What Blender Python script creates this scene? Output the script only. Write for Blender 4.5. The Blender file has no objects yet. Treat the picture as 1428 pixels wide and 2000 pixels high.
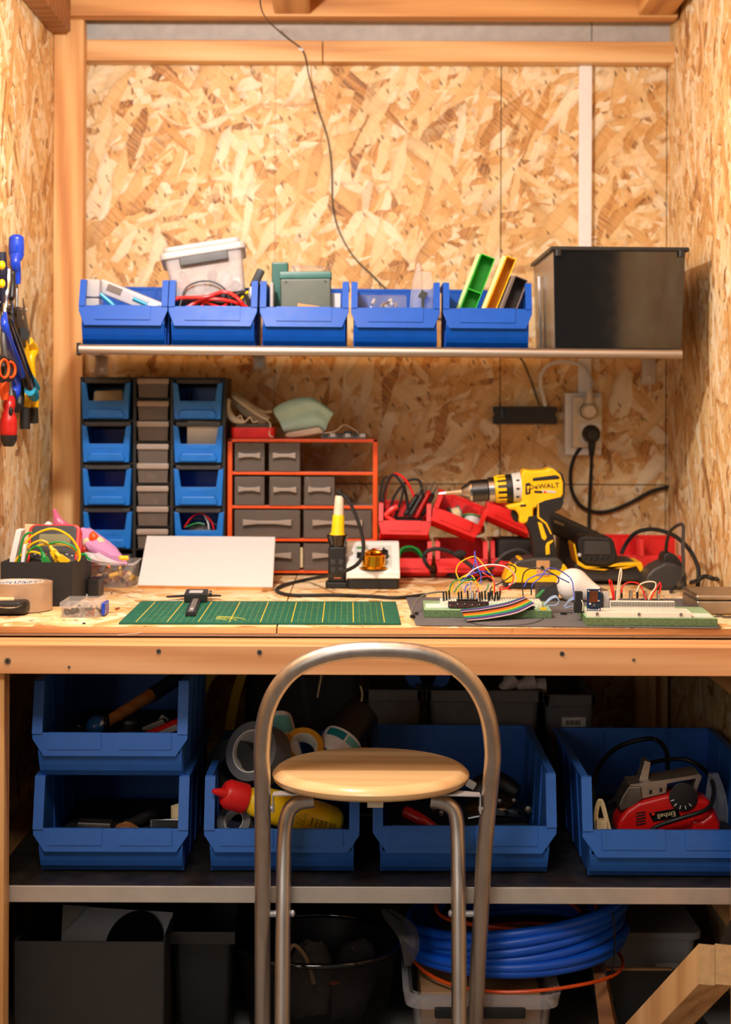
import bpy, bmesh, math, random
from mathutils import Matrix, Vector, Euler
random.seed(7)
sc = bpy.context.scene
COL = sc.collection
PI = math.pi
R = math.radians
# ------------------------------------------------------------------ camera, world, lights, exposure
CZ = 1.07; F = 3300.0; HX, HY = 714.0, 785.0; ROLL = R(0.2)
rv = Vector((math.cos(ROLL), 0, math.sin(ROLL))); uv = Vector((-math.sin(ROLL), 0, math.cos(ROLL))); fv = Vector((0, 1, 0))
def U(px, py, Y):
    """the point of the place seen at a pixel, at depth Y"""
    return Vector((0, 0, CZ)) + rv * ((px - HX) / F * Y) + uv * ((HY - py) / F * Y) + fv * Y
cam_d = bpy.data.cameras.new('camera'); cam = bpy.data.objects.new('camera', cam_d); COL.objects.link(cam)
cam_d.sensor_fit = 'VERTICAL'; cam_d.sensor_height = 36.0; cam_d.lens = F / 2000 * 36.0
cam_d.shift_y = (HY - 1000) / 2000.0; cam_d.clip_start = 0.05
cam.matrix_world = Matrix(((rv.x, uv.x, 0, 0), (rv.y, uv.y, -1, 0), (rv.z, uv.z, 0, CZ), (0, 0, 0, 1)))
cam_d.dof.use_dof = True; cam_d.dof.focus_distance = 2.72; cam_d.dof.aperture_fstop = 4.0
sc.camera = cam
w = bpy.data.worlds.new('world'); sc.world = w; w.use_nodes = True
w.node_tree.nodes['Background'].inputs[0].default_value = (1.0, 0.90, 0.80, 1); w.node_tree.nodes['Background'].inputs[1].default_value = 0.14
def lamp(name, kind, loc, power, color, size=0.05, rot=None, size_y=None):
    d = bpy.data.lights.new(name, kind); d.energy = power; d.color = color
    if kind == 'AREA':
        d.size = size
        if size_y: d.shape = 'RECTANGLE'; d.size_y = size_y
    else: d.shadow_soft_size = size
    o = bpy.data.objects.new(name, d); COL.objects.link(o); o.location = loc
    if rot: o.rotation_euler = rot
    return o
lamp('niche_lamp', 'POINT', (-0.30, 2.42, CZ + 0.66), 46, (1.0, 0.965, 0.935), 0.028)
lamp('room_ceiling_lamp', 'AREA', (-0.3, 0.5, 2.40), 28, (1.0, 0.92, 0.84), 0.8, (R(48), 0, R(-6)), 0.4)
lamp('added_low_fill', 'AREA', (-1.5, -0.7, 1.35), 13, (1.0, 0.95, 0.90), 1.0, (R(80), 0, R(-22)), 1.4)  # unseen fill light added behind the camera to brighten fronts and under-bench things
sc.view_settings.view_transform = 'Standard'; sc.view_settings.look = 'None'; sc.view_settings.gamma = 1.0
sc.view_settings.use_curve_mapping = False; sc.view_settings.exposure = 0.0
sc.cycles.max_bounces = 7; sc.cycles.diffuse_bounces = 4; sc.cycles.transparent_max_bounces = 16
sc.cycles.caustics_reflective = False; sc.cycles.caustics_refractive = False
sc.cycles.use_denoising = True
try: sc.cycles.sample_clamp_indirect = 4.0
except Exception: pass
# ------------------------------------------------------------------ materials
def srgb(r, g, b):
    f = lambda c: (c / 255 / 12.92) if c <= 10.31 else ((c / 255 + 0.055) / 1.055) ** 2.4
    return (f(r), f(g), f(b), 1)
class NT:
    def __init__(s, name):
        s.m = bpy.data.materials.new(name); s.m.use_nodes = True; s.t = s.m.node_tree
        s.b = s.t.nodes['Principled BSDF']; s.out = s.t.nodes['Material Output']
    def n(s, typ, **kw):
        x = s.t.nodes.new(typ)
        for k, v in kw.items(): setattr(x, k, v)
        return x
    def l(s, a, b): s.t.links.new(a, b)
    def math(s, op, a, b=None, clamp=False):
        x = s.n('ShaderNodeMath', operation=op); x.use_clamp = clamp
        for i, v in ((0, a), (1, b)):
            if v is None: continue
            if isinstance(v, (int, float)): x.inputs[i].default_value = v
            else: s.l(v, x.inputs[i])
        return x.outputs[0]
    def ramp(s, fac, stops, interp='LINEAR'):
        x = s.n('ShaderNodeValToRGB'); x.color_ramp.interpolation = interp
        e = x.color_ramp.elements
        while len(e) < len(stops): e.new(0.5)
        for i, (p, c) in enumerate(stops): e[i].position = p; e[i].color = c
        s.l(fac, x.inputs[0]); return x.outputs[0]
    def mix(s, fac, a, b, bt='MIX'):
        x = s.n('ShaderNodeMix', data_type='RGBA', blend_type=bt)
        for i, v in ((0, fac), (6, a), (7, b)):
            if isinstance(v, (int, float)): x.inputs[i].default_value = v
            elif isinstance(v, tuple): x.inputs[i].default_value = v
            else: s.l(v, x.inputs[i])
        return x.outputs[2]
    def bump(s, h, strength=0.2, dist=0.002):
        x = s.n('ShaderNodeBump'); x.inputs['Strength'].default_value = strength; x.inputs['Distance'].default_value = dist
        s.l(h, x.inputs['Height']); s.l(x.outputs[0], s.b.inputs['Normal'])
    def coords(s, plane=None):
        tc = s.n('ShaderNodeTexCoord')
        if plane is None: return tc.outputs['Object']
        sp = s.n('ShaderNodeSeparateXYZ'); s.l(tc.outputs['Object'], sp.inputs[0])
        cb = s.n('ShaderNodeCombineXYZ')
        for i, a in enumerate(plane): s.l(sp.outputs['XYZ'.index(a.upper())], cb.inputs[i])
        return cb.outputs[0]
    def mapping(s, v, loc=(0, 0, 0), rot=(0, 0, 0), scale=(1, 1, 1)):
        x = s.n('ShaderNodeMapping'); s.l(v, x.inputs[0])
        x.inputs[1].default_value = loc; x.inputs[2].default_value = rot; x.inputs[3].default_value = scale
        return x.outputs[0]
    def noise(s, v, scale, detail=3, rough=0.5, dim='3D'):
        x = s.n('ShaderNodeTexNoise', noise_dimensions=dim); s.l(v, x.inputs['Vector'])
        x.inputs['Scale'].default_value = scale; x.inputs['Detail'].default_value = detail; x.inputs['Roughness'].default_value = rough
        return x
def plain(name, rgb, rough=0.45, metal=0.0, var=0.10, scale=40, bump=0.0, spec=0.5, coat=0.0):
    """solid colour with faint mottling and uneven gloss"""
    N = NT(name); c = srgb(*rgb) if max(rgb) > 1 else (*rgb, 1)
    no = N.noise(N.coords(), scale, 3)
    lo = tuple(max(0, x * (1 - var)) for x in c[:3]) + (1,); hi = tuple(min(1, x * (1 + var)) for x in c[:3]) + (1,)
    N.l(N.ramp(no.outputs[0], [(0.3, lo), (0.7, hi)]), N.b.inputs['Base Color'])
    N.l(N.math('ADD', N.math('MULTIPLY', no.outputs[0], 0.12), max(0.02, rough - 0.06)), N.b.inputs['Roughness'])
    N.b.inputs['Metallic'].default_value = metal; N.b.inputs['Specular IOR Level'].default_value = spec
    N.b.inputs['Coat Weight'].default_value = coat
    if bump: N.bump(no.outputs[0], bump, 0.001)
    return N.m
def clear(name, rgb, alpha=0.25, rough=0.12, gloss=1.0, scale=30):
    """thin clear or smoky plastic"""
    N = NT(name); tr = N.n('ShaderNodeBsdfTransparent'); c = srgb(*rgb)
    tr.inputs[0].default_value = tuple(0.55 + 0.45 * x for x in c[:3]) + (1,)
    N.b.inputs['Base Color'].default_value = c; N.b.inputs['Roughness'].default_value = rough
    N.b.inputs['Specular IOR Level'].default_value = 0.5 * gloss
    no = N.noise(N.coords(), scale, 2)
    fr = N.n('ShaderNodeFresnel'); fr.inputs[0].default_value = 1.45
    a = N.math('ADD', N.math('MULTIPLY', no.outputs[0], 0.12), alpha - 0.06)
    a = N.math('ADD', a, N.math('MULTIPLY', fr.outputs[0], 0.4 * gloss), clamp=True)
    mx = N.n('ShaderNodeMixShader'); N.l(a, mx.inputs[0]); N.l(tr.outputs[0], mx.inputs[1]); N.l(N.b.outputs[0], mx.inputs[2])
    N.l(mx.outputs[0], N.out.inputs[0]); return N.m
def osb(name, plane, seed=0.0, scale=1.0, dark=0.0, dirt=0.0):
    """pressed strand board: layers of long flakes at many angles"""
    N = NT(name); v = N.coords(plane)
    wob = N.noise(v, 14 * scale, 3, 0.6, '2D')
    wv = N.n('ShaderNodeVectorMath', operation='MULTIPLY_ADD'); N.l(wob.outputs['Color'], wv.inputs[0]); wv.inputs[1].default_value = (0.011, 0.011, 0); N.l(v, wv.inputs[2])
    v2 = wv.outputs[0]
    tones = [(0.0, srgb(124, 76, 40)), (0.035, srgb(186, 130, 74)), (0.14, srgb(216, 162, 94)), (0.42, srgb(234, 195, 133)), (0.7, srgb(244, 220, 172)), (1.0, srgb(252, 240, 212))]
    base = N.noise(v, 60 * scale, 4, 0.7, '2D')
    col = N.ramp(base.outputs[0], [(0.25, srgb(168, 116, 64)), (0.46, srgb(224, 173, 103)), (0.75, srgb(244, 216, 164))])
    hsum = base.outputs[0]
    lay = [(82, 110, 30, .40), (-38, 95, 26, .50), (20, 60, 14, .55), (-70, 46, 11, .60), (64, 50, 12, .60), (-14, 60, 17, .62), (41, 36, 8.5, .74), (104, 38, 8.5, .72), (-52, 32, 8, .80)]
    for i, (ang, fx, fl, th) in enumerate(lay):
        m = N.mapping(N.mapping(v2, rot=(0, 0, R(ang))), (seed + 3.7 * i, 1.9 * i + seed * 1.3, 0), scale=(fl * scale, fx * scale, 1))
        vo = N.n('ShaderNodeTexVoronoi', voronoi_dimensions='2D', feature='F1'); N.l(m, vo.inputs['Vector']); vo.inputs['Scale'].default_value = 1.0
        sp = N.n('ShaderNodeSeparateColor'); N.l(vo.outputs['Color'], sp.inputs[0])
        if i % 3 == 0: gr = N.noise(N.mapping(m, scale=(0.6, 5.0, 1)), 1.4, 2, 0.6, '2D')
        tone = N.math('ADD', sp.outputs[1], N.math('MULTIPLY', N.math('SUBTRACT', gr.outputs[0], 0.5), 0.55), True)
        c = N.ramp(tone, tones)
        edge = N.math('MULTIPLY', N.math('SUBTRACT', vo.outputs['Distance'], 0.42), 1.6, True)
        c = N.mix(N.math('MULTIPLY', edge, 0.45), c, srgb(120, 76, 38))
        mask = N.math('MULTIPLY', N.math('SUBTRACT', sp.outputs[0], th), 14.0, True)
        mask = N.math('MULTIPLY', mask, 0.86)
        col = N.mix(mask, col, c)
    dots = N.n('ShaderNodeTexVoronoi', voronoi_dimensions='2D', feature='F1'); N.l(N.mapping(N.mapping(v2, rot=(0, 0, R(63))), (seed, seed, 0), scale=(36 * scale, 100 * scale, 1)), dots.inputs['Vector']); dots.inputs['Scale'].default_value = 1.0
    sp = N.n('ShaderNodeSeparateColor'); N.l(dots.outputs['Color'], sp.inputs[0])
    dm = N.math('MULTIPLY', N.math('MULTIPLY', N.math('SUBTRACT', sp.outputs[2], 0.93), 40, True), N.math('MULTIPLY', N.math('SUBTRACT', 0.33, dots.outputs['Distance']), 8, True))
    col = N.mix(N.math('MULTIPLY', dm, 0.75), col, srgb(92, 54, 28))
    big = N.noise(v, 2.2, 2, 0.5, '2D')
    col = N.mix(0.35, col, N.ramp(big.outputs[0], [(0.3, (0.80, 0.74, 0.66, 1)), (0.7, (1, 1, 1, 1))]), 'MULTIPLY')
    if dark: col = N.mix(dark, col, srgb(120, 78, 40))
    N.l(col, N.b.inputs['Base Color']); N.b.inputs['Roughness'].default_value = 0.55; N.b.inputs['Specular IOR Level'].default_value = 0.35
    bw = N.n('ShaderNodeRGBToBW'); N.l(col, bw.inputs[0]); N.bump(bw.outputs[0], 0.35, 0.0015)
    return N.m
def wood(name, axis, c0, c1, c2, rough=0.5, fine=1.0, coat=0.0):
    """sawn softwood, grain along one axis"""
    N = NT(name); v = N.coords()
    s = {'x': (1.1, 22, 22), 'y': (22, 1.1, 22), 'z': (22, 22, 1.1)}[axis]
    n1 = N.noise(N.mapping(v, scale=s), 1.0, 3, 0.55)
    s2 = tuple(x * 6 for x in s)
    n2 = N.noise(N.mapping(v, scale=s2), 1.0 * fine, 2, 0.5)
    wv = N.n('ShaderNodeTexWave', wave_type='BANDS', bands_direction='DIAGONAL', wave_profile='SIN')
    N.l(N.mapping(v, scale=tuple(x * 0.55 for x in s)), wv.inputs[0]); wv.inputs['Scale'].default_value = 1.2; wv.inputs['Distortion'].default_value = 5; wv.inputs['Detail'].default_value = 2
    f = N.math('ADD', N.math('MULTIPLY', n1.outputs[0], 0.55), N.math('MULTIPLY', wv.outputs[0], 0.25))
    f = N.math('ADD', f, N.math('MULTIPLY', n2.outputs[0], 0.22))
    N.l(N.ramp(f, [(0.25, srgb(*c0)), (0.5, srgb(*c1)), (0.78, srgb(*c2))]), N.b.inputs['Base Color'])
    N.b.inputs['Roughness'].default_value = rough; N.b.inputs['Specular IOR Level'].default_value = 0.35; N.b.inputs['Coat Weight'].default_value = coat
    N.bump(n2.outputs[0], 0.12, 0.0008); return N.m
def metal(name, rgb, rough=0.3, axis=None, var=0.12):
    N = NT(name); v = N.coords()
    if axis: v = N.mapping(v, scale={'x': (2, 90, 90), 'y': (90, 2, 90), 'z': (90, 90, 2)}[axis])
    n1 = N.noise(v, 1.0 if axis else 30, 3)
    c = srgb(*rgb)
    N.l(N.ramp(n1.outputs[0], [(0.3, tuple(x * (1 - var) for x in c[:3]) + (1,)), (0.7, tuple(min(1, x * (1 + var)) for x in c[:3]) + (1,))]), N.b.inputs['Base Color'])
    N.b.inputs['Metallic'].default_value = 1.0
    N.l(N.math('ADD', N.math('MULTIPLY', n1.outputs[0], 0.15), rough - 0.07), N.b.inputs['Roughness']); return N.m
M = {}
M['osb_back'] = osb('osb_back', 'xz', 1.3, 1.22); M['osb_side'] = osb('osb_side', 'yz', 5.1, 1.22); M['osb_side2'] = osb('osb_side2', 'yz', 8.4, 1.22)
M['osb_top'] = osb('osb_top', 'xy', 2.2, 1.0); M['osb_edge'] = wood('osb_edge', 'x', (110, 70, 36), (190, 138, 86), (230, 188, 132), 0.7, 2.0)
M['pine_x'] = wood('pine_x', 'x', (196, 136, 80), (226, 176, 116), (240, 204, 150))
M['pine_shaded_x'] = wood('pine_shaded_x', 'x', (170, 108, 56), (204, 146, 86), (222, 172, 110)); M['pine_shaded_y'] = wood('pine_shaded_y', 'y', (170, 108, 56), (204, 146, 86), (222, 172, 110))  # pine for ceiling beam and joists, dimmer light up there painted into its colour
M['pine_y'] = wood('pine_y', 'y', (186, 126, 74), (214, 162, 104), (232, 192, 138))
M['pine_z'] = wood('pine_z', 'z', (190, 126, 70), (220, 166, 104), (238, 196, 138))
M['beam_front'] = wood('beam_front', 'x', (194, 132, 84), (216, 158, 108), (228, 178, 130))
M['dark_wood'] = wood('dark_wood', 'x', (120, 74, 40), (150, 96, 54), (172, 116, 70))
M['grey_board'] = plain('grey_board', (196, 186, 176), 0.7, bump=0.1)
M['white_trunk'] = plain('white_trunk', (240, 240, 240), 0.35, var=0.02)
M['galv'] = metal('galv', (176, 164, 152), 0.46, 'x')
M['shelf_edge'] = plain('shelf_edge', (206, 196, 184), .42, .55, .04)
M['galv_dark'] = metal('galv_dark', (120, 112, 104), 0.5, None, 0.3)
M['steel'] = metal('steel', (196, 192, 188), 0.25)
M['chrome'] = metal('chrome', (220, 218, 214), 0.12)
M['black'] = plain('black_plastic', (24, 23, 23), 0.45)
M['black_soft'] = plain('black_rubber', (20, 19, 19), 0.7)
M['black_gloss'] = plain('black_gloss', (12, 10, 10), 0.09, spec=1.0)
M['dark_grey'] = plain('dark_grey_plastic', (52, 50, 50), 0.5)
M['grey'] = plain('grey_plastic', (112, 108, 106), 0.5)
M['light_grey'] = plain('light_grey_plastic', (200, 200, 200), 0.45, var=0.04)
M['white'] = plain('white_plastic', (234, 234, 234), 0.4, var=0.025)
M['cream'] = plain('cream_plastic', (226, 214, 190), 0.45)
M['paper'] = plain('paper', (224, 220, 212), 0.8)
M['cardboard'] = plain('cardboard', (186, 144, 98), 0.8)
M['bin_blue'] = plain('bin_blue', (3, 76, 176), 0.42, var=0.06, spec=0.25)
M['bin_navy'] = plain('bin_deep_blue', (46, 104, 192), 0.45, var=0.06, spec=0.4)
M['drawer_blue'] = plain('drawer_blue', (8, 108, 200), 0.35)
M['blue'] = plain('tool_blue', (18, 62, 190), 0.25)
M['cyan'] = plain('tool_cyan', (30, 150, 190), 0.35)
M['red'] = plain('bright_red', (226, 30, 28), 0.4)
M['red_dark'] = plain('tool_red', (180, 24, 22), 0.35)
M['orange'] = plain('orange_enamel', (232, 84, 24), 0.35)
M['yellow'] = plain('tool_yellow', (246, 190, 10), 0.38)
M['lemon'] = plain('lemon_plastic', (248, 214, 20), 0.4)
M['green'] = plain('bright_green', (40, 180, 40), 0.4)
M['green_wire'] = plain('green_wire', (18, 140, 60), 0.4)
M['teal'] = plain('teal', (0, 128, 140), 0.5)
M['brass'] = metal('brass', (226, 160, 40), 0.16)
M['copper'] = metal('copper', (200, 120, 80), 0.3)
M['cream_card'] = plain('cream_card', (230, 206, 160), 0.7)
M['clear'] = clear('clear_plastic', (235, 232, 230), 0.09, 0.12, 0.8)
M['clear_milky'] = clear('milky_plastic', (226, 224, 226), 0.5, 0.3)
M['smoke'] = clear('smoky_plastic', (142, 128, 118), 0.40, 0.22)
M['smoke_light'] = clear('pale_smoky_plastic', (196, 178, 164), 0.6, 0.25)
M['smoke_dark'] = clear('dark_smoky_plastic', (120, 108, 100), 0.5, 0.2)
# ------------------------------------------------------------------ mesh helpers
class MB:
    def __init__(s): s.bm = bmesh.new(); s.mi = 0; s.bv = False; s.X = Matrix.Identity(4)
    def _add(s, verts, faces):
        vs = [s.bm.verts.new(s.X @ Vector(v)) for v in verts]; out = []
        for f in faces:
            try:
                fc = s.bm.faces.new([vs[i] for i in f]); fc.material_index = s.mi; out.append(fc)
            except ValueError: pass
        return vs, out
    def _bevel(s, faces, bev, seg=2):
        s.bv = True; ed = list({e for f in faces for e in f.edges})
        r = bmesh.ops.bevel(s.bm, geom=ed, offset=bev, segments=seg, affect='EDGES', profile=0.5, clamp_overlap=True)
        for f in r['faces']: f.material_index = s.mi
    def box(s, c, d, rot=None, bev=0.0, seg=2, taper=None):
        x, y, z = (q / 2 for q in d); T = Matrix.Translation(Vector(c))
        if rot is not None: T = T @ (rot.to_4x4() if isinstance(rot, Matrix) else Euler(rot).to_matrix().to_4x4())
        v = [(-x, -y, -z), (x, -y, -z), (x, y, -z), (-x, y, -z), (-x, -y, z), (x, -y, z), (x, y, z), (-x, y, z)]
        if taper: v = [(a * (taper if k < 0 else 1), b * (taper if k < 0 else 1), k) for a, b, k in v]
        v = [T @ Vector(q) for q in v]
        _, f = s._add(v, [(0, 3, 2, 1), (4, 5, 6, 7), (0, 1, 5, 4), (1, 2, 6, 5), (2, 3, 7, 6), (3, 0, 4, 7)])
        if bev: s._bevel(f, bev, seg)
        return s
    def b2(s, lo, hi, bev=0.0, seg=2):
        return s.box([(a + b) / 2 for a, b in zip(lo, hi)], [abs(b - a) for a, b in zip(lo, hi)], None, bev, seg)
    def prism(s, pts, axis, lo, hi, bev=0.0, seg=2):
        """2-D outline pushed along an axis; pts in the other two axes in x,y,z order"""
        def P(p, t):
            return {'x': (t, p[0], p[1]), 'y': (p[0], t, p[1]), 'z': (p[0], p[1], t)}[axis]
        n = len(pts); v = [P(p, lo) for p in pts] + [P(p, hi) for p in pts]
        f = [tuple(range(n))[::-1], tuple(range(n, 2 * n))] + [(i, (i + 1) % n, n + (i + 1) % n, n + i) for i in range(n)]
        _, fs = s._add(v, f)
        bmesh.ops.recalc_face_normals(s.bm, faces=fs)
        if bev: s._bevel(fs, bev, seg)
        return s
    def tube(s, pts, r, n=8, smooth=6, closed=False):
        pts = [Vector(p) for p in pts]; rr = r if isinstance(r, (list, tuple)) else [r] * len(pts)
        if smooth and len(pts) > 2:
            q = []; q2 = []; m = len(pts)
            rng = range(m if closed else m - 1)
            for i in rng:
                g = lambda k: pts[k % m] if closed else pts[max(0, min(m - 1, k))]
                a, b, c, d = g(i - 1), g(i), g(i + 1), g(i + 2)
                for k in range(smooth):
                    t = k / smooth
                    q.append(0.5 * ((2 * b) + (c - a) * t + (2 * a - 5 * b + 4 * c - d) * t * t + (3 * b - a - 3 * c + d) * t ** 3))
                    q2.append(rr[i] * (1 - t) + rr[(i + 1) % m] * t)
            if not closed: q.append(pts[-1]); q2.append(rr[-1])
            pts, rr = q, q2
        m = len(pts); up = None; rings = []
        for i, p in enumerate(pts):
            if closed: t = pts[(i + 1) % m] - pts[i - 1]
            else: t = pts[min(i + 1, m - 1)] - pts[max(i - 1, 0)]
            if t.length < 1e-9: t = Vector((0, 0, 1))
            t.normalize()
            if up is None:
                up = t.cross(Vector((0, 0, 1)) if abs(t.z) < 0.9 else Vector((1, 0, 0))).normalized()
            else:
                up = (up - t * up.dot(t))
                up = up.normalized() if up.length > 1e-6 else t.orthogonal().normalized()
            bi = t.cross(up)
            rings.append([p + (up * math.cos(2 * PI * k / n) + bi * math.sin(2 * PI * k / n)) * rr[i] for k in range(n)])
        v = [x for g in rings for x in g]; f = []
        for i in range(m if closed else m - 1):
            j = (i + 1) % m
            for k in range(n): f.append((i * n + k, i * n + (k + 1) % n, j * n + (k + 1) % n, j * n + k))
        if not closed: f.append(tuple(range(n))[::-1]); f.append(tuple(range((m - 1) * n, m * n)))
        s._add(v, f); return s
    def cyl(s, p0, p1, r0, r1=None, n=20):
        return s.tube([p0, p1], [r0, r0 if r1 is None else r1], n, 0)
    def lathe(s, prof, c=(0, 0, 0), rot=None, n=28, cap=True):
        """profile of (radius, height) turned about local z"""
        T = Matrix.Translation(Vector(c))
        if rot is not None: T = T @ (rot.to_4x4() if isinstance(rot, Matrix) else Euler(rot).to_matrix().to_4x4())
        v = []; f = []; m = len(prof)
        for r, z in prof:
            for k in range(n): v.append(T @ Vector((max(r, 1e-5) * math.cos(2 * PI * k / n), max(r, 1e-5) * math.sin(2 * PI * k / n), z)))
        for i in range(m - 1):
            for k in range(n): f.append((i * n + k, i * n + (k + 1) % n, (i + 1) * n + (k + 1) % n, (i + 1) * n + k))
        if cap: f.append(tuple(range(n))[::-1]); f.append(tuple(range((m - 1) * n, m * n)))
        s._add(v, f); return s
    def sph(s, c, r, n=16, m=10, rot=None):
        rr = r if isinstance(r, (tuple, list)) else (r, r, r)
        T = Matrix.Translation(Vector(c))
        if rot is not None: T = T @ Euler(rot).to_matrix().to_4x4()
        v = []; f = []
        for i in range(m + 1):
            a = PI * i / m; q = max(math.sin(a), 1e-4)
            for k in range(n): v.append(T @ Vector((rr[0] * q * math.cos(2 * PI * k / n), rr[1] * q * math.sin(2 * PI * k / n), -rr[2] * math.cos(a))))
        for i in range(m):
            for k in range(n): f.append((i * n + k, i * n + (k + 1) % n, (i + 1) * n + (k + 1) % n, (i + 1) * n + k))
        s._add(v, f); return s
    def rpr(s, w, d, z0, z1, rad, c=(0, 0), n=5, bev=0.0, axis='z', k=1.0):
        """rounded rectangle prism, centred on c; k scales the low end"""
        o = []
        for cx, cy, a0 in ((1, 1, 0), (-1, 1, 90), (-1, -1, 180), (1, -1, 270)):
            for i in range(n + 1):
                a = R(a0 + 90 * i / n); o.append((cx * (w / 2 - rad) + rad * math.cos(a), cy * (d / 2 - rad) + rad * math.sin(a)))
        q = len(o)
        def P(p, t, kk):
            x, y = c[0] + p[0] * kk, c[1] + p[1] * kk
            return {'x': (t, x, y), 'y': (x, t, y), 'z': (x, y, t)}[axis]
        v = [P(p, z0, k) for p in o] + [P(p, z1, 1) for p in o]
        f = [tuple(range(q))[::-1], tuple(range(q, 2 * q))] + [(i, (i + 1) % q, q + (i + 1) % q, q + i) for i in range(q)]
        _, fs = s._add(v, f); bmesh.ops.recalc_face_normals(s.bm, faces=fs)
        if bev:
            s.bv = True; ed = [e for fc in fs[:2] for e in fc.edges]
            r = bmesh.ops.bevel(s.bm, geom=ed, offset=bev, segments=2, affect='EDGES', profile=0.5)
            for fc in r['faces']: fc.material_index = s.mi
        return s
    def shell(s, w, d, h, t, c=(0, 0, 0), k=0.92, rad=0.008, n=4, bottom=True):
        """open-topped tub with rounded corners; k = bottom/top size"""
        def ring(W, D, rd, z):
            o = []
            for cx, cy, a0 in ((1, 1, 0), (-1, 1, 90), (-1, -1, 180), (1, -1, 270)):
                for i in range(n + 1):
                    a = R(a0 + 90 * i / n); o.append((c[0] + cx * (W / 2 - rd) + rd * math.cos(a), c[1] + cy * (D / 2 - rd) + rd * math.sin(a), c[2] + z))
            return o
        L = [ring(w * k, d * k, rad, 0), ring(w, d, rad, h), ring(w - 2 * t, d - 2 * t, max(rad - t, .001), h), ring(w * k - 2 * t, d * k - 2 * t, max(rad - t, .001), t)]
        q = len(L[0]); v = [p for r in L for p in r]; f = []
        for i in range(3):
            for j in range(q): f.append((i * q + j, i * q + (j + 1) % q, (i + 1) * q + (j + 1) % q, (i + 1) * q + j))
        if bottom: f.append(tuple(range(q))[::-1]); f.append(tuple(range(3 * q, 4 * q)))
        else: f += [(3 * q + j, 3 * q + (j + 1) % q, (j + 1) % q, j) for j in range(q)]
        s._add(v, f); return s
    def strip(s, rows):
        """sheet through rows of points"""
        v = [p for r in rows for p in r]; n = len(rows[0]); f = []
        for i in range(len(rows) - 1):
            for k in range(n - 1): f.append((i * n + k, i * n + k + 1, (i + 1) * n + k + 1, (i + 1) * n + k))
        s._add(v, f); return s
    def build(s, name, mat, parent=None, world=False, smooth=True, ang=38, label=None, solid=0.0, sub=0, loc=None):
        me = bpy.data.meshes.new(name)
        if solid:
            bmesh.ops.recalc_face_normals(s.bm, faces=s.bm.faces)
        if world and parent is not None: s.bm.transform(W_of(parent).inverted())
        if loc is not None: s.bm.transform(Matrix.Translation(-Vector(loc)))
        s.bm.to_mesh(me); s.bm.free()
        for m in (mat if isinstance(mat, (list, tuple)) else [mat]): me.materials.append(M[m] if isinstance(m, str) else m)
        if smooth:
            me.shade_smooth(); me.set_sharp_from_angle(angle=R(ang))
        o = bpy.data.objects.new(name, me); COL.objects.link(o)
        if parent is not None: o.parent = parent
        if loc is not None: o.location = loc
        if label: o['label'] = label
        if solid:
            md = o.modifiers.new('solid', 'SOLIDIFY'); md.thickness = solid; md.offset = 0
        if smooth and not sub:
            md = o.modifiers.new('weighted', 'WEIGHTED_NORMAL'); md.keep_sharp = True; md.weight = 100
        if sub:
            md = o.modifiers.new('sub', 'SUBSURF'); md.levels = sub; md.render_levels = sub
        return o
    def solo(s, name, label, cat, mat, group=None, **kw):
        """one thing that is one mesh, built in world coordinates, origin at its base"""
        vs = [v.co for v in s.bm.verts]
        lo = [min(v[i] for v in vs) for i in range(3)]; hi = [max(v[i] for v in vs) for i in range(3)]
        o = s.build(name, mat, None, loc=((lo[0] + hi[0]) / 2, (lo[1] + hi[1]) / 2, lo[2]), **kw)
        tag(o, label, cat, group); return o
def W_of(o):
    m = Matrix.LocRotScale(o.location, o.rotation_euler, o.scale)
    return W_of(o.parent) @ m if o.parent is not None else m
def tag(o, label, cat, group=None):
    o['label'] = label; o['category'] = cat
    if group: o['group'] = group
    return o
def thing(name, label, cat, loc=(0, 0, 0), rot=(0, 0, 0), group=None):
    o = bpy.data.objects.new(name, None); COL.objects.link(o); o.empty_display_size = 0.02
    o.location = loc; o.rotation_euler = rot.to_euler() if isinstance(rot, Matrix) else rot
    return tag(o, label, cat, group)
def kids(o): return [c for c in bpy.data.objects if c.parent == o]
def dup(root, loc, label=None, rot=None, group=None, scale=None):
    r = root.copy(); COL.objects.link(r); r.location = loc
    if rot is not None: r.rotation_euler = rot
    if label: r['label'] = label
    if group: r['group'] = group
    if scale: r.scale = scale
    def rec(src, dst):
        for ch in kids(src):
            c = ch.copy(); COL.objects.link(c); c.parent = dst; rec(ch, c)
    rec(root, r); return r
def struct(mb, name, mat, **kw):
    o = mb.build(name, mat, None, **kw); o['kind'] = 'structure'; return o
def dirM(d, up=(0, 0, 1)):
    """rotation whose z axis points along d and whose x axis lies level where it can"""
    z = Vector(d).normalized(); u = Vector(up)
    if abs(z.dot(u)) > 0.98: u = Vector((0, 1, 0))
    x = u.cross(z).normalized(); y = z.cross(x)
    return Matrix((x, y, z)).transposed()
def lettering(name, body, size, T, mat, parent, depth=0.0006, world=True, sx=1.0, label=None):
    """raised lettering as a mesh; T places it (x along the line, y up, z out)"""
    cu = bpy.data.curves.new(name, 'FONT'); cu.body = body; cu.size = size; cu.extrude = depth / 2; cu.align_x = 'CENTER'; cu.align_y = 'CENTER'; cu.resolution_u = 2
    tmp = bpy.data.objects.new(name, cu); COL.objects.link(tmp)
    bpy.context.view_layer.update()
    me = bpy.data.meshes.new_from_object(tmp.evaluated_get(bpy.context.evaluated_depsgraph_get()))
    bpy.data.objects.remove(tmp); bpy.data.curves.remove(cu)
    me.transform(T @ Matrix.Diagonal((sx, 1, 1, 1)))
    if world and parent is not None: me.transform(W_of(parent).inverted())
    me.materials.clear(); me.materials.append(M[mat])
    o = bpy.data.objects.new(name, me); COL.objects.link(o); o.name = name
    if parent is not None: o.parent = parent
    return o
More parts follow.
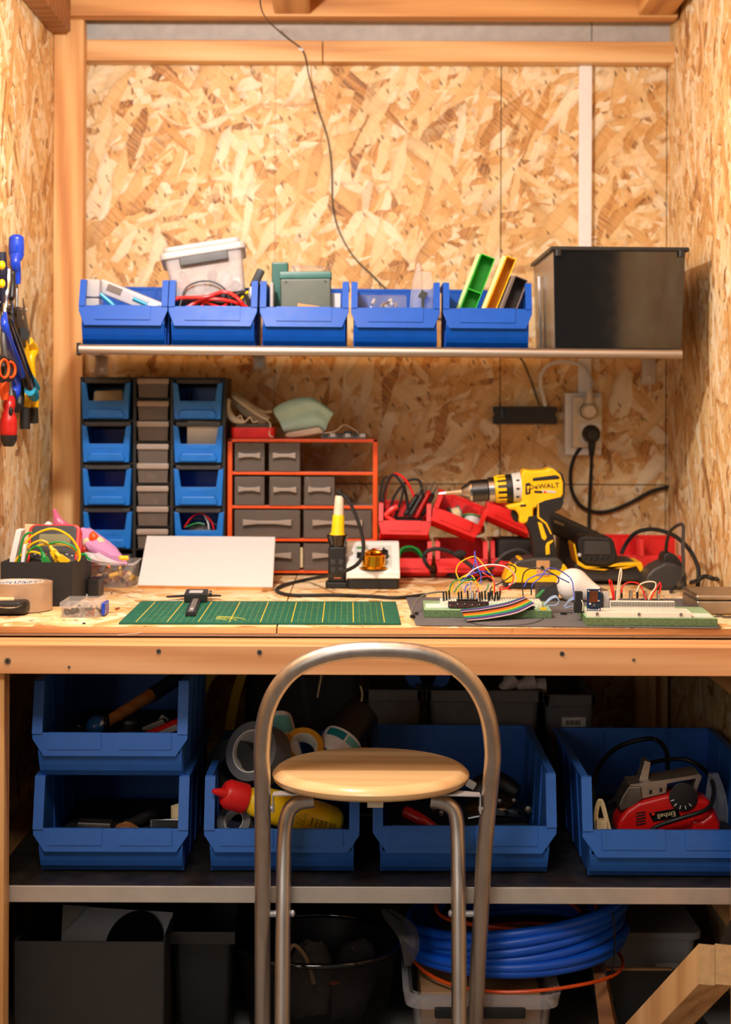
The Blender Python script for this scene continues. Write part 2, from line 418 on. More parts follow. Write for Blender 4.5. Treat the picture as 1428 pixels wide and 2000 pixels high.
def frameT(o, x, y):
    """matrix with x and y axes along given directions, origin o"""
    x = Vector(x).normalized(); y = Vector(y); y = (y - x * y.dot(x)).normalized(); z = x.cross(y)
    m = Matrix((x, y, z)).transposed().to_4x4(); m.translation = Vector(o); return m
# ------------------------------------------------------------------ the setting
YB = 3.70; XL = -0.668; XR = 0.6625; ZF = 0.0; DZ = 0.712     # back wall, side walls, floor, desk top
def zz(py, Y): return CZ + (HY - py) / F * Y
def xx(px, Y): return (px - HX) / F * Y
b = MB(); b.b2((-2.5, -0.5, -0.05), (2.5, YB + 0.2, 0)); M['concrete'] = plain('concrete', (110, 106, 102), .8, scale=6); struct(b, 'floor', 'concrete')
# back wall: boards with thin gaps over a dark backing
b = MB(); zt = CZ + 0.742; zs = zz(945, YB)
xs1, xs2, g = xx(977, YB), xx(1301, YB), 0.0012
xs0 = xx(536, YB)
for lo, hi in (((XL, 0), (xs0 - g / 3, zs - g)), ((XL, zs + g), (xs0 - g / 3, zt)), ((xs0 + g / 3, 0), (xs1 - g, zs - g)), ((xs0 + g / 3, zs + g), (xs1 - g, zt)), ((xs1 + g, 0), (xs2 - g, zs - g)), ((xs1 + g, zs + g), (xs2 - g, zt)), ((xs2 + g, 0), (XR, zt))):
    b.b2((lo[0], YB, lo[1]), (hi[0], YB + 0.018, hi[1]))
b.mi = 1; b.b2((XL - .05, YB + 0.019, 0), (XR + .05, YB + 0.03, CZ + 0.95))
struct(b, 'wall_back', ['osb_back', 'black_soft'])
b = MB(); b.b2((XL - 0.02, 2.0, 0), (XL, YB + 0.018, CZ + 0.80)); struct(b, 'wall_left', 'osb_side')
b = MB(); b.b2((XR, 2.0, 0), (XR + 0.02, YB + 0.018, CZ + 0.95)); struct(b, 'wall_right', 'osb_side2')
b = MB(); b.b2((XL - .3, 1.9, CZ + 0.92), (XR + .3, YB + 0.03, CZ + 0.95)); struct(b, 'ceiling', 'pine_y')
# grey insulation board showing between the beams, in three lengths
b = MB(); a1, a2 = xx(1153, YB), xx(1305, YB)
b.b2((XL, YB - 0.004, CZ + 0.782), (a1 - .001, YB - .0005, CZ + 0.90)); b.b2((a1 + .001, YB - 0.005, CZ + 0.782), (a2, YB - .0005, CZ + 0.90)); struct(b, 'trim_1', 'grey_board')
b = MB(); b.b2((XL + .0005, 3.60, 0.0), (xx(161, 3.60), 3.645, CZ + 0.815), 0.003); struct(b, 'trim_2', 'pine_z')          # corner post
b = MB(); b.b2((XL + .001, 2.0, CZ + 0.775), (XL + 0.045, 3.555, CZ + 0.86), 0.003); struct(b, 'trim_3', 'dark_wood')     # rail along the wall head
bm_ = thing('cross_beam', 'pale planed wooden beam across the top of the strand board wall', 'beam', (0, 3.672, zz(131, 3.7)))
b = MB(); xj = xx(628, 3.648); zl, zh = CZ + 0.735, CZ + 0.781
b.b2((xx(162, 3.648), 3.648, zl), (xj - .0006, YB - .001, zh), 0.003); b.build('beam_piece', 'pine_x', bm_, True)
b = MB(); b.b2((xj + .0006, 3.649, zl), (xx(1316, 3.648), YB - .001, zh), 0.003); b.build('beam_piece', 'pine_x', bm_, True)
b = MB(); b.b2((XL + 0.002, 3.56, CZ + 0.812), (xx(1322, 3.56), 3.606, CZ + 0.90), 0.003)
b.solo('ceiling_beam', 'wooden beam across the very top of the back wall, coloured deep orange for dim light', 'beam', 'pine_shaded_x')
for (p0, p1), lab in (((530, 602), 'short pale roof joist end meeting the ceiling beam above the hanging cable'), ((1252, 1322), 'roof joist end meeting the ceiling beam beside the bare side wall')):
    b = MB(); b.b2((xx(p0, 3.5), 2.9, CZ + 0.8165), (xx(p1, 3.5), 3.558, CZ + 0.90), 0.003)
    b.solo('roof_joist', lab, 'joist', 'pine_shaded_y', 'roof joists')
# white cable trunking on the wall
b = MB(); b.b2((xx(1128, YB), YB - 0.016, zz(812, YB)), (xx(1153, YB), YB, CZ + 0.735), 0.002)
b.solo('cable_trunking', 'white plastic cable trunking running down the board wall to the sockets', 'cable trunking', 'white_trunk')
# ------------------------------------------------------------------ workbench
wb = thing('workbench', 'strand board workbench with a planed front beam and wooden frame', 'workbench', (0, 3.1, 0))
YD = 2.68; BH = 0.376
xsm = xx(542, YD)
for lo, hi in ((-0.656, xsm - .0012), (xsm + .0012, 0.656)):
    b = MB(); b.b2((lo, YD, DZ - 0.010), (hi, YB - .002, DZ)); b.bm.normal_update()
    for f in b.bm.faces:
        if f.normal.y < -0.5: f.material_index = 1
    b.build('worktop_panel', ['osb_top', 'osb_edge'], wb, True)
zb1 = CZ - BH; zb0 = zb1 - 0.0445
b = MB(); b.b2((-0.656, YD + .004, DZ - 0.0155), (0.656, YD + .05, DZ - 0.0105), .001); b.build('metal_strip', 'galv', wb, True, label='dull metal strip')
b = MB(); b.b2((-0.656, 2.60, zb0), (0.656, 2.70, zb1), 0.0015); fb = b.build('front_beam', 'beam_front', wb, True)
for px, py, r in ((310, 1272, .0038), (507, 1274, .004), (135, 1303, .0022), (1098, 1277, .0038), (1238, 1289, .0026), (15, 1291, .005)):
    p = U(px, py, 2.60); b = MB(); b.cyl((p.x, 2.5992, p.z), (p.x, 2.603, p.z), r, n=14)
    b.mi = 1
    if r > .003: b.box((p.x, 2.5990, p.z), (r * 1.1, .0006, r * .28)); b.box((p.x, 2.5990, p.z), (r * .28, .0006, r * 1.1))
    b.build('screw', ['galv_dark', 'black'], fb, True)
for s_, x0, x1 in ((-1, -0.640, xx(12, 2.62)), (1, xx(1440, 2.62), 0.640)):
    b = MB(); b.b2((x0, 2.615, 0), (x1, 2.655, zb0), 0.002); b.build('leg', 'pine_z', wb, True)
    b = MB(); b.b2((x0, 3.6, 0), (x0 + .045, 3.645, DZ - .011), 0.002); b.build('leg', 'pine_z', wb, True)
for z0, z1, nm in ((CZ - .470, zb0 + .01, 'side_rail'), (CZ - .852, CZ - .792, 'side_rail')):
    for x0, x1 in ((-.6655, -.596), (.590, .660)):
        b = MB(); b.b2((x0, 2.665 if z0 > .5 else 2.662, z0), (x1, 3.595, z1 - (.012 if z0 > .5 else 0)), 0.002); b.build(nm, 'pine_y', wb, True)
# post behind the tubs under the bench
b = MB(); b.b2((xx(1262, 3.64), 3.64, 0), (xx(1307, 3.64), 3.698, DZ - .011), .002); b.solo('wall_post', 'square wooden post against the back wall under the bench', 'post', 'pine_z')
# lower metal shelf
ls = thing('lower_shelf', 'worn galvanised metal shelf below the bench carrying the big blue bins', 'shelf', (0, 2.9, .279))
ZS = CZ - .764
b = MB(); b.b2((-0.595, 2.662, ZS - .002), (0.589, 3.12, ZS)); b.build('front_sheet', 'galv_dark', ls, True)
b = MB(); b.b2((-0.595, 3.124, ZS - .002), (0.589, 3.59, ZS + .002)); b.build('rear_sheet', 'galv_dark', ls, True)
b = MB(); b.b2((-0.5945, 2.660, ZS - .026), (0.5885, 2.6645, ZS + .0005), .002); b.build('front_edge', 'shelf_edge', ls, True, label='bright bent metal front edge')
b = MB(); b.b2((-0.595, 3.118, ZS + .0005), (0.589, 3.122, ZS + .003)); b.build('joint_lip', 'galv', ls, True)
# upper metal shelf
YS = 3.20; TS = R(0.29)
us = thing('upper_shelf', 'metal wall shelf with a rounded front edge carrying five small blue bins', 'shelf', (0.0, YS, U(740, 676, YS).z), (0, TS, 0))
x0, x1 = xx(150, YS), xx(1333, YS); zc = us.location.z
b = MB(); b.b2((x0, .006, -.004), (x1 - .004, .47, -.001)); b.build('shelf_sheet', 'galv_dark', us)
b = MB(); b.X = Matrix.Translation((0, 0.0, -.0105)); b.prism([(.018, -.009), (.006, -.009), (.002, -.007), (0, -.003), (0, .003), (.002, .007), (.006, .009), (.018, .009)], 'x', x0, x1); b.build('front_edge', 'galv', us, label='rounded metal front edge')
b = MB(); b.b2((x0 - .001, -.001, -.022), (x0 + .003, .03, .002), .001); b.build('end_cap', 'black', us)
for pxa, pxb, py in ((188, 212, 735), (495, 519, 722), (1253, 1280, 748)):
    xa, xb = xx(pxa, YB), xx(pxb, YB)
    zlo = zz(py, YB)
    b = MB(); b.b2((xa, YB - .005, zlo), (xb, YB - .0005, zc - .004), .001); b.b2((xa, 3.58, zc - .009), (xb, YB - .003, zc - .0045), .001)
    o = b.build('bracket', 'shelf_edge', us, True)
    b = MB(); p = Vector(((xa + xb) / 2, YB - .006, zlo + .012)); b.cyl(p, p + Vector((0, .003, 0)), .0045, n=12); b.build('screw', 'steel', o, world=True)
# ------------------------------------------------------------------ open-fronted bins
def hexa(mb, lo4, hi4):
    mb._add(list(lo4) + list(hi4), [(0, 1, 2, 3)[::-1], (4, 5, 6, 7), (0, 1, 5, 4), (1, 2, 6, 5), (2, 3, 7, 6), (3, 0, 4, 7)])
def make_bin(name, label, group, W, D, H, hl, hb, wb, mat, panels=1, ys=.03, t=.003, ribs=3, post=.012, tip=.012):
    """open-fronted stacking bin; front at y=0, floor at z=0, centred in x"""
    w = W / 2; wi = w - .006; th = thing(name, label, 'storage bin', group=group)
    b = MB()
    b.b2((-wb, .03, 0), (wb, D - .004, t))
    xa = lambda z: wb + (wi - wb) * z / H
    hexa(b, [(-wb, D - t - .006, 0), (wb, D - t - .006, 0), (wb, D - .006, 0), (-wb, D - .006, 0)], [(-wi, D - t, H), (wi, D - t, H), (wi, D, H), (-wi, D, H)])
    for sg in (-1, 1):
        pr = [(.03, 0), (D - .004, 0), (D, H), (ys, H), (tip, hl), (.008, hb)]
        n = len(pr); v = [(sg * xa(z), y, z) for y, z in pr] + [(sg * (xa(z) - t), y, z) for y, z in pr]
        f = [tuple(range(n)), tuple(range(n, 2 * n))] + [(i, (i + 1) % n, n + (i + 1) % n, n + i) for i in range(n)]
        _, fs = b._add(v, f); bmesh.ops.recalc_face_normals(b.bm, faces=fs)
        for k in range(ribs):
            y = D * (.30 + .22 * k); z1 = H * .94
            for q, off in ((1, 0), (-1, t)):
                hexa(b, [(sg * (xa(0.004) + q * .0 - off - .002 * (q < 0)), y, .004), (sg * (xa(0.004) - off - .002 * (q < 0)), y + .006, .004), (sg * (xa(.004) - off + .002 * (q > 0)), y + .006, .004), (sg * (xa(.004) - off + .002 * (q > 0)), y, .004)],
                     [(sg * (xa(z1) - off - .002 * (q < 0)), y, z1), (sg * (xa(z1) - off - .002 * (q < 0)), y + .006, z1), (sg * (xa(z1) - off + .002 * (q > 0)), y + .006, z1), (sg * (xa(z1) - off + .002 * (q > 0)), y, z1)])
        b.box((sg * (wb - .002), .034, hb * .46), (.007, .010, hb * .92), bev=.001)     # corner foot rib
    for k in (-1, 1): b.b2((k * W * .2 - .004, D - t - .004, .004), (k * W * .2 + .004, D - t + .001, H * .96))
    for i in range(4):     # front panel curving under
        z0, z1 = hb * i / 4 * 1.1, hb * (i + 1) / 4 * 1.1; y0 = .030 - .024 * (i / 4) ** .6; y1 = .030 - .024 * ((i + 1) / 4) ** .6
        hexa(b, [(-xa(z0), y0, z0), (xa(z0), y0, z0), (xa(z0), y0 + t, z0), (-xa(z0), y0 + t, z0)], [(-xa(z1), y1, z1), (xa(z1), y1, z1), (xa(z1), y1 + t, z1), (-xa(z1), y1 + t, z1)])
    b.build('body', mat, th, ang=24)
    b = MB(); c = hl - .26 * (hl - hb)
    yl = lambda z: tip * .9 * (z - hb) / (hl - hb)
    pr = [(-w, hl), (-w, c), (-wb * .93, hb), (wb * .93, hb), (w, c), (w, hl)]
    n = 6; v = [(x, yl(z), z) for x, z in pr] + [(x, yl(z) + .006, z) for x, z in pr]
    _, fs = b._add(v, [tuple(range(n)), tuple(range(n, 2 * n))] + [(i, (i + 1) % n, n + (i + 1) % n, n + i) for i in range(n)])
    bmesh.ops.recalc_face_normals(b.bm, faces=fs); b._bevel(fs, .0012, 2)
    lip = b.build('front_lip', mat, th, ang=24)
    for k in range(panels):
        cx = 0 if panels == 1 else (-.45 * w if k == 0 else .45 * w); pw = .62 * w if panels == 1 else .34 * w
        z0, z1 = hb + .30 * (hl - hb), hl + .0008
        b = MB(); hexa(b, [(cx - pw, yl(z0) - .0022, z0), (cx + pw, yl(z0) - .0022, z0), (cx + pw, yl(z0) + .002, z0), (cx - pw, yl(z0) + .002, z0)], [(cx - pw, yl(z1) - .0022, z1), (cx + pw, yl(z1) - .0022, z1), (cx + pw, yl(z1) + .004, z1), (cx - pw, yl(z1) + .004, z1)])
        b.build('label_holder', mat, lip)
    b = MB()
    for sg in (-1, 1):
        hexa(b, [(sg * (w - post), tip - .004, hl - .001), (sg * w, tip - .004, hl - .001), (sg * w, tip + .008, hl - .001), (sg * (w - post), tip + .008, hl - .001)],
             [(sg * (w - post), ys - .004, H), (sg * w, ys - .004, H), (sg * w, ys + .008, H), (sg * (w - post), ys + .008, H)])
        b.b2((sg * (w - post * .75), ys, H - .004), (sg * w, D + .002, H + .001), .001)
    b.b2((-w, D - .004, H - .006), (w, D + .004, H + .001), .001)
    b.build('rim', mat, th); return th
# five small bins on the upper shelf
SB = dict(W=.169, D=.235, H=.124, hl=.0745, hb=.036, wb=.0785)
def shelf_pt(px, y): x = xx(px, YS); return Vector((x, YS + y, us.location.z - .0008 - x * math.sin(TS)))
labs = ['small blue bin at the post end of the upper shelf, holding clear cases', 'small blue bin holding a tilted white-lidded box and red cables', 'small blue bin holding a dark green case', 'small blue bin holding crumpled clear bags and a clear box of metal bits', 'small blue bin holding upright green and yellow trays']
sb0 = make_bin('storage_bin', labs[0], 'small blue bins on the upper shelf', mat='bin_blue', **SB)
for i, px in enumerate((237.5, 413.5, 592.5, 772, 952.5)):
    o = sb0 if i == 0 else dup(sb0, (0, 0, 0), labs[i])
    o.location = shelf_pt(px, .004); o.rotation_euler = (0, TS, 0)
ZB = lambda px: shelf_pt(px, 0).z + .0045     # inside floor of the bins
def case(name, label, cat, c, d, rot, mat, group=None, lid=None, rad=.004):
    o = thing(name, label, cat, c, rot, group)
    b = MB(); b.box((0, 0, d[2] * .35), (d[0], d[1], d[2] * .7), bev=min(d) * .12); b.build('body', mat, o)
    b = MB(); b.box((0, 0, d[2] * .86), (d[0] * 1.02, d[1] * 1.02, d[2] * .28), bev=min(d) * .1); l = b.build('lid', lid or mat, o); return o
def px_leg(px, py, Y): return U(px, py, Y)
# bin 1
p = U(182, 590, 3.27); o = case('slim_case', 'upright milky plastic case in the bin at the post end', 'case', (p.x, p.y, ZB(190)), (.028, .05, .122), (0, .02, 0), 'clear_milky')
b0 = U(205, 555, 3.30); b1 = U(312, 598, 3.30); dv = b1 - b0
o = thing('pencil_case', 'long clear plastic case leaning across the bin at the post end', 'case', (b0 + b1) / 2 + Vector((0, 0, -.006)), (0, math.atan2(-dv.z, dv.x), 0))
b = MB(); b.box((0, 0, 0), (dv.length + .02, .045, .028), bev=.006); b.build('body', 'clear_milky', o)
b = MB(); b.box((-.035, -.0228, .002), (.03, .001, .014), bev=.0004); b.build('window', 'smoke', o)
b = MB(); b.cyl((.005, -.0235, 0), (.035, -.0235, -.001), .004, n=10); b.build('label_patch', 'cyan', o, label='pale blue patch')
b = MB(); b.tube([U(196, 574, 3.245), U(226, 602, 3.245), U(246, 640, 3.25)], .004, 8, 3); b.solo('pen', 'bright blue pen leaning in the bin at the post end', 'pen', 'cyan')
b = MB(); b.box((xx(222, 3.30), 3.30, ZB(225) + .03), (.07, .06, .055), bev=.004); b.solo('small_box', 'blue-tinted plastic box under the long clear case', 'box', 'bin_blue')
b = MB(); b.sph(U(300, 596, 3.25), (.012, .008, .006), 12, 8); b.box((U(302, 620, 3.25)), (.012, .01, .06), bev=.002); b.solo('tube_cap', 'white rounded cap at the end of the long clear case', 'cap', 'white')
# bin 2: tilted box with a white lid, cables
c = U(412, 585, 3.30)
M['snap'] = clear('snap_plastic', (230, 226, 228), 0.26, 0.2)
o = thing('snap_box', 'tilted clear box with a white lid standing out of the second bin', 'box', c, (R(-6), R(-9.5), R(4)))
b = MB(); b.shell(.152, .11, .088, .0022, (0, 0, 0), .90, .010); b.build('body', 'snap', o)
b = MB(); b.rpr(.166, .124, .080, .0935, .012, bev=.003); b.rpr(.150, .108, .0935, .105, .012, bev=.003); l = b.build('lid', 'clear_milky', o, label='milky white lid')
b = MB(); b.rpr(.085, .030, .1052, .109, .012, c=(0, .0), bev=.001); b.build('lid_handle', 'light_grey', l, label='pale grey carrying handle')
b = MB(); b.box((0, -.0625, .071), (.094, .006, .018), bev=.002); b.build('clip', 'dark_grey', o, label='dark grey front clip')
random.seed(3)
for i, (x, z, r, mt) in enumerate(((-.045, .03, .018, 'orange'), (-.02, .025, .022, 'light_grey'), (.01, .022, .02, 'dark_grey'), (.035, .028, .02, 'light_grey'), (.05, .02, .016, 'grey'), (.01, .05, .016, 'red_dark'), (-.045, .05, .012, 'copper'))):
    b = MB(); b.X = o.matrix_basis if False else Matrix.LocRotScale(o.location, o.rotation_euler, None)
    b.sph((x, -.02 + .02 * (i % 3), z), (r, r * .7, r * .6), 8, 6, (i, i * .7, i * 2.1))
    b.solo('packed_part', 'small wrapped part packed inside the tilted white-lidded box', 'packed part', mt, 'parts in the white-lidded box')
def wire(name, label, pts, r, mat, group=None, n=7, cat='cable', sm=6):
    b = MB(); b.tube(pts, r, n, sm); return b.solo(name, label, cat, mat, group)
wire('audio_cable', 'thin black cable arching in front of the tilted white-lidded box', [U(345, 625, 3.23), U(352, 595, 3.235), U(366, 560, 3.24), U(405, 549, 3.24), U(437, 563, 3.24), U(452, 595, 3.24), U(456, 630, 3.24)], .0018, 'black')
for k, (pts, r, mt, lab) in enumerate((
    ([(338, 600), (345, 583), (400, 580), (440, 570), (470, 588), (478, 612)], .0035, 'red', 'bright red cable along the foot of the tilted box'),
    ([(352, 612), (380, 592), (420, 584), (470, 594), (488, 612)], .0035, 'red', 'red cable looping over the front of the second bin'),
    ([(390, 610), (400, 592), (432, 600), (450, 590), (484, 600)], .003, 'red', 'short red cable curl in the second bin'),
    ([(345, 606), (380, 597), (420, 606), (452, 597), (478, 612)], .0035, 'black', 'black cable lying behind the second bin lip'),
    ([(360, 612), (396, 586), (436, 592), (474, 572), (488, 600)], .004, 'black', 'thick black cable running up beside the tilted box'),
    ([(455, 612), (470, 585), (484, 570)], .003, 'lemon', 'yellow-green wire end beside the tilted box'),
    ([(340, 612), (352, 602), (372, 610)], .003, 'orange', 'orange plug lead in the corner of the second bin'))):
    wire('lead', lab, [U(px, py, 3.228 + .006 * k + .01 * (i % 2)) for i, (px, py) in enumerate(pts)], r, mt, 'cables in the second bin')
b = MB(); b.b2((xx(345, 3.26), 3.26, ZB(413)), (xx(480, 3.26), 3.38, U(400, 606, 3.26).z), .006); b.solo('cable_pouch', 'black pouch filling the floor of the second bin', 'pouch', 'black_soft')
o = thing('plug', 'black plug with a white collar sticking up behind the tilted box', 'plug', U(495, 560, 3.36), (0, R(25), 0))
b = MB(); b.box((0, 0, .018), (.016, .014, .04), bev=.003); b.build('body', 'black', o); b = MB(); b.cyl((0, 0, -.09), (0, 0, 0), .006, n=10); b.build('collar', 'white', o)
# bin 3: dark green case etc.
o = thing('green_case', 'dark olive and teal case standing up in the third bin', 'case', (U(599, 580, 3.275).x, 3.285, ZB(600)), (R(-3), R(-1), 0))
b = MB(); b.b2((-.049, -.018, 0), (.049, .018, .128), .003); M['olive'] = plain('olive_plastic', (72, 78, 66), 0.35); b.build('body', 'olive', o)
b = MB(); b.b2((-.0505, -.019, .1275), (.0505, .019, .142), .002); M['teal_dark'] = plain('dark_teal', (34, 92, 84), 0.3); b.build('top_band', 'teal_dark', o, label='teal top band')
for sx in (-.038, .038): b = MB(); b.cyl((sx, -.0195, .122), (sx, -.0175, .122), .0025, n=10); b.build('stud', 'black', o)
b = MB(); b.b2((xx(530, 3.33), 3.325, ZB(545)), (xx(562, 3.33), 3.36, U(540, 512, 3.33).z), .003); b.solo('narrow_case', 'narrow dark teal case standing behind the olive case', 'case', 'teal_dark')
b = MB(); b.b2((xx(566, 3.34), 3.335, ZB(600)), (xx(630, 3.34), 3.37, U(600, 519, 3.34).z), .004); b.solo('clear_case', 'clear case standing behind the olive case, only its top showing', 'case', 'clear')
b = MB(); b.b2((xx(643, 3.33), 3.30, ZB(650)), (xx(665, 3.33), 3.305, U(650, 573, 3.3).z), .0008); b.solo('card', 'pale grey card standing at the edge of the third bin', 'card', 'light_grey')
b = MB(); b.box((U(602, 600, 3.25) + Vector((0, 0, -.004))), (.043, .006, .018), (0, R(8), 0), .002); b.b2((U(602, 600, 3.25).x - .015, 3.248, ZB(600)), (U(602, 600, 3.25).x + .015, 3.252, U(600, 605, 3.25).z)); b.solo('wooden_tag', 'small brown wooden tag in front of the olive case', 'tag', 'cardboard')
b = MB(); b.b2((xx(530, 3.3), 3.24, ZB(540)), (xx(536, 3.3), 3.30, U(530, 556, 3.3).z), .001); b.solo('clear_strip', 'clear plastic strip beside the narrow teal case', 'strip', 'clear_milky')
# bin 4
o = thing('parts_box', 'clear shallow box of shiny metal bits in the fourth bin', 'box', (xx(745, 3.30), 3.30, ZB(745)))
b = MB(); b.b2((-.048, -.02, .001), (.048, .02, .098), .003); b.build('body', 'clear', o)
for k in range(14):
    b = MB(); b.box((random.uniform(-.04, .04), random.uniform(-.013, .0), .058 + random.uniform(0, .032)), (.012, .006, .005), (random.random() * 3, random.random() * 3, random.random()), .001)
    b.build('metal_bit', ('steel', 'light_grey', 'chrome')[k % 3], o)
def crumple(name, label, cat, pts, r, mat, seed=1, group=None):
    random.seed(seed); b = MB(); n = len(pts); rows = []
    for i, (p, rr) in enumerate(zip(pts, r)):
        rows.append([Vector(p) + Vector((rr * math.cos(a) * random.uniform(.75, 1.15), rr * .55 * math.sin(a) * random.uniform(.7, 1.2), random.uniform(-.3, .3) * rr)) for a in [2 * PI * k / 12 for k in range(12)]])
    for q in rows: q.append(q[0])
    b.strip(rows); bmesh.ops.remove_doubles(b.bm, verts=b.bm.verts, dist=1e-5)
    return b.solo(name, label, cat, mat, group, sub=1)
M['bag'] = clear('polythene', (240, 240, 244), 0.13, 0.14, 0.8, 60)
crumple('polythene_bag', 'tall crumpled clear bag standing in the fourth bin', 'bag', [(xx(812, 3.3), 3.3, ZB(812)), U(812, 600, 3.3), U(814, 560, 3.3), U(818, 530, 3.3), U(817, 514, 3.3)], [.014, .013, .011, .008, .003], 'bag', 3)
crumple('polythene_bag', 'shorter clear bag with a foil label in the fourth bin', 'bag', [(xx(836, 3.28), 3.28, ZB(836)), U(836, 600, 3.28), U(836, 560, 3.28), U(834, 530, 3.28)], [.013, .012, .012, .010], 'bag', 5)
b = MB(); b.box(U(826, 576, 3.262), (.016, .002, .016), (0, .5, 0), .0005); b.box(U(826, 610, 3.264), (.006, .002, .06)); b.solo('foil_scrap', 'scrap of shiny foil on the clear bag in the fourth bin', 'foil', 'chrome')
# bin 5: trays
def tray(name, label, p0, p1, wd, dp, mats, Y, bars=1):
    a, c = U(*p0, Y), U(*p1, Y); d = c - a; L = d.length
    o = thing(name, label, 'tray', a, (0, math.atan2(d.x, d.z), 0), 'trays in the fifth bin')
    b = MB(); b.b2((-wd / 2, -dp / 2, 0), (wd / 2, dp / 2, L)); b.bm.normal_update(); bmesh.ops.delete(b.bm, geom=[f for f in b.bm.faces if f.normal.y < -.9], context='FACES_ONLY')
    ob = b.build('shell', mats[0], o, smooth=False); md = ob.modifiers.new('solid', 'SOLIDIFY'); md.thickness = .002; md.offset = 1
    for k in range(bars):
        b = MB(); b.b2((-wd / 2, -dp / 2, L * (.58 - .25 * k)), (wd / 2, dp / 2, L * (.58 - .25 * k) + .002)); b.build('divider', mats[0], o)
    b = MB(); b.b2((-wd / 2 - .0085, -dp / 2 - .001, 0), (-wd / 2 - .0022, dp / 2, L * .99), .001); b.build('edge_strip', mats[1], o); return o
M['pale_green'] = plain('pale_green_plastic', (176, 220, 150), .45); M['pale_yellow'] = plain('pale_yellow_plastic', (250, 232, 150), .45); M['taupe'] = plain('taupe_plastic', (128, 112, 104), .5)
tray('parts_tray', 'bright green tray leaning in the fifth bin', (890, 664, ), (952, 503), .026, .04, ('green', 'pale_green'), 3.28)
tray('parts_tray', 'yellow tray leaning against the green tray', (934, 664), (997, 506), .017, .05, ('yellow', 'pale_yellow'), 3.27, 0)
tray('parts_tray', 'short taupe tray at the end of the leaning trays', (970, 664), (1016, 546), .024, .06, ('taupe', 'taupe'), 3.28, 0)
# ------------------------------------------------------------------ black tub at the end of the shelf
pA, pB = xx(1085, YS), xx(1333, YS); pm = (pA + pB) / 2; zt0 = shelf_pt(1210, 0).z
o = thing('black_tub', 'big glossy black plastic tub at the bare-wall end of the upper shelf', 'tub', (pm, YS + .012, zt0 + .001), (0, TS, 0))
wB, wT, hT, dT = (pB - pA) / 2, (1347 - 1088) / 2 / F * YS, .190, .37
b = MB(); hexa(b, [(-wB, 0, 0), (wB, 0, 0), (wB, .004, 0), (-wB, .004, 0)], [(-wT, -.006, hT), (wT, -.006, hT), (wT, -.002, hT), (-wT, -.002, hT)]); b._bevel(list(b.bm.faces), .001); b.build('front_panel', 'black_gloss', o)
b = MB(); b.b2((-wB, .004, 0), (wB, dT - .02, .004))
b.build('base', 'black_gloss', o)
for sg in (-1, 1):
    b = MB(); hexa(b, [(sg * (wB - .003), .004, 0), (sg * wB, .004, 0), (sg * wB, dT - .02, 0), (sg * (wB - .003), dT - .02, 0)], [(sg * (wT - .003), -.002, hT), (sg * wT, -.002, hT), (sg * wT, dT, hT), (sg * (wT - .003), dT, hT)])
    b.build('side_panel', 'smoke_dark' if sg < 0 else 'black_gloss', o)
b = MB(); hexa(b, [(-wB, dT - .024, 0), (wB, dT - .024, 0), (wB, dT - .02, 0), (-wB, dT - .02, 0)], [(-wT, dT - .004, hT), (wT, dT - .004, hT), (wT, dT, hT), (-wT, dT, hT)]); b.build('back_panel', 'smoke', o)
b = MB(); wr = wT + .006
for lo, hi in (((-wr, -.014, hT - .006), (wr, -.002, hT + .002)), ((-wr, dT, hT - .006), (wr, dT + .01, hT + .002)), ((-wr, -.01, hT - .006), (-wT + .001, dT + .01, hT + .002)), ((wT - .001, -.01, hT - .006), (wr, dT + .01, hT + .002))): b.b2(lo, hi, .002)
rim = b.build('rim', 'black', o)
for sg in (-1, 1): b = MB(); b.rpr(.012, .010, hT - .016, hT - .004, .004, (sg * wT * .93, -.012)); b.build('rim_lug', 'black', rim)
b = MB()
b.b2((xx(1098, 3.4), 3.36, zt0 + .006), (xx(1180, 3.4), 3.42, zt0 + .11), .01); b.solo('dark_bundle', 'dark bundle seen through the side of the black tub', 'bundle', 'black_soft')
b = MB(); b.tube([(xx(1057, 3.42), 3.42, zt0 + .0015), U(1055, 600, 3.42), U(1053, 540, 3.42)], .003, 8, 3); b.solo('white_rod', 'thin white rod standing between the last blue bin and the black tub', 'rod', 'white')
# hanging cable on the wall
pts = [(508, -14, 2.95), (510, 15, 3.2), (523, 40, 3.5), (556, 70, 3.62), (588, 95, 3.64), (598, 118, 3.64), (604, 150, 3.67), (622, 215, 3.693), (640, 270, 3.693), (648, 330, 3.694), (650, 400, 3.694), (662, 450, 3.694), (690, 500, 3.694), (730, 540, 3.694), (752, 562, 3.694), (800, 600, 3.694), (960, 660, 3.694), (1012, 694, 3.694), (1032, 730, 3.694), (1054, 792, 3.694)]
wire('hanging_cable', 'thin dark cable wandering down the board wall to the black power strip', [U(*p) for p in pts], .0016, 'black', n=6)
b = MB(); b.box(U(588, 96, 3.642), (.010, .006, .006), (0, .5, 0), .001); b.solo('cable_clip', 'small pale clip pinning the dark cable to the cross beam', 'clip', 'white')
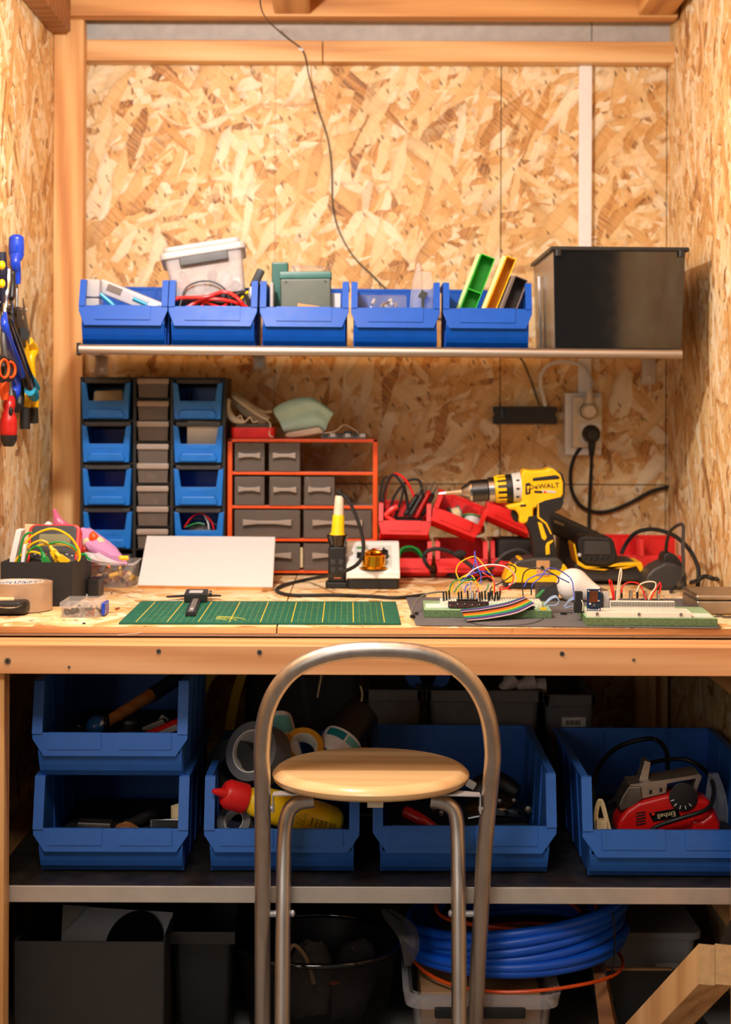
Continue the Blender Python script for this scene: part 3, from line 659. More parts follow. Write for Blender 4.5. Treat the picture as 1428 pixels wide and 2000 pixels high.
# ------------------------------------------------------------------ black tower of blue bins and smoky drawers
YC = 3.45
tw = thing('drawer_tower', 'black tower of eight blue tilt bins and a column of smoky drawers', 'drawer tower', (xx(298, YC), YC, DZ))
L_, R_, T_, B_ = xx(157, YC), xx(440, YC), zz(738, YC), DZ + .0005
cA, cB = xx(263, YC), xx(336, YC)     # the two uprights between columns
b = MB()
for x in (L_ + .003, cA, cB, R_ - .003): b.b2((x - .0035, YC, B_), (x + .0035, YC + .15, T_), .0008)
b.b2((L_, YC, T_ - .004), (R_, YC + .15, T_), .0008); b.b2((L_, YC + .147, B_), (R_, YC + .15, T_)); b.b2((L_, YC, B_), (R_, YC + .15, B_ + .012), .0008)
rows = [738, 822, 906, 990, 1074]
for py in rows[1:]:
    z = zz(py, YC)
    for xa, xb in ((L_ + .006, cA - .003), (cB + .003, R_ - .006)): b.b2((xa, YC + .004, z - .003), (xb, YC + .147, z))
b.build('frame', 'black', tw, True)
for py in rows[:4]:
    z = zz(py, YC)
    for xa, xb in ((L_ + .008, cA - .008), (cB + .008, R_ - .008)):
        b = MB(); b.b2((xa, YC - .003, z - .013), (xb, YC + .003, z - .004), .0015); b.build('top_strip', 'dark_grey', tw, True)
M['bin_inside'] = plain('drawer_blue_deep', (10, 46, 96), .5)
def tilt_bin(cx, ptop, pbot, wpx):
    zt, zb = zz(ptop, YC), zz(pbot, YC); w = wpx / 2 / F * YC; h = zt - zb; y = YC - .012
    b = MB()
    zl = zb + h * .50; zs = zb + h * .44       # lip height, shoulder
    # sides sweep down to a low lip: front face outline
    o = [(cx - w, zt), (cx - w * .80, zt - h * .04), (cx - w * .70, zl), (cx + w * .70, zl), (cx + w * .80, zt - h * .04), (cx + w, zt), (cx + w * .93, zb), (cx - w * .93, zb)]
    b.prism(o, 'y', y, y + .005, .0012)
    for sg in (-1, 1):
        hexa(b, [(cx + sg * (w * .93 - .003), y + .003, zb), (cx + sg * w * .93, y + .003, zb), (cx + sg * w * .93, y + .12, zb), (cx + sg * (w * .93 - .003), y + .12, zb)],
             [(cx + sg * (w - .003), y + .003, zt), (cx + sg * w, y + .003, zt), (cx + sg * w, y + .12, zt - .004), (cx + sg * (w - .003), y + .12, zt - .004)])
    b.b2((cx - w * .93, y + .003, zb), (cx + w * .93, y + .12, zb + .002)); b.b2((cx - w * .93, y + .117, zb), (cx + w * .93, y + .12, zt - .01))
    o = b.build('tilt_bin', 'drawer_blue', tw, True, ang=24)
    b = MB(); b.prism([(cx - w * .74, zb + h * .02), (cx - w * .78, zb + h * .10), (cx - w * .66, zb + h * .26), (cx + w * .66, zb + h * .26), (cx + w * .78, zb + h * .10), (cx + w * .74, zb + h * .02)], 'y', y - .006, y + .001, .004, 3); b.build('grip', 'drawer_blue', o, True)
    b = MB(); b.b2((cx - w * .48, y - .0008, zb + h * .36), (cx + w * .48, y + .001, zb + h * .45), .0004); b.build('label_field', 'drawer_blue', o, True)
for i in range(4):
    tilt_bin(xx(208 + i * 1.5, YC), 748 + 84 * i, 820 + 84 * i, 95)
    tilt_bin(xx(387 + i * 1.2, YC), 748 + 84 * i, 820 + 84 * i, 97)
tops = [740, 784, 824, 868, 906, 950, 990, 1034]
for i, py in enumerate(tops):
    zt = zz(py, YC); zb = zz(py + 38, YC); xa, xb = cA + .0045, cB - .0045; xa, xb = xa + .002, xb - .002
    b = MB(); hexa(b, [(xa + .003, YC - .004, zb), (xb - .003, YC - .004, zb), (xb - .003, YC - .001, zb), (xa + .003, YC - .001, zb)], [(xa, YC - .004, zt), (xb, YC - .004, zt), (xb, YC - .001, zt), (xa, YC - .001, zt)])
    b.b2((xa + .003, YC, zb), (xb - .003, YC + .13, zb + .0015)); b.b2((xa + .002, YC, zb), (xa + .0035, YC + .13, zt - .01)); b.b2((xb - .0035, YC, zb), (xb - .002, YC + .13, zt - .01))
    o = b.build('small_drawer', 'smoke', tw, True)
    b = MB(); b.b2((xa - .001, YC - .010, zt - .012), (xb + .001, YC - .002, zt), .003); b.build('drawer_grip', 'smoke_light', o, True)
    b = MB(); b.b2((cA + .0035, YC, zb - .004), (cB - .0035, YC + .14, zb - .0015)); b.build('drawer_runner', 'black', tw, True)
for xa, xb in ((L_ + .008, cA - .005), (cB + .005, R_ - .008)):
    b = MB(); b.b2((xa, YC - .002, DZ + .014), (xb, YC + .12, zz(1084, YC)), .002); o = b.build('base_drawer', 'dark_grey', tw, True)
    b = MB(); b.b2((xa + .02, YC - .010, DZ + .03), (xb - .02, YC - .001, DZ + .038), .002); b.build('drawer_grip', 'dark_grey', o, True)
# contents of the tower
def lump(name, label, cat, c, sz, mat, seed=0, group=None, n=10, m=7, amp=.25):
    random.seed(seed); b = MB(); b.sph(c, sz, n, m)
    for v in b.bm.verts: v.co = Vector(c) + (v.co - Vector(c)) * random.uniform(1 - amp, 1 + amp)
    return b.solo(name, label, cat, mat, group, sub=1)
b = MB(); b.box((xx(208, YC) , YC + .05, zz(786, YC)), (.062, .05, .040), (R(-12), R(-3), 0), .006); b.solo('paper_packet', 'crumpled cream paper packet in the topmost blue tilt bin next to the post', 'packet', 'cream_card')
b = MB(); hexa(b, [U(365, 880, 3.47), U(426, 880, 3.47), U(426, 880, 3.475), U(365, 880, 3.475)], [U(366, 822, 3.452), U(428, 824, 3.452), U(428, 824, 3.457), U(366, 822, 3.457)]); b._bevel(list(b.bm.faces), .001)
M['mottled_bag'] = clear('mottled_bag', (214, 206, 196), .75, .3); b.solo('zip_bag', 'clear zip bag of small parts sticking up out of a tilt bin', 'bag', 'mottled_bag')
for k in range(2): b = MB(); b.cyl(U(362 + 7 * k, 810, 3.49), U(368 + 7 * k, 762, 3.52), .0012, n=6); b.solo('metal_pin', 'thin metal pin leaning in the top tilt bin of the column beside the drawers', 'pin', 'steel', 'metal pins')
for k, (mt, pts) in enumerate((('red', [(360, 1030), (375, 1010), (395, 1003), (412, 1018), (418, 1034)]), ('green_wire', [(362, 1030), (384, 1022), (400, 1024)]), ('white', [(398, 1005), (406, 1020), (408, 1034)]), ('black', [(366, 1024), (380, 1014), (402, 1016), (424, 1026)]))):
    wire('wire_end', ('thin red wire', 'thin green wire', 'thin white wire', 'thin black wire')[k] + ' curled in the lowest tilt bin beside the orange rack', [U(a, c, 3.463 + .003 * k) for a, c in pts], .0014, mt, 'wire ends in the tilt bin')
lump('wire_tangle', 'dark tangle of parts filling the lowest tilt bin beside the orange rack', 'wires', U(392, 1034, 3.49), (.03, .02, .012), 'dark_grey', 4)
for k, (px, py, w, h, mt) in enumerate(((287, 811, .012, .02, 'copper'), (290, 846, .010, .008, 'copper'), (296, 930, .016, .012, 'cream_card'), (304, 980, .008, .008, 'cream_card'), (298, 1017, .010, .01, 'copper'))):
    b = MB(); b.box(U(px, py, 3.458), (w * 1.3, .008, h), (0, .1 * k, 0), .002); b.solo('small_parts', 'pale small parts seen through the ' + ('second', 'third', 'fifth', 'sixth', 'seventh')[k] + ' smoky drawer from the top', 'parts', mt, 'parts in the smoky drawers')
# ------------------------------------------------------------------ orange drawer rack
YO = 3.47; mL, mR = xx(445, YO), xx(738, YO)
rk = thing('drawer_rack', 'orange metal rack of clear smoky drawers, some slots empty', 'drawer rack', ((mL + mR) / 2, YO, DZ))
t = .0095; yb = YO + .17
b = MB()
b.b2((mL, YO, DZ + .0005), (mL + t, yb, zz(858, YO)), .001); b.b2((mR - t, YO, DZ + .0005), (mR, yb, zz(858, YO)), .001)
b.b2((mL, YO, zz(864, YO)), (mR, yb, zz(858, YO)), .001)
b.build('case', 'orange', rk, True)
for py in (925, 991, 1055, 1117):
    b = MB(); b.b2((mL + t, YO + .001, zz(py + 3, YO)), (mR - t, YO + .006, zz(py - 3, YO)), .001); b.build('shelf_rail', 'orange', rk, True)
    b = MB(); b.b2((mL + t, YO + .006, zz(py, YO) - .0005), (mR - t, yb, zz(py, YO) + .0005)); b.build('shelf_sheet', 'clear', rk, True)
def rack_drawer(pa, pb, pt, pbm, handle=True):
    xa, xb, z1, z0 = xx(pa, YO), xx(pb, YO), zz(pt, YO), zz(pbm, YO)
    b = MB(); b.b2((xa, YO - .002, z0), (xb, YO + .0005, z1), .0008); b.b2((xa, YO, z0), (xb, YO + .14, z0 + .0015)); b.b2((xa, YO, z0), (xa + .0015, YO + .14, z1 - .004)); b.b2((xb - .0015, YO, z0), (xb, YO + .14, z1 - .004)); b.b2((xa, YO + .1385, z0), (xb, YO + .14, z1 - .004))
    o = b.build('drawer', 'smoke', rk, True)
    if handle:
        c = (xa + xb) / 2; w = (xb - xa) * .37; zc = z0 + (z1 - z0) * .56
        b = MB(); b.prism([(c - w, zc - .006), (c - w, zc + .006), (c - w * .4, zc + .0035), (c + w * .4, zc + .0035), (c + w, zc + .006), (c + w, zc - .006), (c + w * .4, zc - .003), (c - w * .4, zc - .003)], 'y', YO - .012, YO - .002, .001); b.build('drawer_handle', 'smoke_light', o, True)
for a in ((459, 517, 866, 921), (526, 586, 866, 921), (459, 517, 932, 987), (527, 588, 932, 988), (595, 654, 932, 987), (459, 587, 997, 1051), (594, 726, 997, 1051), (459, 587, 1062, 1114), (594, 726, 1062, 1114)): rack_drawer(*a)
def in_rack(name, label, cat, px, py, d, mat, y=.03, rot=None, bev=.002, group=None):
    b = MB(); b.box(U(px, py, YO + y), d, rot, bev); return b.solo(name, label, cat, mat, group)
for k in range(6):
    b = MB(); p = U(482 + 13 * k, 1046, YO + .012); b.cyl(p, p + Vector((.016, 0, .002)), .0017, .0012, 8); b.solo('drill_bit', 'brass-coloured drill bit lying in the wide smoky drawer', 'drill bit', 'yellow', 'drill bits in the wide drawer')
in_rack('dark_clip', 'dark clamp seen through the second top drawer of the orange rack', 'clamp', 555, 906, (.045, .03, .012), 'black', .02); lump('dark_roll', 'grey roll in the corner of the second top drawer of the orange rack', 'roll', U(570, 902, YO + .02), (.009, .009, .009), 'grey', 2)
in_rack('paper_label', 'pale folded label in the top corner drawer of the orange rack', 'label', 490, 893, (.045, .002, .012), 'copper', .03)
in_rack('white_clip', 'white bent clip in the third drawer of the middle row', 'clip', 604, 945, (.005, .01, .03), 'white', .01, (0, -.3, 0)); in_rack('white_rod', 'short white rod across the third drawer of the middle row', 'rod', 632, 966, (.035, .004, .004), 'white', .008, (0, .06, 0)); in_rack('white_hook', 'white hook at the foot of the third drawer of the middle row', 'hook', 616, 981, (.022, .006, .003), 'white', .012)
in_rack('red_block', 'dark red block seen through the lowest drawer', 'block', 556, 1100, (.033, .02, .016), 'red_dark', .02); in_rack('pale_stick', 'pale upright stick seen through the lowest drawer', 'stick', 589, 1089, (.006, .004, .042), 'cream_card', .006); in_rack('white_block', 'white flat block at the foot of the lowest drawer', 'block', 608, 1106, (.028, .02, .006), 'white', .02)
in_rack('paper_slip', 'pale slip under the handle of the wide drawer', 'slip', 550, 1030, (.024, .002, .012), 'copper', .006)
# things on top of the rack
ZR = zz(858, YO) + .0005
o = thing('red_tin', 'small red box with a clear lid on top of the orange rack', 'box', (xx(495, 3.51), 3.53, ZR))
b = MB(); b.rpr(.090, .09, 0, .023, .008, bev=.002, k=.97); b.build('body', 'red', o); b = MB(); b.rpr(.074, .08, .0225, .030, .006, bev=.001); b.build('lid', 'smoke', o, label='clear lid')
M['safety'] = plain('ivory_plastic', (222, 208, 186), .4)
o = thing('dust_mask', 'ivory plastic half mask with elastic bands on the red box', 'mask', (xx(480, 3.53), 3.53, ZR + .030))
b = MB(); rows = []
for i in range(9):
    t_ = i / 8; cx = -.031 + .075 * t_; cz = .050 * (1 - t_) ** 1.6 + .003
    rows.append([Vector((cx + .010 * math.sin(a * 1.0), -.02 + .028 * math.cos(a) , cz + (.010 + .012 * math.sin(PI * t_)) * math.sin(a))) for a in [PI * k / 8 - .4 for k in range(9)]])
b.strip(rows); b.build('shell', 'safety', o, solid=.0025, sub=1)
b = MB(); b.tube([(-.034, -.03, .052), (-.036, -.032, .03), (-.022, -.036, .010), (.0, -.036, .004)], [.006, .008, .008, .004], 10, 4); b.build('nose_clip', 'safety', o)
b = MB(); b.tube([(-.016, -.036, .008), (-.008, -.042, .018), (0, -.042, .004), (.012, -.042, .014), (.018, -.042, .004), (.028, -.04, .006)], .0016, 6, 6); b.build('strap', 'cream', o)
b = MB(); b.tube([(.03, -.03, .03), (.045, -.03, .024), (.056, -.03, .026)], .0015, 6, 4); b.build('strap', 'cream', o)
b = MB(); b.tube([(.040, -.035, .012), (.054, -.042, .0), (.052, -.044, -.022), (.060, -.044, -.027)], .0013, 6, 5); b.build('strap', 'cream', o)
M['mask_blue'] = plain('mask_blue', (190, 234, 232), .8, var=.05); M['mask_white'] = plain('mask_white', (230, 222, 206), .8)
o = thing('face_mask', 'pale blue pleated surgical face mask draped on top of the orange rack', 'face mask', (xx(590, 3.52), 3.52, ZR))
def mp(px, py, y): return U(px, py, 3.52 + y)
gridp = [[(530, 800), (548, 786), (578, 777), (606, 772), (628, 786), (655, 806)], [(536, 812), (560, 800), (586, 790), (612, 782), (634, 796), (652, 810)], [(546, 826), (570, 814), (594, 806), (616, 798), (634, 808), (644, 820)], [(550, 838), (574, 830), (598, 820), (618, 816), (632, 822), (638, 836)], [(553, 846), (576, 841), (600, 838), (622, 832), (628, 838), (634, 846)], [(556, 856), (578, 855), (602, 852), (626, 847), (630, 848), (633, 850)]]
b = MB(); b.strip([[mp(px, py, -.03 + .022 * abs(k - 2.7) / 2.7 - (.014 if r % 2 else 0) + .002 * r) for k, (px, py) in enumerate(row)] for r, row in enumerate(gridp[:5])]); b.build('pleated_front', 'mask_blue', o, True, solid=.0015, sub=2)
b = MB(); b.strip([[mp(px, py, -.032 + .020 * abs(k - 2.7) / 2.7 + .008 * r) for k, (px, py) in enumerate(row)] for r, row in enumerate(gridp[4:])]); b.build('edge_band', 'mask_white', o, True, solid=.0015, sub=1)
b = MB(); b.tube([mp(530, 800, 0), mp(515, 804, .005), mp(500, 803, .01)], .0014, 6, 4); b.build('ear_loop', 'cream', o, True)
b = MB(); b.tube([mp(634, 846, -.02), mp(655, 842, -.02), mp(672, 830, -.01), mp(690, 838, 0), mp(700, 846, .0)], .0012, 6, 5); b.build('ear_loop', 'cream', o, True)
o = thing('socket_tray', 'flat grey tray of small bits at the end of the rack top', 'tray', (xx(672, 3.52), 3.52, ZR))
b = MB(); b.b2((-.046, -.025, 0), (.046, .025, .008), .001); b.build('body', 'grey', o)
for k in range(6): b = MB(); b.b2((-.044 + .0155 * k, -.0255, .003), (-.033 + .0155 * k, .02, .0105), .001); b.build('bit', ('dark_grey', 'light_grey')[k % 2], o)
b = MB(); b.b2((0, -.01, .009), (.018, .01, .016), .002); b.build('knob', 'black', o)
# ------------------------------------------------------------------ on the bench, towards the back
def DYp(px, py): return F * (CZ - DZ) / ((py - HY) - (px - HX) * math.sin(ROLL))
def D(px, py, up=0.0):
    p = U(px, py, DYp(px, py)); p.z = DZ + up; return p
M['board_white'] = plain('board_white', (216, 217, 219), .45, var=.015)
# white drawing board propped on a slope
c0, c1 = D(270, 1149), D(533, 1153); t0, t1 = U(288, 1053, 3.39), U(538, 1055, 3.39)
o = thing('drawing_board', 'white tilted board with a pale wooden edge propped in front of the blue tower', 'board', (c0 + c1) / 2)
nrm = (c1 - c0).cross(t0 - c0).normalized()
if nrm.z < 0: nrm = -nrm
b = MB(); e = nrm * .006
hexa(b, [c0, c1, t1, t0], [c0 + e, c1 + e, t1 + e, t0 + e]); b.build('core', 'pine_x', o, True)
b = MB(); hexa(b, [c0 + e, c1 + e, t1 + e, t0 + e], [c0 + e * 1.3, c1 + e * 1.3, t1 + e * 1.3, t0 + e * 1.3]); b.build('white_face', 'board_white', o, True, label='white writing face')
for q in (.2, .8):
    tp = t0.lerp(t1, q); b = MB(); b.b2((tp.x - .01, tp.y - .012, DZ + .0005), (tp.x + .01, tp.y + .004, tp.z - .004), .001); b.build('prop', 'pine_z', o, True)
# soldering station
A = D(729, 1151); sY = A.y; w_ = 52.5 / F * sY
st = thing('soldering_station', 'white and black soldering station with a sloped control panel', 'soldering station', (A.x, sY, DZ))
zt_ = zz(1056, 3.36); h0 = .020
b = MB(); b.rpr(2 * w_ * .97, .135, 0.0005, h0, .008, (0, .0675), bev=.002); b.build('base', 'black', st)
zl0 = h0; zl1 = h0 + .014; zr = zt_ - DZ
pr = [(0, zl0), (.135, zl0), (.135, zr), (.105, zr), (.004, zl1 + .002), (0, zl1)]
b = MB(); n = len(pr)
b.prism(pr, 'x', -w_, w_, .004, 3); b.build('housing', 'white', st)
pan0, pan1 = Vector((0, .004, zl1 + .002)), Vector((0, .105, zr)); pd = pan1 - pan0; pn = Vector((0, -pd.z, pd.y)).normalized()
def onp(u, v, off=.0006): return pan0 + pd * v + Vector((u * w_, 0, 0)) + pn * off
b = MB(); hexa(b, [onp(-.70, .10, -.001), onp(.70, .10, -.001), onp(.70, .86, -.001), onp(-.70, .86, -.001)], [onp(-.70, .10), onp(.70, .10), onp(.70, .86), onp(-.70, .86)])
M['panel_grey'] = plain('panel_grey', (206, 212, 210), .5); pnl = b.build('control_panel', 'panel_grey', st)
b = MB(); hexa(b, [onp(-.62, .40, 0), onp(-.36, .40, 0), onp(-.36, .60, 0), onp(-.62, .60, 0)], [onp(-.62, .40, .002), onp(-.36, .40, .002), onp(-.36, .60, .002), onp(-.62, .60, .002)]); b.build('switch', 'black', pnl)
b = MB(); b.cyl(onp(.42, .44), onp(.42, .44) + pn * .014, .0085, .0075, 18); b.build('dial', 'black', pnl)
b = MB(); b.cyl(onp(.40, .74), onp(.40, .74) + pn * .002, .0022, n=10); b.build('lamp_lens', 'black', pnl)
b = MB(); hexa(b, [onp(-.62, .74, 0), onp(-.28, .74, 0), onp(-.28, .80, 0), onp(-.62, .80, 0)], [onp(-.62, .74, .001), onp(-.28, .74, .001), onp(-.28, .80, .001), onp(-.62, .80, .001)]); b.build('green_strip', 'green_wire', pnl)
b = MB(); hexa(b, [onp(0, .74, 0), onp(.28, .74, 0), onp(.28, .76, 0), onp(0, .76, 0)], [onp(0, .74, .001), onp(.28, .74, .001), onp(.28, .76, .001), onp(0, .76, .001)]); b.build('red_strip', 'red_dark', pnl)
b = MB(); b.b2((-w_ * .8, -.004, h0 + .001), (w_ * .9, .006, h0 + .003), .001); b.build('front_sill', 'cream', st)
# brass tip cleaner standing on the lip of the station
tc = Vector((xx(731, sY), sY + .020, DZ + zl1 + .004)); rc = 24 / F * sY
o = thing('tip_cleaner', 'shiny brass pot of curled brass wool on the front of the soldering station', 'tip cleaner', tc)
b = MB(); b.lathe([(rc * 1.25, 0), (rc * 1.25, .002), (rc * .98, .004), (rc * .98, .024), (rc * 1.03, .026), (rc * .8, .027), (rc * .8, .015)], n=30); b.build('pot', 'brass', o)
random.seed(5); b = MB()
pts = []
for k in range(70):
    a = k * 1.9; q = rc * .75 * math.sqrt(random.random()); pts.append((q * math.cos(a), q * math.sin(a), .022 + .018 * random.random() * (1 - q / rc * .6)))
b.tube(pts, .0013, 5, 3); b.build('brass_wool', 'brass', o)
# soldering iron in its holder
hx = xx(659, 3.22); hY = 3.26
ho = thing('iron_holder', 'black holder with a spring funnel carrying the soldering iron', 'holder', (hx, hY, DZ))
kk = F / hY
b = MB(); b.rpr(.044, .05, .0005, .012, .006, bev=.002); b.rpr(.034, .036, .012, (1118 - 1050) / kk + .012, .006, bev=.003); b.build('body', 'black', ho)
b = MB(); b.lathe([(.012, .066), (.015, .08), (.019, .094), (.021, .100), (.0195, .102), (.013, .088)], n=24); b.build('funnel', 'black_gloss', ho)
for z in (.03, .045): b = MB(); b.b2((-.012, -.0195, z), (-.003, -.0175, z + .010), .001); b.b2((.003, -.0195, z), (.012, -.0195 + .002, z + .010), .001); b.build('slot', 'dark_grey', ho)
b = MB(); b.b2((-.006, -.0192, .018), (.008, -.0176, .021), .0005); b.build('marking', 'copper', ho)
si = thing('soldering_iron', 'soldering iron with a cream and yellow handle standing in its black holder', 'soldering iron', (hx, hY, DZ + .085), (0, R(2.5), 0))
b = MB(); b.lathe([(.004, -.02), (.0155, .012), (.0158, .016), (.0125, .022), (.0115, .050), (.0105, .055)], n=22); b.build('collar', 'lemon', si, label='yellow sleeve')
b = MB(); b.lathe([(.0095, .054), (.0098, .060), (.0085, .088), (.0075, .092)], n=20); b.build('handle', 'cream', si)
b = MB(); b.lathe([(.0055, .091), (.0055, .097), (.004, .104)], n=14); b.build('strain_relief', 'black_soft', si)
wire('iron_cable', 'black soldering iron cable looping down and across the bench', [Vector((hx + .006, hY, DZ + .185)), U(662, 962, 3.255), U(680, 976, 3.25), U(700, 1020, 3.2), U(710, 1065, 3.13), U(700, 1100, 3.09), U(660, 1120, 3.07), D(600, 1138, .006), D(552, 1148, .004), D(541, 1158, .003), D(572, 1166, .003), D(650, 1166, .003), D(720, 1168, .003), D(775, 1171, .003), D(830, 1166, .004)], .0035, 'black_soft', n=10)
# ------------------------------------------------------------------ red bins with leads and solder
RB = dict(W=.106, D=.115, H=.074, hl=.040, hb=.012, wb=.050)
rl = ['lower red bin beside the orange rack with green wire inside', 'red bin on top of the one beside the orange rack, stuffed with test leads', 'lower red bin in the middle of the red pile', 'tilted red bin holding solder reels', 'red bin under the drill, lowest of the pile by its chuck', 'tilted red bin partly hidden behind the drill grip', 'red bin behind the battery charger', 'outer red bin against the bare side wall']
r0 = make_bin('red_bin', rl[0], 'small red bins on the bench', mat='red', ribs=0, t=.0025, ys=.016, post=.009, tip=.006, **RB)
def rb(i, loc, rot=(0, 0, 0)):
    o = r0 if i == 0 else dup(r0, (0, 0, 0), rl[i]); o.location = loc; o.rotation_euler = rot; return o
YR = 3.42
rb(0, (xx(794, YR), YR, DZ + .0005)); rb(1, (xx(791, YR), YR - .004, DZ + .0775), (0, R(1), 0))
rb(2, (xx(903, YR), YR, DZ + .0005)); rb(3, (xx(898, YR) - .017, YR - .006, DZ + .0900), (0, R(22), 0))
rb(4, (xx(1012, YR), YR + .02, DZ + .0005)); rb(5, (xx(1008, YR) - .022, YR + .002, DZ + .0990), (0, R(24), 0))
rb(6, (xx(1205, 3.52), 3.52, DZ + .0005)); rb(7, (xx(1316, 3.50) - .016, 3.50, DZ + .0005), (0, R(0), 0))
g = 'test leads in the red bin'
for k, (pts, mt, lab) in enumerate((
    ([(752, 1010), (748, 985), (752, 955), (765, 928), (778, 935), (792, 960), (800, 1005)], 'black', 'black test lead looping highest out of the red bin'),
    ([(750, 990), (755, 950), (770, 926), (790, 935), (805, 960), (815, 990)], 'red', 'red test lead arching beside the black one'),
    ([(760, 1015), (766, 980), (780, 955), (800, 938), (820, 940), (825, 970)], 'black', 'black test lead crossing the middle of the bundle'),
    ([(772, 1010), (784, 975), (790, 950), (796, 990), (800, 1010)], 'black', 'short upright black test lead loop'),
    ([(745, 995), (742, 975), (748, 940), (757, 930)], 'black', 'black test lead at the rack side of the bundle'))):
    wire('test_lead', lab, [U(a, c, YR + .03 + .008 * (k % 3)) for a, c in pts], .0028, mt, g)
for k, (a, c, mt, lab) in enumerate((((800, 1010), (838, 944), 'black', 'black test probe leaning out of the red bin'), ((812, 1012), (850, 938), 'red_dark', 'dark red test probe leaning furthest out'), ((790, 1008), (826, 950), 'black', 'black test probe lying low in the bundle'), ((822, 1010), (856, 946), 'black', 'black test probe at the outer corner of the bundle'))):
    p0, p1 = U(*a, YR + .02 + .006 * k), U(*c, YR + .03 + .004 * k); d = p1 - p0
    o = thing('test_probe', lab, 'test probe', p0, dirM(d), g)
    b = MB(); b.lathe([(.003, 0), (.0055, .008), (.005, d.length * .6), (.006, d.length * .66), (.003, d.length * .72)], n=12); b.build('grip', mt, o)
    b = MB(); b.cyl((0, 0, d.length * .7), (0, 0, d.length), .0022, .0008, 8); b.build('tip', 'black' if mt == 'black' else 'dark_grey', o)
b = MB(); b.tube([U(752, 1008, YR + .012), U(765, 995, YR + .012), U(776, 990, YR + .014)], .006, 8, 4); b.tube([U(752, 1008, YR + .012), U(770, 1018, YR + .010)], .005, 8, 0); b.solo('test_clip', 'red clip in the front corner of the lead-filled red bin', 'clip', 'red')
b = MB(); b.b2((xx(752, YR), YR + .02, DZ + .082), (xx(832, YR), YR + .10, DZ + .120), .01); b.solo('lead_bundle', 'dark mass of coiled test leads filling the red bin', 'leads', 'black_soft')
for k in range(2): wire('green_lead', ('outer', 'inner')[k] + ' green wire arc in the lower red bin by the orange rack', [U(778, 1100, YR + .02 + .01 * k), U(783, 1075 + 5 * k, YR + .02 + .01 * k), U(800, 1068 + 6 * k, YR + .02 + .01 * k), U(818, 1076 + 5 * k, YR + .02 + .01 * k), U(830, 1100, YR + .02 + .01 * k)], .0028, 'green_wire')
def spool(name, lab, c, r, wd, d, m1, m2):
    o = thing(name, lab, 'reel', c, dirM(d))
    b = MB(); b.lathe([(r, -wd / 2), (r, -wd / 2 + .002), (r * .5, -wd / 2 + .002)], n=24); b.build('flange', m1, o)
    b = MB(); b.lathe([(r * .5, wd / 2 - .002), (r, wd / 2 - .002), (r, wd / 2)], n=24); b.build('flange', m1, o)
    b = MB(); b.lathe([(r * .78, -wd / 2 + .002), (r * .78, wd / 2 - .002)], n=24); b.build('winding', m2, o); return o
spool('solder_reel', 'green reel of solder in the tilted red bin', U(922, 1022, YR + .03), .022, .024, (.2, .5, 1), 'green_wire', 'light_grey')
spool('solder_reel', 'small grey reel standing behind the green one', U(888, 1005, YR + .05), .018, .022, (1, .3, .2), 'grey', 'cream_card')
b = MB(); b.box(U(915, 1004, YR + .07), (.03, .006, .03), (0, .5, 0), .002); b.solo('red_card', 'dark red card behind the green solder reel', 'card', 'red_dark')
lump('wire_ball', 'ball of pinkish wire in the tilted red bin', 'wire', U(935, 1034, YR + .03), (.014, .014, .012), 'copper', 7)
b = MB(); b.b2((xx(974, YR), YR + .018, zz(1100, YR)), (xx(1046, YR), YR + .09, zz(1052, YR)), .012); b.solo('black_pouch', 'black pouch in the lowest red bin by the drill', 'pouch', 'black_soft')
# ------------------------------------------------------------------ cordless drill
YDr = 3.27
def q(px, py): return (xx(px, YDr), zz(py, YDr))
def qv(px, py, y=0.0): return Vector((xx(px, YDr), YDr + y, zz(py, YDr)))
dr = thing('cordless_drill', 'yellow and black cordless drill standing on its battery with the bit pointing sideways', 'drill', (xx(1040, YDr), YDr, DZ))
ax0, ax1 = qv(905, 960), qv(1092, 945); ad = (ax1 - ax0).normalized(); RA = dirM(ad)
def alathe(name, prof, mat, par=dr, n=28):
    """profile given as (pixel x, radius in pixels)"""
    b = MB(); p = [(r / F * YDr, (x - 905) / F * YDr) for x, r in prof]
    b.lathe(p, ax0, RA, n); return b.build(name, mat, par, True)
b = MB(); b.cyl(ax0 - ad * .047, ax0 - ad * .034, .0012, .0035, 8); b.cyl(ax0 - ad * .034, ax0 - ad * .018, .0038, .0038, 6); b.cyl(ax0 - ad * .018, ax0 + ad * .002, .0046, .0046, 6); b.build('driver_bit', 'steel', dr, True)
ch = alathe('chuck', [(902, 8), (906, 12), (915, 18), (918, 20), (918.5, 20)], 'steel'); alathe('chuck_ring', [(918, 19), (918.5, 21.5), (922, 21.5), (922.5, 20)], 'chrome', ch)
M['gunmetal'] = metal('gunmetal', (96, 94, 96), .34); alathe('chuck_sleeve', [(922, 20.5), (923, 21.5), (953, 21.5), (954, 20)], 'gunmetal', ch)
alathe('chuck_collar', [(954, 22), (955, 24.5), (966, 24.5), (968, 22)], 'steel', ch)
co = alathe('torque_collar', [(967, 22), (967.5, 25), (996, 27), (998, 24)], 'black')
for k in range(14):
    a = 2 * PI * k / 14; r = 25.8 / F * YDr; u = RA @ Vector((math.cos(a), math.sin(a), 0)); c = ax0 + ad * ((982 - 905) / F * YDr) + u * r
    b = MB(); rot = Matrix((ad, u, ad.cross(u))).transposed(); b.box(c, (.022, .003, .0062), rot, .001); b.build('grip_rib', 'yellow', co, True)
alathe('collar_front', [(966.5, 23), (967, 26), (972, 26.4), (973, 24)], 'yellow', co); alathe('collar_back', [(988, 22), (988.5, 27.6), (1000, 28), (1001, 24)], 'black', co)
mr = alathe('mode_ring', [(1001, 22), (1001.5, 28.5), (1018, 30), (1020, 26)], 'light_grey')
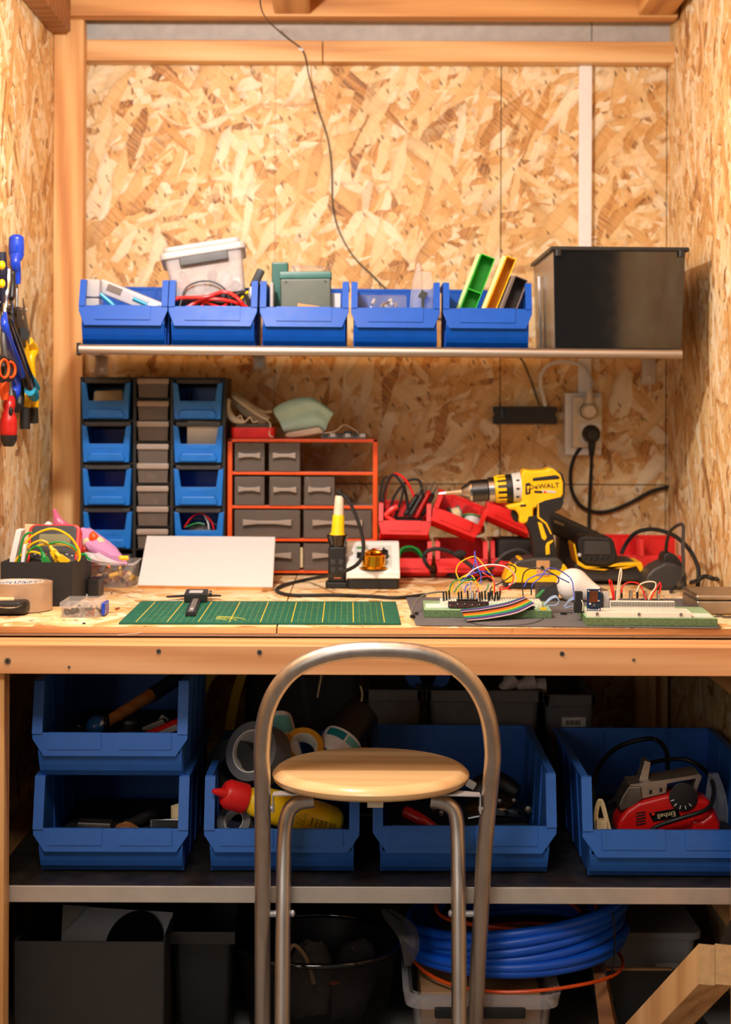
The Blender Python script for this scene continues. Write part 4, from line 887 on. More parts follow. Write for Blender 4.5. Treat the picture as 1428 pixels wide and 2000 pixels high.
for k, dy in enumerate((-14, 2, 18)):
    b = MB(); b.box(qv(1010, 950 + dy, -.0285 + .004 * abs(k - 1)), (.006, .003, .0035), None, .0005); b.build('mode_mark', 'black', mr, True)
def dprism(name, pts, h, mat, par=dr, bev=.005, seg=3, y=0.0):
    b = MB(); b.prism([q(*p) for p in pts], 'y', YDr + y - h, YDr + y + h, bev, seg); return b.build(name, mat, par, True)
body = dprism('motor_housing', [(1016, 925), (1022, 914), (1032, 917), (1062, 916), (1072, 911), (1080, 914), (1093, 925), (1098, 940), (1098, 962), (1092, 974), (1076, 980), (1058, 985), (1040, 990), (1040, 1012), (1022, 1020), (1012, 1018), (1013, 1004), (1006, 994), (990, 992), (988, 984), (1018, 978)], .030, 'yellow', bev=.008)
dprism('rear_cap', [(1088, 917), (1097, 924), (1101, 940), (1101, 964), (1094, 976), (1084, 978), (1090, 965), (1090, 932)], .0285, 'black', bev=.006)
b = MB(); b.prism([q(1038, 931), q(1082, 925), q(1090, 928), q(1090, 933), q(1038, 937)], 'y', YDr - .0315, YDr - .028, .0015); b.build('vent_strip', 'black', body, True)
b = MB(); b.prism([q(1024, 941), q(1034, 940), q(1034, 962), (q(1024, 964))], 'y', YDr - .0312, YDr - .028, .0015); hm = b.build('hammer_badge', 'black', body, True)
b = MB(); b.prism([q(1027, 947), q(1032, 946), q(1032, 951), q(1030, 952), q(1030, 959), q(1028, 959), q(1028, 952), q(1027, 951)], 'y', YDr - .0318, YDr - .0310); b.build('hammer_sign', 'yellow', hm, True)
b = MB(); b.prism([q(1014, 983), q(1026, 982), q(1026, 986), q(1014, 987)], 'y', YDr - .0312, YDr - .028, .001); b.build('reverse_button', 'black', body, True)
lettering('brand_lettering', 'DeWALT', .0125, frameT(qv(1060, 947, -.0306), ad, (0, 0, 1)), 'black', body, sx=1.18, depth=.001)
b = MB(); b.box(qv(1049, 958, -.0303), (.015, .001, .0042), (0, R(3), 0)); b.build('badge_block', 'black', body, True)
b = MB(); b.box(qv(1069, 957, -.0303), (.027, .001, .0042), (0, R(3), 0)); b.build('badge_block', 'light_grey', body, True)
b = MB(); b.box(qv(1062, 958, -.0305), (.005, .001, .0042), (0, R(3), 0)); b.build('badge_block', 'orange', body, True)
gr = dprism('grip', [(1044, 982), (1062, 974), (1098, 966), (1098, 980), (1092, 992), (1078, 998), (1070, 1006), (1080, 1050), (1084, 1078), (1088, 1090), (1040, 1092), (1042, 1070), (1036, 1040), (1026, 1020), (1030, 1005), (1044, 1004), (1046, 984)], .0305, 'black', bev=.009)
for pts in ([(1048, 1016), (1056, 1018), (1066, 1046), (1062, 1052), (1056, 1048)], [(1048, 976), (1050, 976), (1051, 1006), (1066, 1018), (1076, 1040), (1073, 1040), (1063, 1020), (1047, 1008)], [(1066, 1056), (1078, 1050), (1078, 1054), (1071, 1060), (1072, 1078), (1064, 1080), (1063, 1064)]):
    b = MB(); b.prism([q(*p) for p in pts], 'y', YDr - .0318, YDr - .024, .001); b.build('grip_inlay', 'yellow', gr, True)
dprism('trigger', [(1000, 994), (1014, 998), (1016, 1010), (1012, 1020), (1004, 1016), (998, 1004)], .008, 'black', bev=.003)
dprism('foot', [(998, 1094), (1012, 1088), (1046, 1084), (1088, 1084), (1100, 1098), (1096, 1112), (1052, 1112), (1004, 1106)], .0385, 'dark_grey', bev=.006)
bt = dprism('battery', [(984, 1128), (990, 1112), (1004, 1094), (1036, 1090), (1036, 1106), (1080, 1106), (1098, 1096), (1106, 1106), (1100, 1130), (1092, 1133), (984, 1133)], .038, 'yellow', bev=.006)
b = MB(); b.prism([q(984, 1131), q(1096, 1131), q(1096, 1145.5), q(984, 1145.5)], 'y', YDr - .034, YDr + .034, .003); b.build('battery_pack', 'black', bt, True)
b = MB(); b.box(qv(1058, 1105, -.0375), (.026, .006, .030), (0, 0, 0), .002); cl = b.build('belt_clip', 'cardboard', dr, True, label='tan plate on the foot')
b = MB(); b.cyl(qv(1056, 1104, -.042), qv(1056, 1104, -.038), .004, n=12); b.build('screw', 'black', cl, True)
b = MB(); b.prism([q(1006, 1100), q(1012, 1086), q(1036, 1090), q(1034, 1098)], 'y', YDr - .036, YDr + .036, .003); b.build('battery_latch', 'yellow', bt, True)
# ------------------------------------------------------------------ charger, second charger, black case, cables
YCh = 3.34
def ch_(px, py): return (xx(px, YCh), zz(py, YCh))
cg = thing('battery_charger', 'black and yellow drill battery seated on its charger', 'charger', (xx(1180, YCh), YCh, DZ))
b = MB(); b.prism([ch_(1118, 1131), ch_(1116, 1100), ch_(1132, 1090), ch_(1240, 1092), ch_(1256, 1106), ch_(1262, 1131)], 'y', YCh - .03, YCh + .10, .006, 3); b.build('charger_body', 'dark_grey', cg, True)
b = MB(); b.prism([ch_(1119, 1056), ch_(1126, 1090), ch_(1140, 1100), ch_(1180, 1104), ch_(1196, 1096), ch_(1210, 1094), ch_(1248, 1092), ch_(1254, 1112), ch_(1246, 1112), ch_(1238, 1100), ch_(1214, 1106), ch_(1190, 1104), ch_(1176, 1109), ch_(1140, 1106), ch_(1124, 1098), ch_(1116, 1060)], 'y', YCh - .042, YCh + .05, .002); b.build('charger_trim', 'yellow', cg, True)
bp = MB(); bp.prism([ch_(1122, 1056), ch_(1126, 1044), ch_(1140, 1041), ch_(1186, 1044), ch_(1194, 1050), ch_(1202, 1080), ch_(1198, 1094), ch_(1176, 1101), ch_(1136, 1096), ch_(1128, 1086)], 'y', YCh - .040, YCh + .04, .005, 3); bo = bp.build('battery', 'black', cg, True)
b = MB(); b.prism([ch_(1138, 1052), ch_(1186, 1053), ch_(1190, 1078), ch_(1136, 1078)], 'y', YCh - .0425, YCh - .038, .002); b.build('battery_top', 'dark_grey', bo, True)
for k in range(5): b = MB(); b.box(U(1142 + 11 * k, 1090, YCh - .041), (.004, .003, .009), (0, .25, 0), .001); b.build('contact_rib', 'black_gloss', bo, True)
b = MB(); b.sph(U(1132, 1084, YCh - .040), (.004, .003, .004), 10, 6); b.build('button', 'light_grey', bo, True)
Yc2 = 3.26
def c2(px, py): return (xx(px, Yc2), zz(py, Yc2))
cg2 = thing('plug_charger', 'rounded dark grey charger by the bare wall with an upright plug', 'charger', (xx(1295, Yc2), Yc2, DZ))
b = MB(); b.prism([c2(1256, 1132), c2(1258, 1118), c2(1272, 1104), c2(1296, 1092), c2(1318, 1096), c2(1336, 1112), c2(1338, 1146.5), c2(1262, 1146.5)], 'y', Yc2 - .035, Yc2 + .05, .008, 3); b.build('body', 'dark_grey', cg2, True)
b = MB(); b.prism([c2(1290, 1094), c2(1294, 1078), c2(1304, 1074), c2(1318, 1080), c2(1330, 1096), c2(1330, 1112), c2(1300, 1112)], 'y', Yc2 - .025, Yc2 + .03, .005); b.build('plug', 'black', cg2, True)
wire('charger_cable', 'grey charger cable rising high and dropping to the bench in front of the bare wall', [U(1301, 1082, 3.26), U(1302, 1062, 3.24), U(1308, 1040, 3.2), U(1320, 1028, 3.15), U(1332, 1024, 3.1), U(1335, 1034, 3.08), U(1334, 1070, 3.04), U(1335, 1105, 3.0), U(1332, 1135, 2.98), D(1322, 1156, .012), D(1310, 1160, .004)], .0032, 'dark_grey', n=9)
wire('mains_cable', 'thick black cable arching over the red bins down to the side wall', [U(1214, 1082, 3.40), U(1222, 1064, 3.4), U(1240, 1042, 3.38), U(1264, 1034, 3.36), U(1290, 1036, 3.33), U(1320, 1048, 3.28), U(1344, 1070, 3.23), U(1360, 1098, 3.19), U(1365, 1120, 3.17), D(1362, 1160, .006)], .0042, 'black_soft', n=9)
wire('mains_cable', 'black cable curling along the foot of the side wall', [D(1350, 1146, .008), U(1362, 1134, 3.12), U(1376, 1126, 3.1), U(1392, 1130, 3.06), D(1404, 1154, .02), D(1408, 1160, .005)], .0042, 'black_soft', n=9)
b = MB(); a0, a1 = U(1072, 1012, 3.44), U(1160, 1052, 3.44); d = a1 - a0
b.box((a0 + a1) / 2 + Vector((0, 0, -.006)), (d.length + .02, .05, .042), (0, math.atan2(-d.z, d.x), 0), .008); b.solo('tool_case', 'black tool body sloping down behind the drill grip', 'tool', 'black')
b = MB(); b.box(U(1092, 1022, 3.408), (.022, .002, .006), (0, .4, 0), .001); b.solo('tool_label', 'grey label on the black tool behind the drill grip', 'label', 'grey')
b = MB(); b.b2((xx(1090, 3.46), 3.43, DZ + .0005), (xx(1150, 3.46), 3.50, zz(1046, 3.46)), .004); b.solo('dark_box', 'dark box under the sloping black tool behind the charger', 'box', 'black')
# cables lying along the red bins
wire('power_cable', 'black cable snaking along the bench below the red bins', [D(770, 1118, .004), D(800, 1122, .008), D(840, 1125, .01), D(880, 1130, .008), D(912, 1136, .005), D(950, 1132, .004)], .0048, 'black_soft', n=9)
wire('power_cable', 'black cable curling up over the lower red bin in the middle', [D(856, 1124, .006), U(838, 1108, 3.37), U(828, 1088, 3.36), U(836, 1076, 3.36), U(856, 1072, 3.36), U(880, 1078, 3.36), U(900, 1090, 3.36), U(914, 1100, 3.35), U(936, 1118, 3.34), D(960, 1136, .004)], .0042, 'black_soft', n=9)
wire('power_cable', 'grey-black cable arching from the bench to the drill foot', [D(940, 1134, .004), U(966, 1104, 3.33), U(984, 1084, 3.33), U(1010, 1074, 3.33), U(1030, 1080, 3.33), U(1040, 1100, 3.335)], .0038, 'dark_grey', n=9)
lump('cable_joint', 'black lump of tape joining the cables in front of the red bins', 'cable joint', U(897, 1082, 3.352), (.015, .008, .008), 'black_soft', 8)
# ------------------------------------------------------------------ sockets and power strip on the wall
so = thing('wall_socket', 'white double wall socket mounted on a pale backing plate', 'socket', ((xx(1137, YB)), YB - .01, zz(886, YB)))
def W(px, py, y): return (xx(px, YB), YB - y, zz(py, YB))
def wb2(b, a, c, y0, y1, bev): lo = W(a[0], c[1], y1); hi = W(c[0], a[1], y0); b.b2((lo[0], lo[1], lo[2]), (hi[0], hi[1], hi[2]), bev)
b = MB(); wb2(b, (1101, 766), (1172, 887), .0165, .028, .003); wb2(b, (1101, 766), (1127.3, 887), .0005, .017, .001); wb2(b, (1154, 766), (1172, 887), .0005, .017, .001); wb2(b, (1126, 814), (1156, 887), .0005, .017, .001); b.build('backing_plate', 'white', so, True)
b = MB(); wb2(b, (1114, 773), (1171, 872), .0285, .044, .003); hs = b.build('housing', 'cream', so, True)
for cx, cy in ((1144, 801), (1149, 845)):
    b = MB(); c = Vector(W(cx, cy, .0445)); b.rpr(.046, .046, -.0005, .003, .008, (0, 0)); b.bm.transform(Matrix.Translation(c) @ Matrix.Rotation(PI / 2, 4, 'X')); b.mi = 0
    f = b.build('socket_face', 'cream' if cy < 820 else 'white', so, True)
    b = MB(); b.lathe([(.0215, 0), (.0215, .003), (.0195, .003), (.0185, -.006)], c - Vector((0, .003, 0)), Matrix.Rotation(PI / 2, 3, 'X'), 28); b.build('socket_ring', 'cream', f, True)
def plug(name, lab, c, mat, d):
    o = thing(name, lab, 'plug', c, (R(90), 0, 0))
    b = MB(); b.lathe([(.0175, 0), (.0178, .010), (.016, .022), (.012, .026)], n=26); b.build('body', mat, o)
    b = MB(); b.tube([(0, d * .008, .014), (0, d * .03, .012), (0, d * .045, .010)], [.009, .0075, .0055], 12, 4); b.build('cable_neck', mat, o); return o
plug('white_plug', 'cream plug in the upper wall socket', Vector(W(1144, 801, .0485)), 'cream', 1)
plug('black_plug', 'round black plug in the lower wall socket', Vector(W(1149, 847, .0485)), 'black', -1)
wire('white_cable', 'cream cable arching from the upper socket plug to the black power strip', [W(1145, 768, .058), W(1150, 745, .04), W(1142, 724, .03), W(1125, 710, .024), W(1096, 706, .02), W(1070, 712, .02), W(1056, 728, .02), W(1054, 752, .018), W(1060, 774, .016), W(1065, 796, .012)], .0042, 'white', n=9)
wire('socket_cable', 'black cable hanging straight down from the lower socket plug', [W(1149, 872, .058), W(1150, 900, .05), W(1149, 960, .035), W(1148, 1010, .03), W(1148, 1050, .03)], .0042, 'black_soft', n=9)
wire('socket_cable', 'black cable hanging in a wide loop from the socket plate', [W(1131, 872, .03), W(1120, 890, .025), W(1113, 920, .02), W(1116, 956, .015), W(1132, 984, .012), W(1158, 997, .010), W(1190, 996, .010), W(1230, 980, .010), W(1270, 958, .010), W(1300, 949, .012), W(1309, 947, .004)], .0042, 'black_soft', n=9)
ps = thing('power_strip', 'flat black power strip screwed to the board wall', 'power strip', (xx(1024, YB), YB - .02, zz(827, YB)))
b = MB()
o_ = [W(962, 793, 0), W(1086, 793, 0), W(1086, 803, 0), W(1082, 808, 0), W(1086, 814, 0), W(1086, 827, 0), W(962, 827, 0), W(962, 814, 0), W(966, 808, 0), W(962, 803, 0)]
b.prism([(p[0], p[2]) for p in o_], 'y', YB - .024, YB - .0005, .002); b.build('housing', 'black', ps, True)
b = MB(); wb2(b, (978, 799), (990, 816), .0225, .028, .001); b.build('rocker_switch', 'black_gloss', ps, True)
# ------------------------------------------------------------------ front of the bench
# cutting mat: painted grid in the material, printed on its own sheet
def grid_mat():
    N = NT('cutting_mat_print'); v = N.coords('xy'); sp = N.n('ShaderNodeSeparateXYZ'); N.l(v, sp.inputs[0])
    def lines(ax, pitch, wdt, off=0.0):
        f = N.math('FRACT', N.math('DIVIDE', N.math('ADD', sp.outputs[ax], off + 10), pitch))
        d = N.math('MINIMUM', f, N.math('SUBTRACT', 1.0, f))
        return N.math('LESS_THAN', d, wdt / pitch / 2)
    fine = N.math('MAXIMUM', lines(0, .01, .0007), N.math('MULTIPLY', lines(1, .05, .0012), 0.7)); bold = N.math('MAXIMUM', lines(0, .05, .0016), 0)
    inx = N.math('MULTIPLY', N.math('LESS_THAN', N.math('ABSOLUTE', sp.outputs[0]), .209), N.math('LESS_THAN', N.math('ABSOLUTE', sp.outputs[1]), .137))
    no = N.noise(v, 55, 4); base = N.ramp(no.outputs[0], [(0.3, srgb(0, 86, 66)), (0.7, srgb(6, 106, 82))])
    scf = N.noise(N.mapping(v, rot=(0, 0, .6), scale=(6, 60, 1)), 2.5, 2)
    base = N.mix(N.math('MULTIPLY', N.math('GREATER_THAN', scf.outputs[0], .70), .35), base, srgb(150, 170, 150))
    c = N.mix(N.math('MULTIPLY', N.math('MULTIPLY', fine, inx), .5), base, srgb(150, 170, 70))
    c = N.mix(N.math('MULTIPLY', N.math('MULTIPLY', bold, inx), .95), c, srgb(226, 190, 50))
    N.l(c, N.b.inputs['Base Color']); N.b.inputs['Roughness'].default_value = .55; return N.m
M['mat_print'] = grid_mat(); M['mat_green'] = plain('mat_green', (4, 84, 64), .6)
k = [D(236, 1219.5), D(787, 1221.5), D(770, 1177.5), D(272, 1177)]
cx = sum((p.x for p in k)) / 4; cy = sum((p.y for p in k)) / 4
ex = ((k[1] - k[0]) + (k[2] - k[3])).normalized(); ang_m = math.atan2(ex.y, ex.x)
cm = thing('cutting_mat', 'green cutting mat with a yellow grid at the front of the bench', 'cutting mat', (cx, cy, DZ), (0, 0, ang_m))
mw, md_ = ((k[1] - k[0]).length + (k[2] - k[3]).length) / 2, ((k[3] - k[0]).length + (k[2] - k[1]).length) / 2
b = MB(); b.rpr(mw, md_, .0004, .0026, .004); b.build('backing', 'mat_green', cm); b = MB(); b.rpr(mw - .001, md_ - .001, .0026, .003, .004); b.build('printed_face', 'mat_print', cm)
b = MB()
for r_ in (.05, .035, .02): b.tube([(-.075 + r_ * math.cos(R(a)), -.12 + r_ * math.sin(R(a)), .0031) for a in range(0, 91, 15)], .0004, 4, 2)
b.build('arc_marks', 'lemon', cm)
# digital caliper lying on the mat, pointing at the camera
CT = DZ + .0032
cal = thing('caliper', 'black digital caliper lying across the green cutting mat', 'caliper', D(372, 1200, .0032), (0, 0, R(-4)))
b = MB(); a0, a1 = D(372, 1208), D(386, 1172); Lc = (a1 - a0).length
cal.location = (a0.x, a0.y, CT); cal.rotation_euler = (0, 0, -math.atan2(a1.x - a0.x, a1.y - a0.y))
b.b2((-.0085, 0, .0), (.0085, Lc + .05, .007), .001); b.build('beam', 'black', cal)
b = MB(); b.b2((-.0045, .01, .0069), (.0045, Lc * .8, .0074)); b.build('scale_strip', 'grey', cal)
b = MB(); b.box((0, .045, .0076), (.0045, .020, .0004)); b.build('scale_print', 'light_grey', cal)
b = MB(); b.b2((-.021, Lc * .74, .0005), (.0195, Lc * .74 + .075, .016), .002); hd = b.build('head', 'black', cal)
b = MB(); b.b2((-.013, Lc * .74 + .012, .0158), (.011, Lc * .74 + .05, .0166), .0006); b.build('display', 'light_grey', hd)
b = MB(); b.cyl((.0215, Lc * .74 + .05, .010), (.026, Lc * .74 + .05, .010), .006, n=16); b.build('thumb_wheel', 'black', hd)
b = MB(); b.prism([(-.019, Lc * .74 + .07), (-.055, Lc * .74 + .058), (-.056, Lc * .74 + .064), (-.019, Lc * .74 + .09)], 'z', .002, .005, .0006); b.prism([(.018, Lc * .74 + .07), (.042, Lc * .74 + .075), (.042, Lc * .74 + .08), (.018, Lc * .74 + .09)], 'z', .002, .005, .0006); b.build('jaw', 'black', cal)
# grey soft pad under the circuit boards
k = [D(812, 1223), D(1411, 1229), D(1340, 1172), D(793, 1169)]
def poly_pad(name, label, cat, k, h, mat, rad=.012):
    pts = []
    n = len(k)
    for i in range(n):
        p, a, c = k[i], k[i - 1], k[(i + 1) % n]; da = (a - p).normalized() * rad; dc = (c - p).normalized() * rad
        for t_ in (0, .25, .5, .75, 1): pts.append((p + da).lerp(p, t_).lerp(p.lerp(p + dc, t_), t_))
    b = MB(); b.prism([(p.x, p.y) for p in pts], 'z', DZ + .0004, DZ + h, .0008); return b.solo(name, label, cat, mat)
M['pad_grey'] = plain('pad_grey', (98, 98, 102), .6); poly_pad('soft_pad', 'thin grey rubber pad under the two green circuit boards', 'pad', k, .0028, 'pad_grey')
PZ = DZ + .0030
def Pd(px, py, up=0.0):
    Y = F * (CZ - PZ - up) / ((py - HY) - (px - HX) * math.sin(ROLL)); p = U(px, py, Y); p.z = PZ + up; return p
M['green_top'] = plain('painted_green', (140, 178, 140), .6)
def mdf():
    N = NT('green_mdf'); no = N.noise(N.mapping(N.coords(), scale=(60, 60, 220)), 3, 4, .7)
    N.l(N.ramp(no.outputs[0], [(.35, srgb(62, 84, 52)), (.55, srgb(98, 128, 84)), (.66, srgb(110, 138, 92)), (.72, srgb(170, 160, 100))]), N.b.inputs['Base Color']); N.b.inputs['Roughness'].default_value = .7; return N.m
M['green_mdf'] = mdf()
M['bread'] = plain('breadboard_white', (236, 230, 218), .45, var=.03); M['bread_l'] = plain('breadboard_mint', (222, 228, 212), .45, var=.03)
M['pcb_blue'] = plain('circuit_blue', (14, 50, 86), .35); M['pcb_dark'] = plain('circuit_dark', (56, 34, 36), .4); M['pcb_green'] = plain('circuit_green', (10, 110, 70), .4)
# ---- board nearer the middle
def slab(name, label, fl, fr, bl, h):
    """green painted block: front corners and back left corner on the pad"""
    ex = (fr - fl); ey = bl - fl; ang = math.atan2(ex.y, ex.x)
    o = thing(name, label, 'board', fl, (0, 0, ang), 'circuit boards'); wd = ex.length; dp = ey.length
    b = MB(); b.b2((0, 0, 0), (wd, dp, h), .0008); b.bm.normal_update()
    for f in b.bm.faces:
        if f.normal.z > .5: f.material_index = 1
    b.build('block', ['green_mdf', 'green_top'], o); return o, wd, dp
o1, w1, d1 = slab('circuit_board', 'green block with a wired breadboard and rainbow ribbon cable', Pd(828, 1206), Pd(1078, 1207.5), Pd(813, 1187), .0125)
h = .0125; L1 = Matrix.LocRotScale(o1.location, o1.rotation_euler, None)
s1 = w1 / 250.0      # one pixel along this board
def lp(px, y, z): return Vector(((px - 828) * s1, y, z))
b = MB(); b.b2((lp(862, 0, 0).x, .035, h), (lp(1062, 0, 0).x, .09, h + .0095), .0008); bb1 = b.build('breadboard', 'bread_l', o1)
b = MB(); b.b2((.004, .030, h), (.045, .078, h + .0012)); b.build('paper_note', 'paper', o1, label='white paper note')
b = MB()
for i in range(36):
    for j in (.043, .048, .053, .068, .073, .078): b.box((lp(866, 0, 0).x + .0048 * i, j, h + .0096), (.0014, .0014, .0003))
b.build('pin_holes', 'dark_grey', bb1)
b = MB(); b.b2((lp(876, 0, 0).x, .018, h + .0055), (lp(956, 0, 0).x, .034, h + .0075), .0004); mod = b.build('module', 'pcb_dark', o1, label='dark red module')
b = MB(); b.b2((lp(876, 0, 0).x, .016, h + .0015), (lp(956, 0, 0).x, .0185, h + .0125), .0004); b.build('module_front', 'pcb_dark', mod)
random.seed(9)
for i in range(16):
    b = MB(); b.box((lp(880 + 4.8 * i, 0, 0).x, .0157, h + .004 + .005 * random.random()), (.0018, .0008, .0012)); b.build('solder_dot', ('light_grey', 'red_dark', 'grey')[i % 3], mod)
b = MB(); b.b2((lp(893, 0, 0).x, .0285, h + .0075), (lp(936, 0, 0).x, .034, h + .0145), .0004); b.build('header', 'black', mod)
for i in range(12): b = MB(); b.box((lp(895 + 3.6 * i, 0, 0).x, .0282, h + .012), (.0011, .001, .003)); b.build('header_pin', 'brass', mod)
b = MB(); b.tube([lp(1030, .012, h + .004), lp(1046, .013, h + .004)], .002, 6, 0); b.build('socket', 'black', o1)
b = MB(); b.cyl(lp(1057, .014, h), lp(1057, .014, h + .008), .004, n=14); b.build('led', 'clear', o1); b = MB(); b.b2((lp(1056, 0, 0).x, .004, h), (lp(1068, 0, 0).x, .012, h + .004), .001); b.build('terminal', 'yellow', o1)
b = MB(); b.b2((lp(1024, 0, 0).x, .006, h), (lp(1044, 0, 0).x, .012, h + .005), .001); b.build('connector', 'black', o1)
# jumper plugs
jx = [868, 874, 880, 898, 904, 917, 922, 927, 935, 940, 945, 952, 957, 961, 966, 970, 976, 981]
for i, px in enumerate(jx):
    b = MB(); lean = (0.15 if px > 953 and i % 2 else -.05)
    b.box(lp(px, .045 + .012 * (i % 3), h + .0165), (.0030, .0030, .0165), (0, lean, 0), .0004); b.build('jumper_plug', 'black', o1)
for px in (921, 925, 934): b = MB(); b.box(lp(px, .042, h + .020), (.0022, .0022, .010)); b.build('jumper_plug', 'light_grey', o1)
def bw(name, lab, par, pts, r, mat, Y):
    """a loose jumper wire that stays plugged into its board"""
    b = MB(); b.tube([U(a, c, Y + (e[0] if e else 0)) for a, c, *e in pts], r, 7, 6); return b.build(name, mat, par, True, label=lab)
YJ = 2.865; rj = .0011
M['blue_wire'] = plain('blue_wire', (80, 96, 210), .4)
WJ = [('yellow jumper wire', 'yellow', [(903, 1158), (896, 1132), (891, 1115), (900, 1098), (926, 1087), (940, 1098), (956, 1118), (964, 1132), (962, 1160)]),
      ('blue jumper wire', 'blue_wire', [(918, 1152), (922, 1120), (928, 1096), (928, 1076)]), ('blue jumper wire', 'blue_wire', [(927, 1078), (929, 1092), (934, 1110), (940, 1126), (938, 1140)]),
      ('white jumper wire', 'white', [(898, 1152), (906, 1132), (926, 1112), (955, 1103), (985, 1106), (1002, 1118), (1008, 1130), (1004, 1138), (994, 1142)]),
      ('deep blue jumper wire', 'blue', [(904, 1132), (925, 1120), (945, 1116), (964, 1124)]),
      ('red jumper wire', 'red', [(966, 1160), (965, 1136), (955, 1126), (943, 1118), (946, 1112), (958, 1106), (974, 1106), (990, 1106), (1002, 1120), (1000, 1140), (986, 1150), (978, 1152)]),
      ('red jumper wire', 'red', [(936, 1158), (931, 1140), (936, 1130), (950, 1126), (962, 1130), (965, 1150)]),
      ('yellow jumper wire', 'yellow', [(880, 1158), (888, 1140), (905, 1126), (918, 1122), (928, 1132), (933, 1150)]),
      ('yellow jumper wire', 'yellow', [(892, 1160), (900, 1142), (914, 1136), (930, 1138), (942, 1150)]),
      ('green jumper wire', 'green_wire', [(878, 1160), (880, 1144), (890, 1134), (904, 1132)]), ('green jumper wire', 'green_wire', [(886, 1158), (898, 1142), (914, 1132), (930, 1132)]),
      ('green-grey jumper wire', 'green_wire', [(946, 1158), (952, 1150), (954, 1142)]),
      ('black jumper wire', 'black', [(956, 1165), (960, 1148), (975, 1140), (992, 1130), (1006, 1118), (1006, 1108), (996, 1103), (988, 1104)]),
      ('blue jumper wire', 'blue_wire', [(908, 1158), (910, 1146), (918, 1140)]), ('red jumper wire', 'red', [(976, 1162), (978, 1146), (990, 1150), (998, 1152)]),
      ('yellow jumper wire', 'yellow', [(874, 1160), (878, 1150), (890, 1138), (902, 1128), (912, 1126)]), ('white jumper wire', 'white', [(920, 1158), (919, 1146), (917, 1140)])]
for i, (lab, mt, pts) in enumerate(WJ): bw('jumper_wire', lab, o1, [(a, c, .012 * math.sin(i + .5 * j)) for j, (a, c) in enumerate(pts)], rj, mt, YJ)
for i, (lab, mt, pts) in enumerate([('black jumper wire', 'black', [(1022, 1164), (1020, 1136), (1026, 1116), (1046, 1109), (1070, 1116), (1090, 1128), (1088, 1140), (1066, 1149), (1040, 1148), (1026, 1150)]),
      ('blue jumper wire', 'blue_wire', [(1024, 1146), (1032, 1132), (1054, 1122), (1080, 1122), (1096, 1130), (1112, 1138)]), ('blue jumper wire', 'blue_wire', [(1038, 1160), (1040, 1142), (1056, 1128), (1068, 1112), (1080, 1110), (1100, 1118), (1116, 1132), (1120, 1150), (1122, 1172)]),
      ('black jumper plug lead', 'black', [(1038, 1162), (1037, 1146)])]):
    bw('jumper_wire', lab, o1, [(a, c, .01 * math.sin(i + j)) for j, (a, c) in enumerate(pts)], rj, mt, YJ)
for k_ in range(3): b = MB(); b.tube([U(1046 + 3 * k_, 1166, 2.86), U(1052 + 4 * k_, 1160 - 2 * k_, 2.86), U(1060 + 2 * k_, 1152, 2.86)], .0008, 5, 3); b.build('loose_wire', 'green_wire', o1, True)
# rainbow ribbon cable off the module
M['rainbow'] = NT('rainbow_ribbon').m
N = NT('rainbow_cable'); v = N.n('ShaderNodeUVMap'); sp = N.n('ShaderNodeSeparateXYZ'); N.l(v.outputs[0], sp.inputs[0])
cols = [(0, 150, 110), (70, 50, 120), (226, 200, 196), (30, 26, 26), (200, 36, 30), (232, 110, 24), (236, 196, 30), (20, 140, 80), (40, 70, 150), (70, 50, 110), (228, 200, 196)]
N.l(N.ramp(sp.outputs[1], [(i / 11, srgb(*c)) for i, c in enumerate(cols)], 'CONSTANT'), N.b.inputs['Base Color']); N.b.inputs['Roughness'].default_value = .4; M['rainbow'] = N.m
rb_ = MB(); n_ = 14; rowsT = [(899, 1190), (935, 1186), (985, 1177), (1022, 1165)]; rowsB = [(912, 1213), (955, 1209), (1010, 1198), (1046, 1180)]
def cr(P, t_):
    m_ = len(P) - 1; i = min(int(t_ * m_), m_ - 1); u = t_ * m_ - i; g_ = lambda k: Vector(P[max(0, min(m_, k))]).to_3d()
    a, b_, c, d = g_(i - 1), g_(i), g_(i + 1), g_(i + 2)
    return .5 * (2 * b_ + (c - a) * u + (2 * a - 5 * b_ + 4 * c - d) * u * u + (3 * b_ - a - 3 * c + d) * u ** 3)
rr = []
for i in range(n_ + 1):
    t_ = i / n_; tp, bt_ = cr(rowsT, t_), cr(rowsB, t_); Yt = 2.768 + .052 * t_
    pT, pB = U(tp.x, tp.y, Yt - .012), U(bt_.x, bt_.y, Yt - .05 + .015 * t_)
    rr.append([pT.lerp(pB, j / 11) + Vector((0, 0, .0012 * (j % 2))) for j in range(12)])
rb_.strip(rr); uvl = rb_.bm.loops.layers.uv.new('uv')
rb_.bm.faces.ensure_lookup_table()
for fi, f in enumerate(rb_.bm.faces):
    for l in f.loops:
        l[uvl].uv = (0, ((fi % 11) + .5) / 11)
rbo = rb_.build('ribbon_cable', 'rainbow', o1, True, label='rainbow ribbon cable', smooth=False); md = rbo.modifiers.new('solid', 'SOLIDIFY'); md.thickness = .0009
# thin grey loop lead falling off the end of that board
wire('thin_lead', 'thin grey lead bowing off the end of the middle green board', [Pd(804, 1204, .002), U(806, 1192, 2.83), U(812, 1176, 2.86), U(828, 1162, 2.89), U(850, 1157, 2.91), U(872, 1156, 2.93)], .0016, 'grey')
b = MB(); b.box(Pd(806, 1204, .003), (.008, .006, .005), (0, 0, .4), .001); b.box(Pd(814, 1198, .003), (.006, .004, .004)); b.solo('lead_plug', 'tiny black plug at the end of the thin grey lead', 'plug', 'black')
wire('pad_wire', 'very thin dark wire curving across the grey pad', [Pd(915, 1215, .001), Pd(950, 1222, .001), Pd(1000, 1222, .001), Pd(1040, 1217, .001), Pd(1062, 1208, .001)], .0005, 'black')
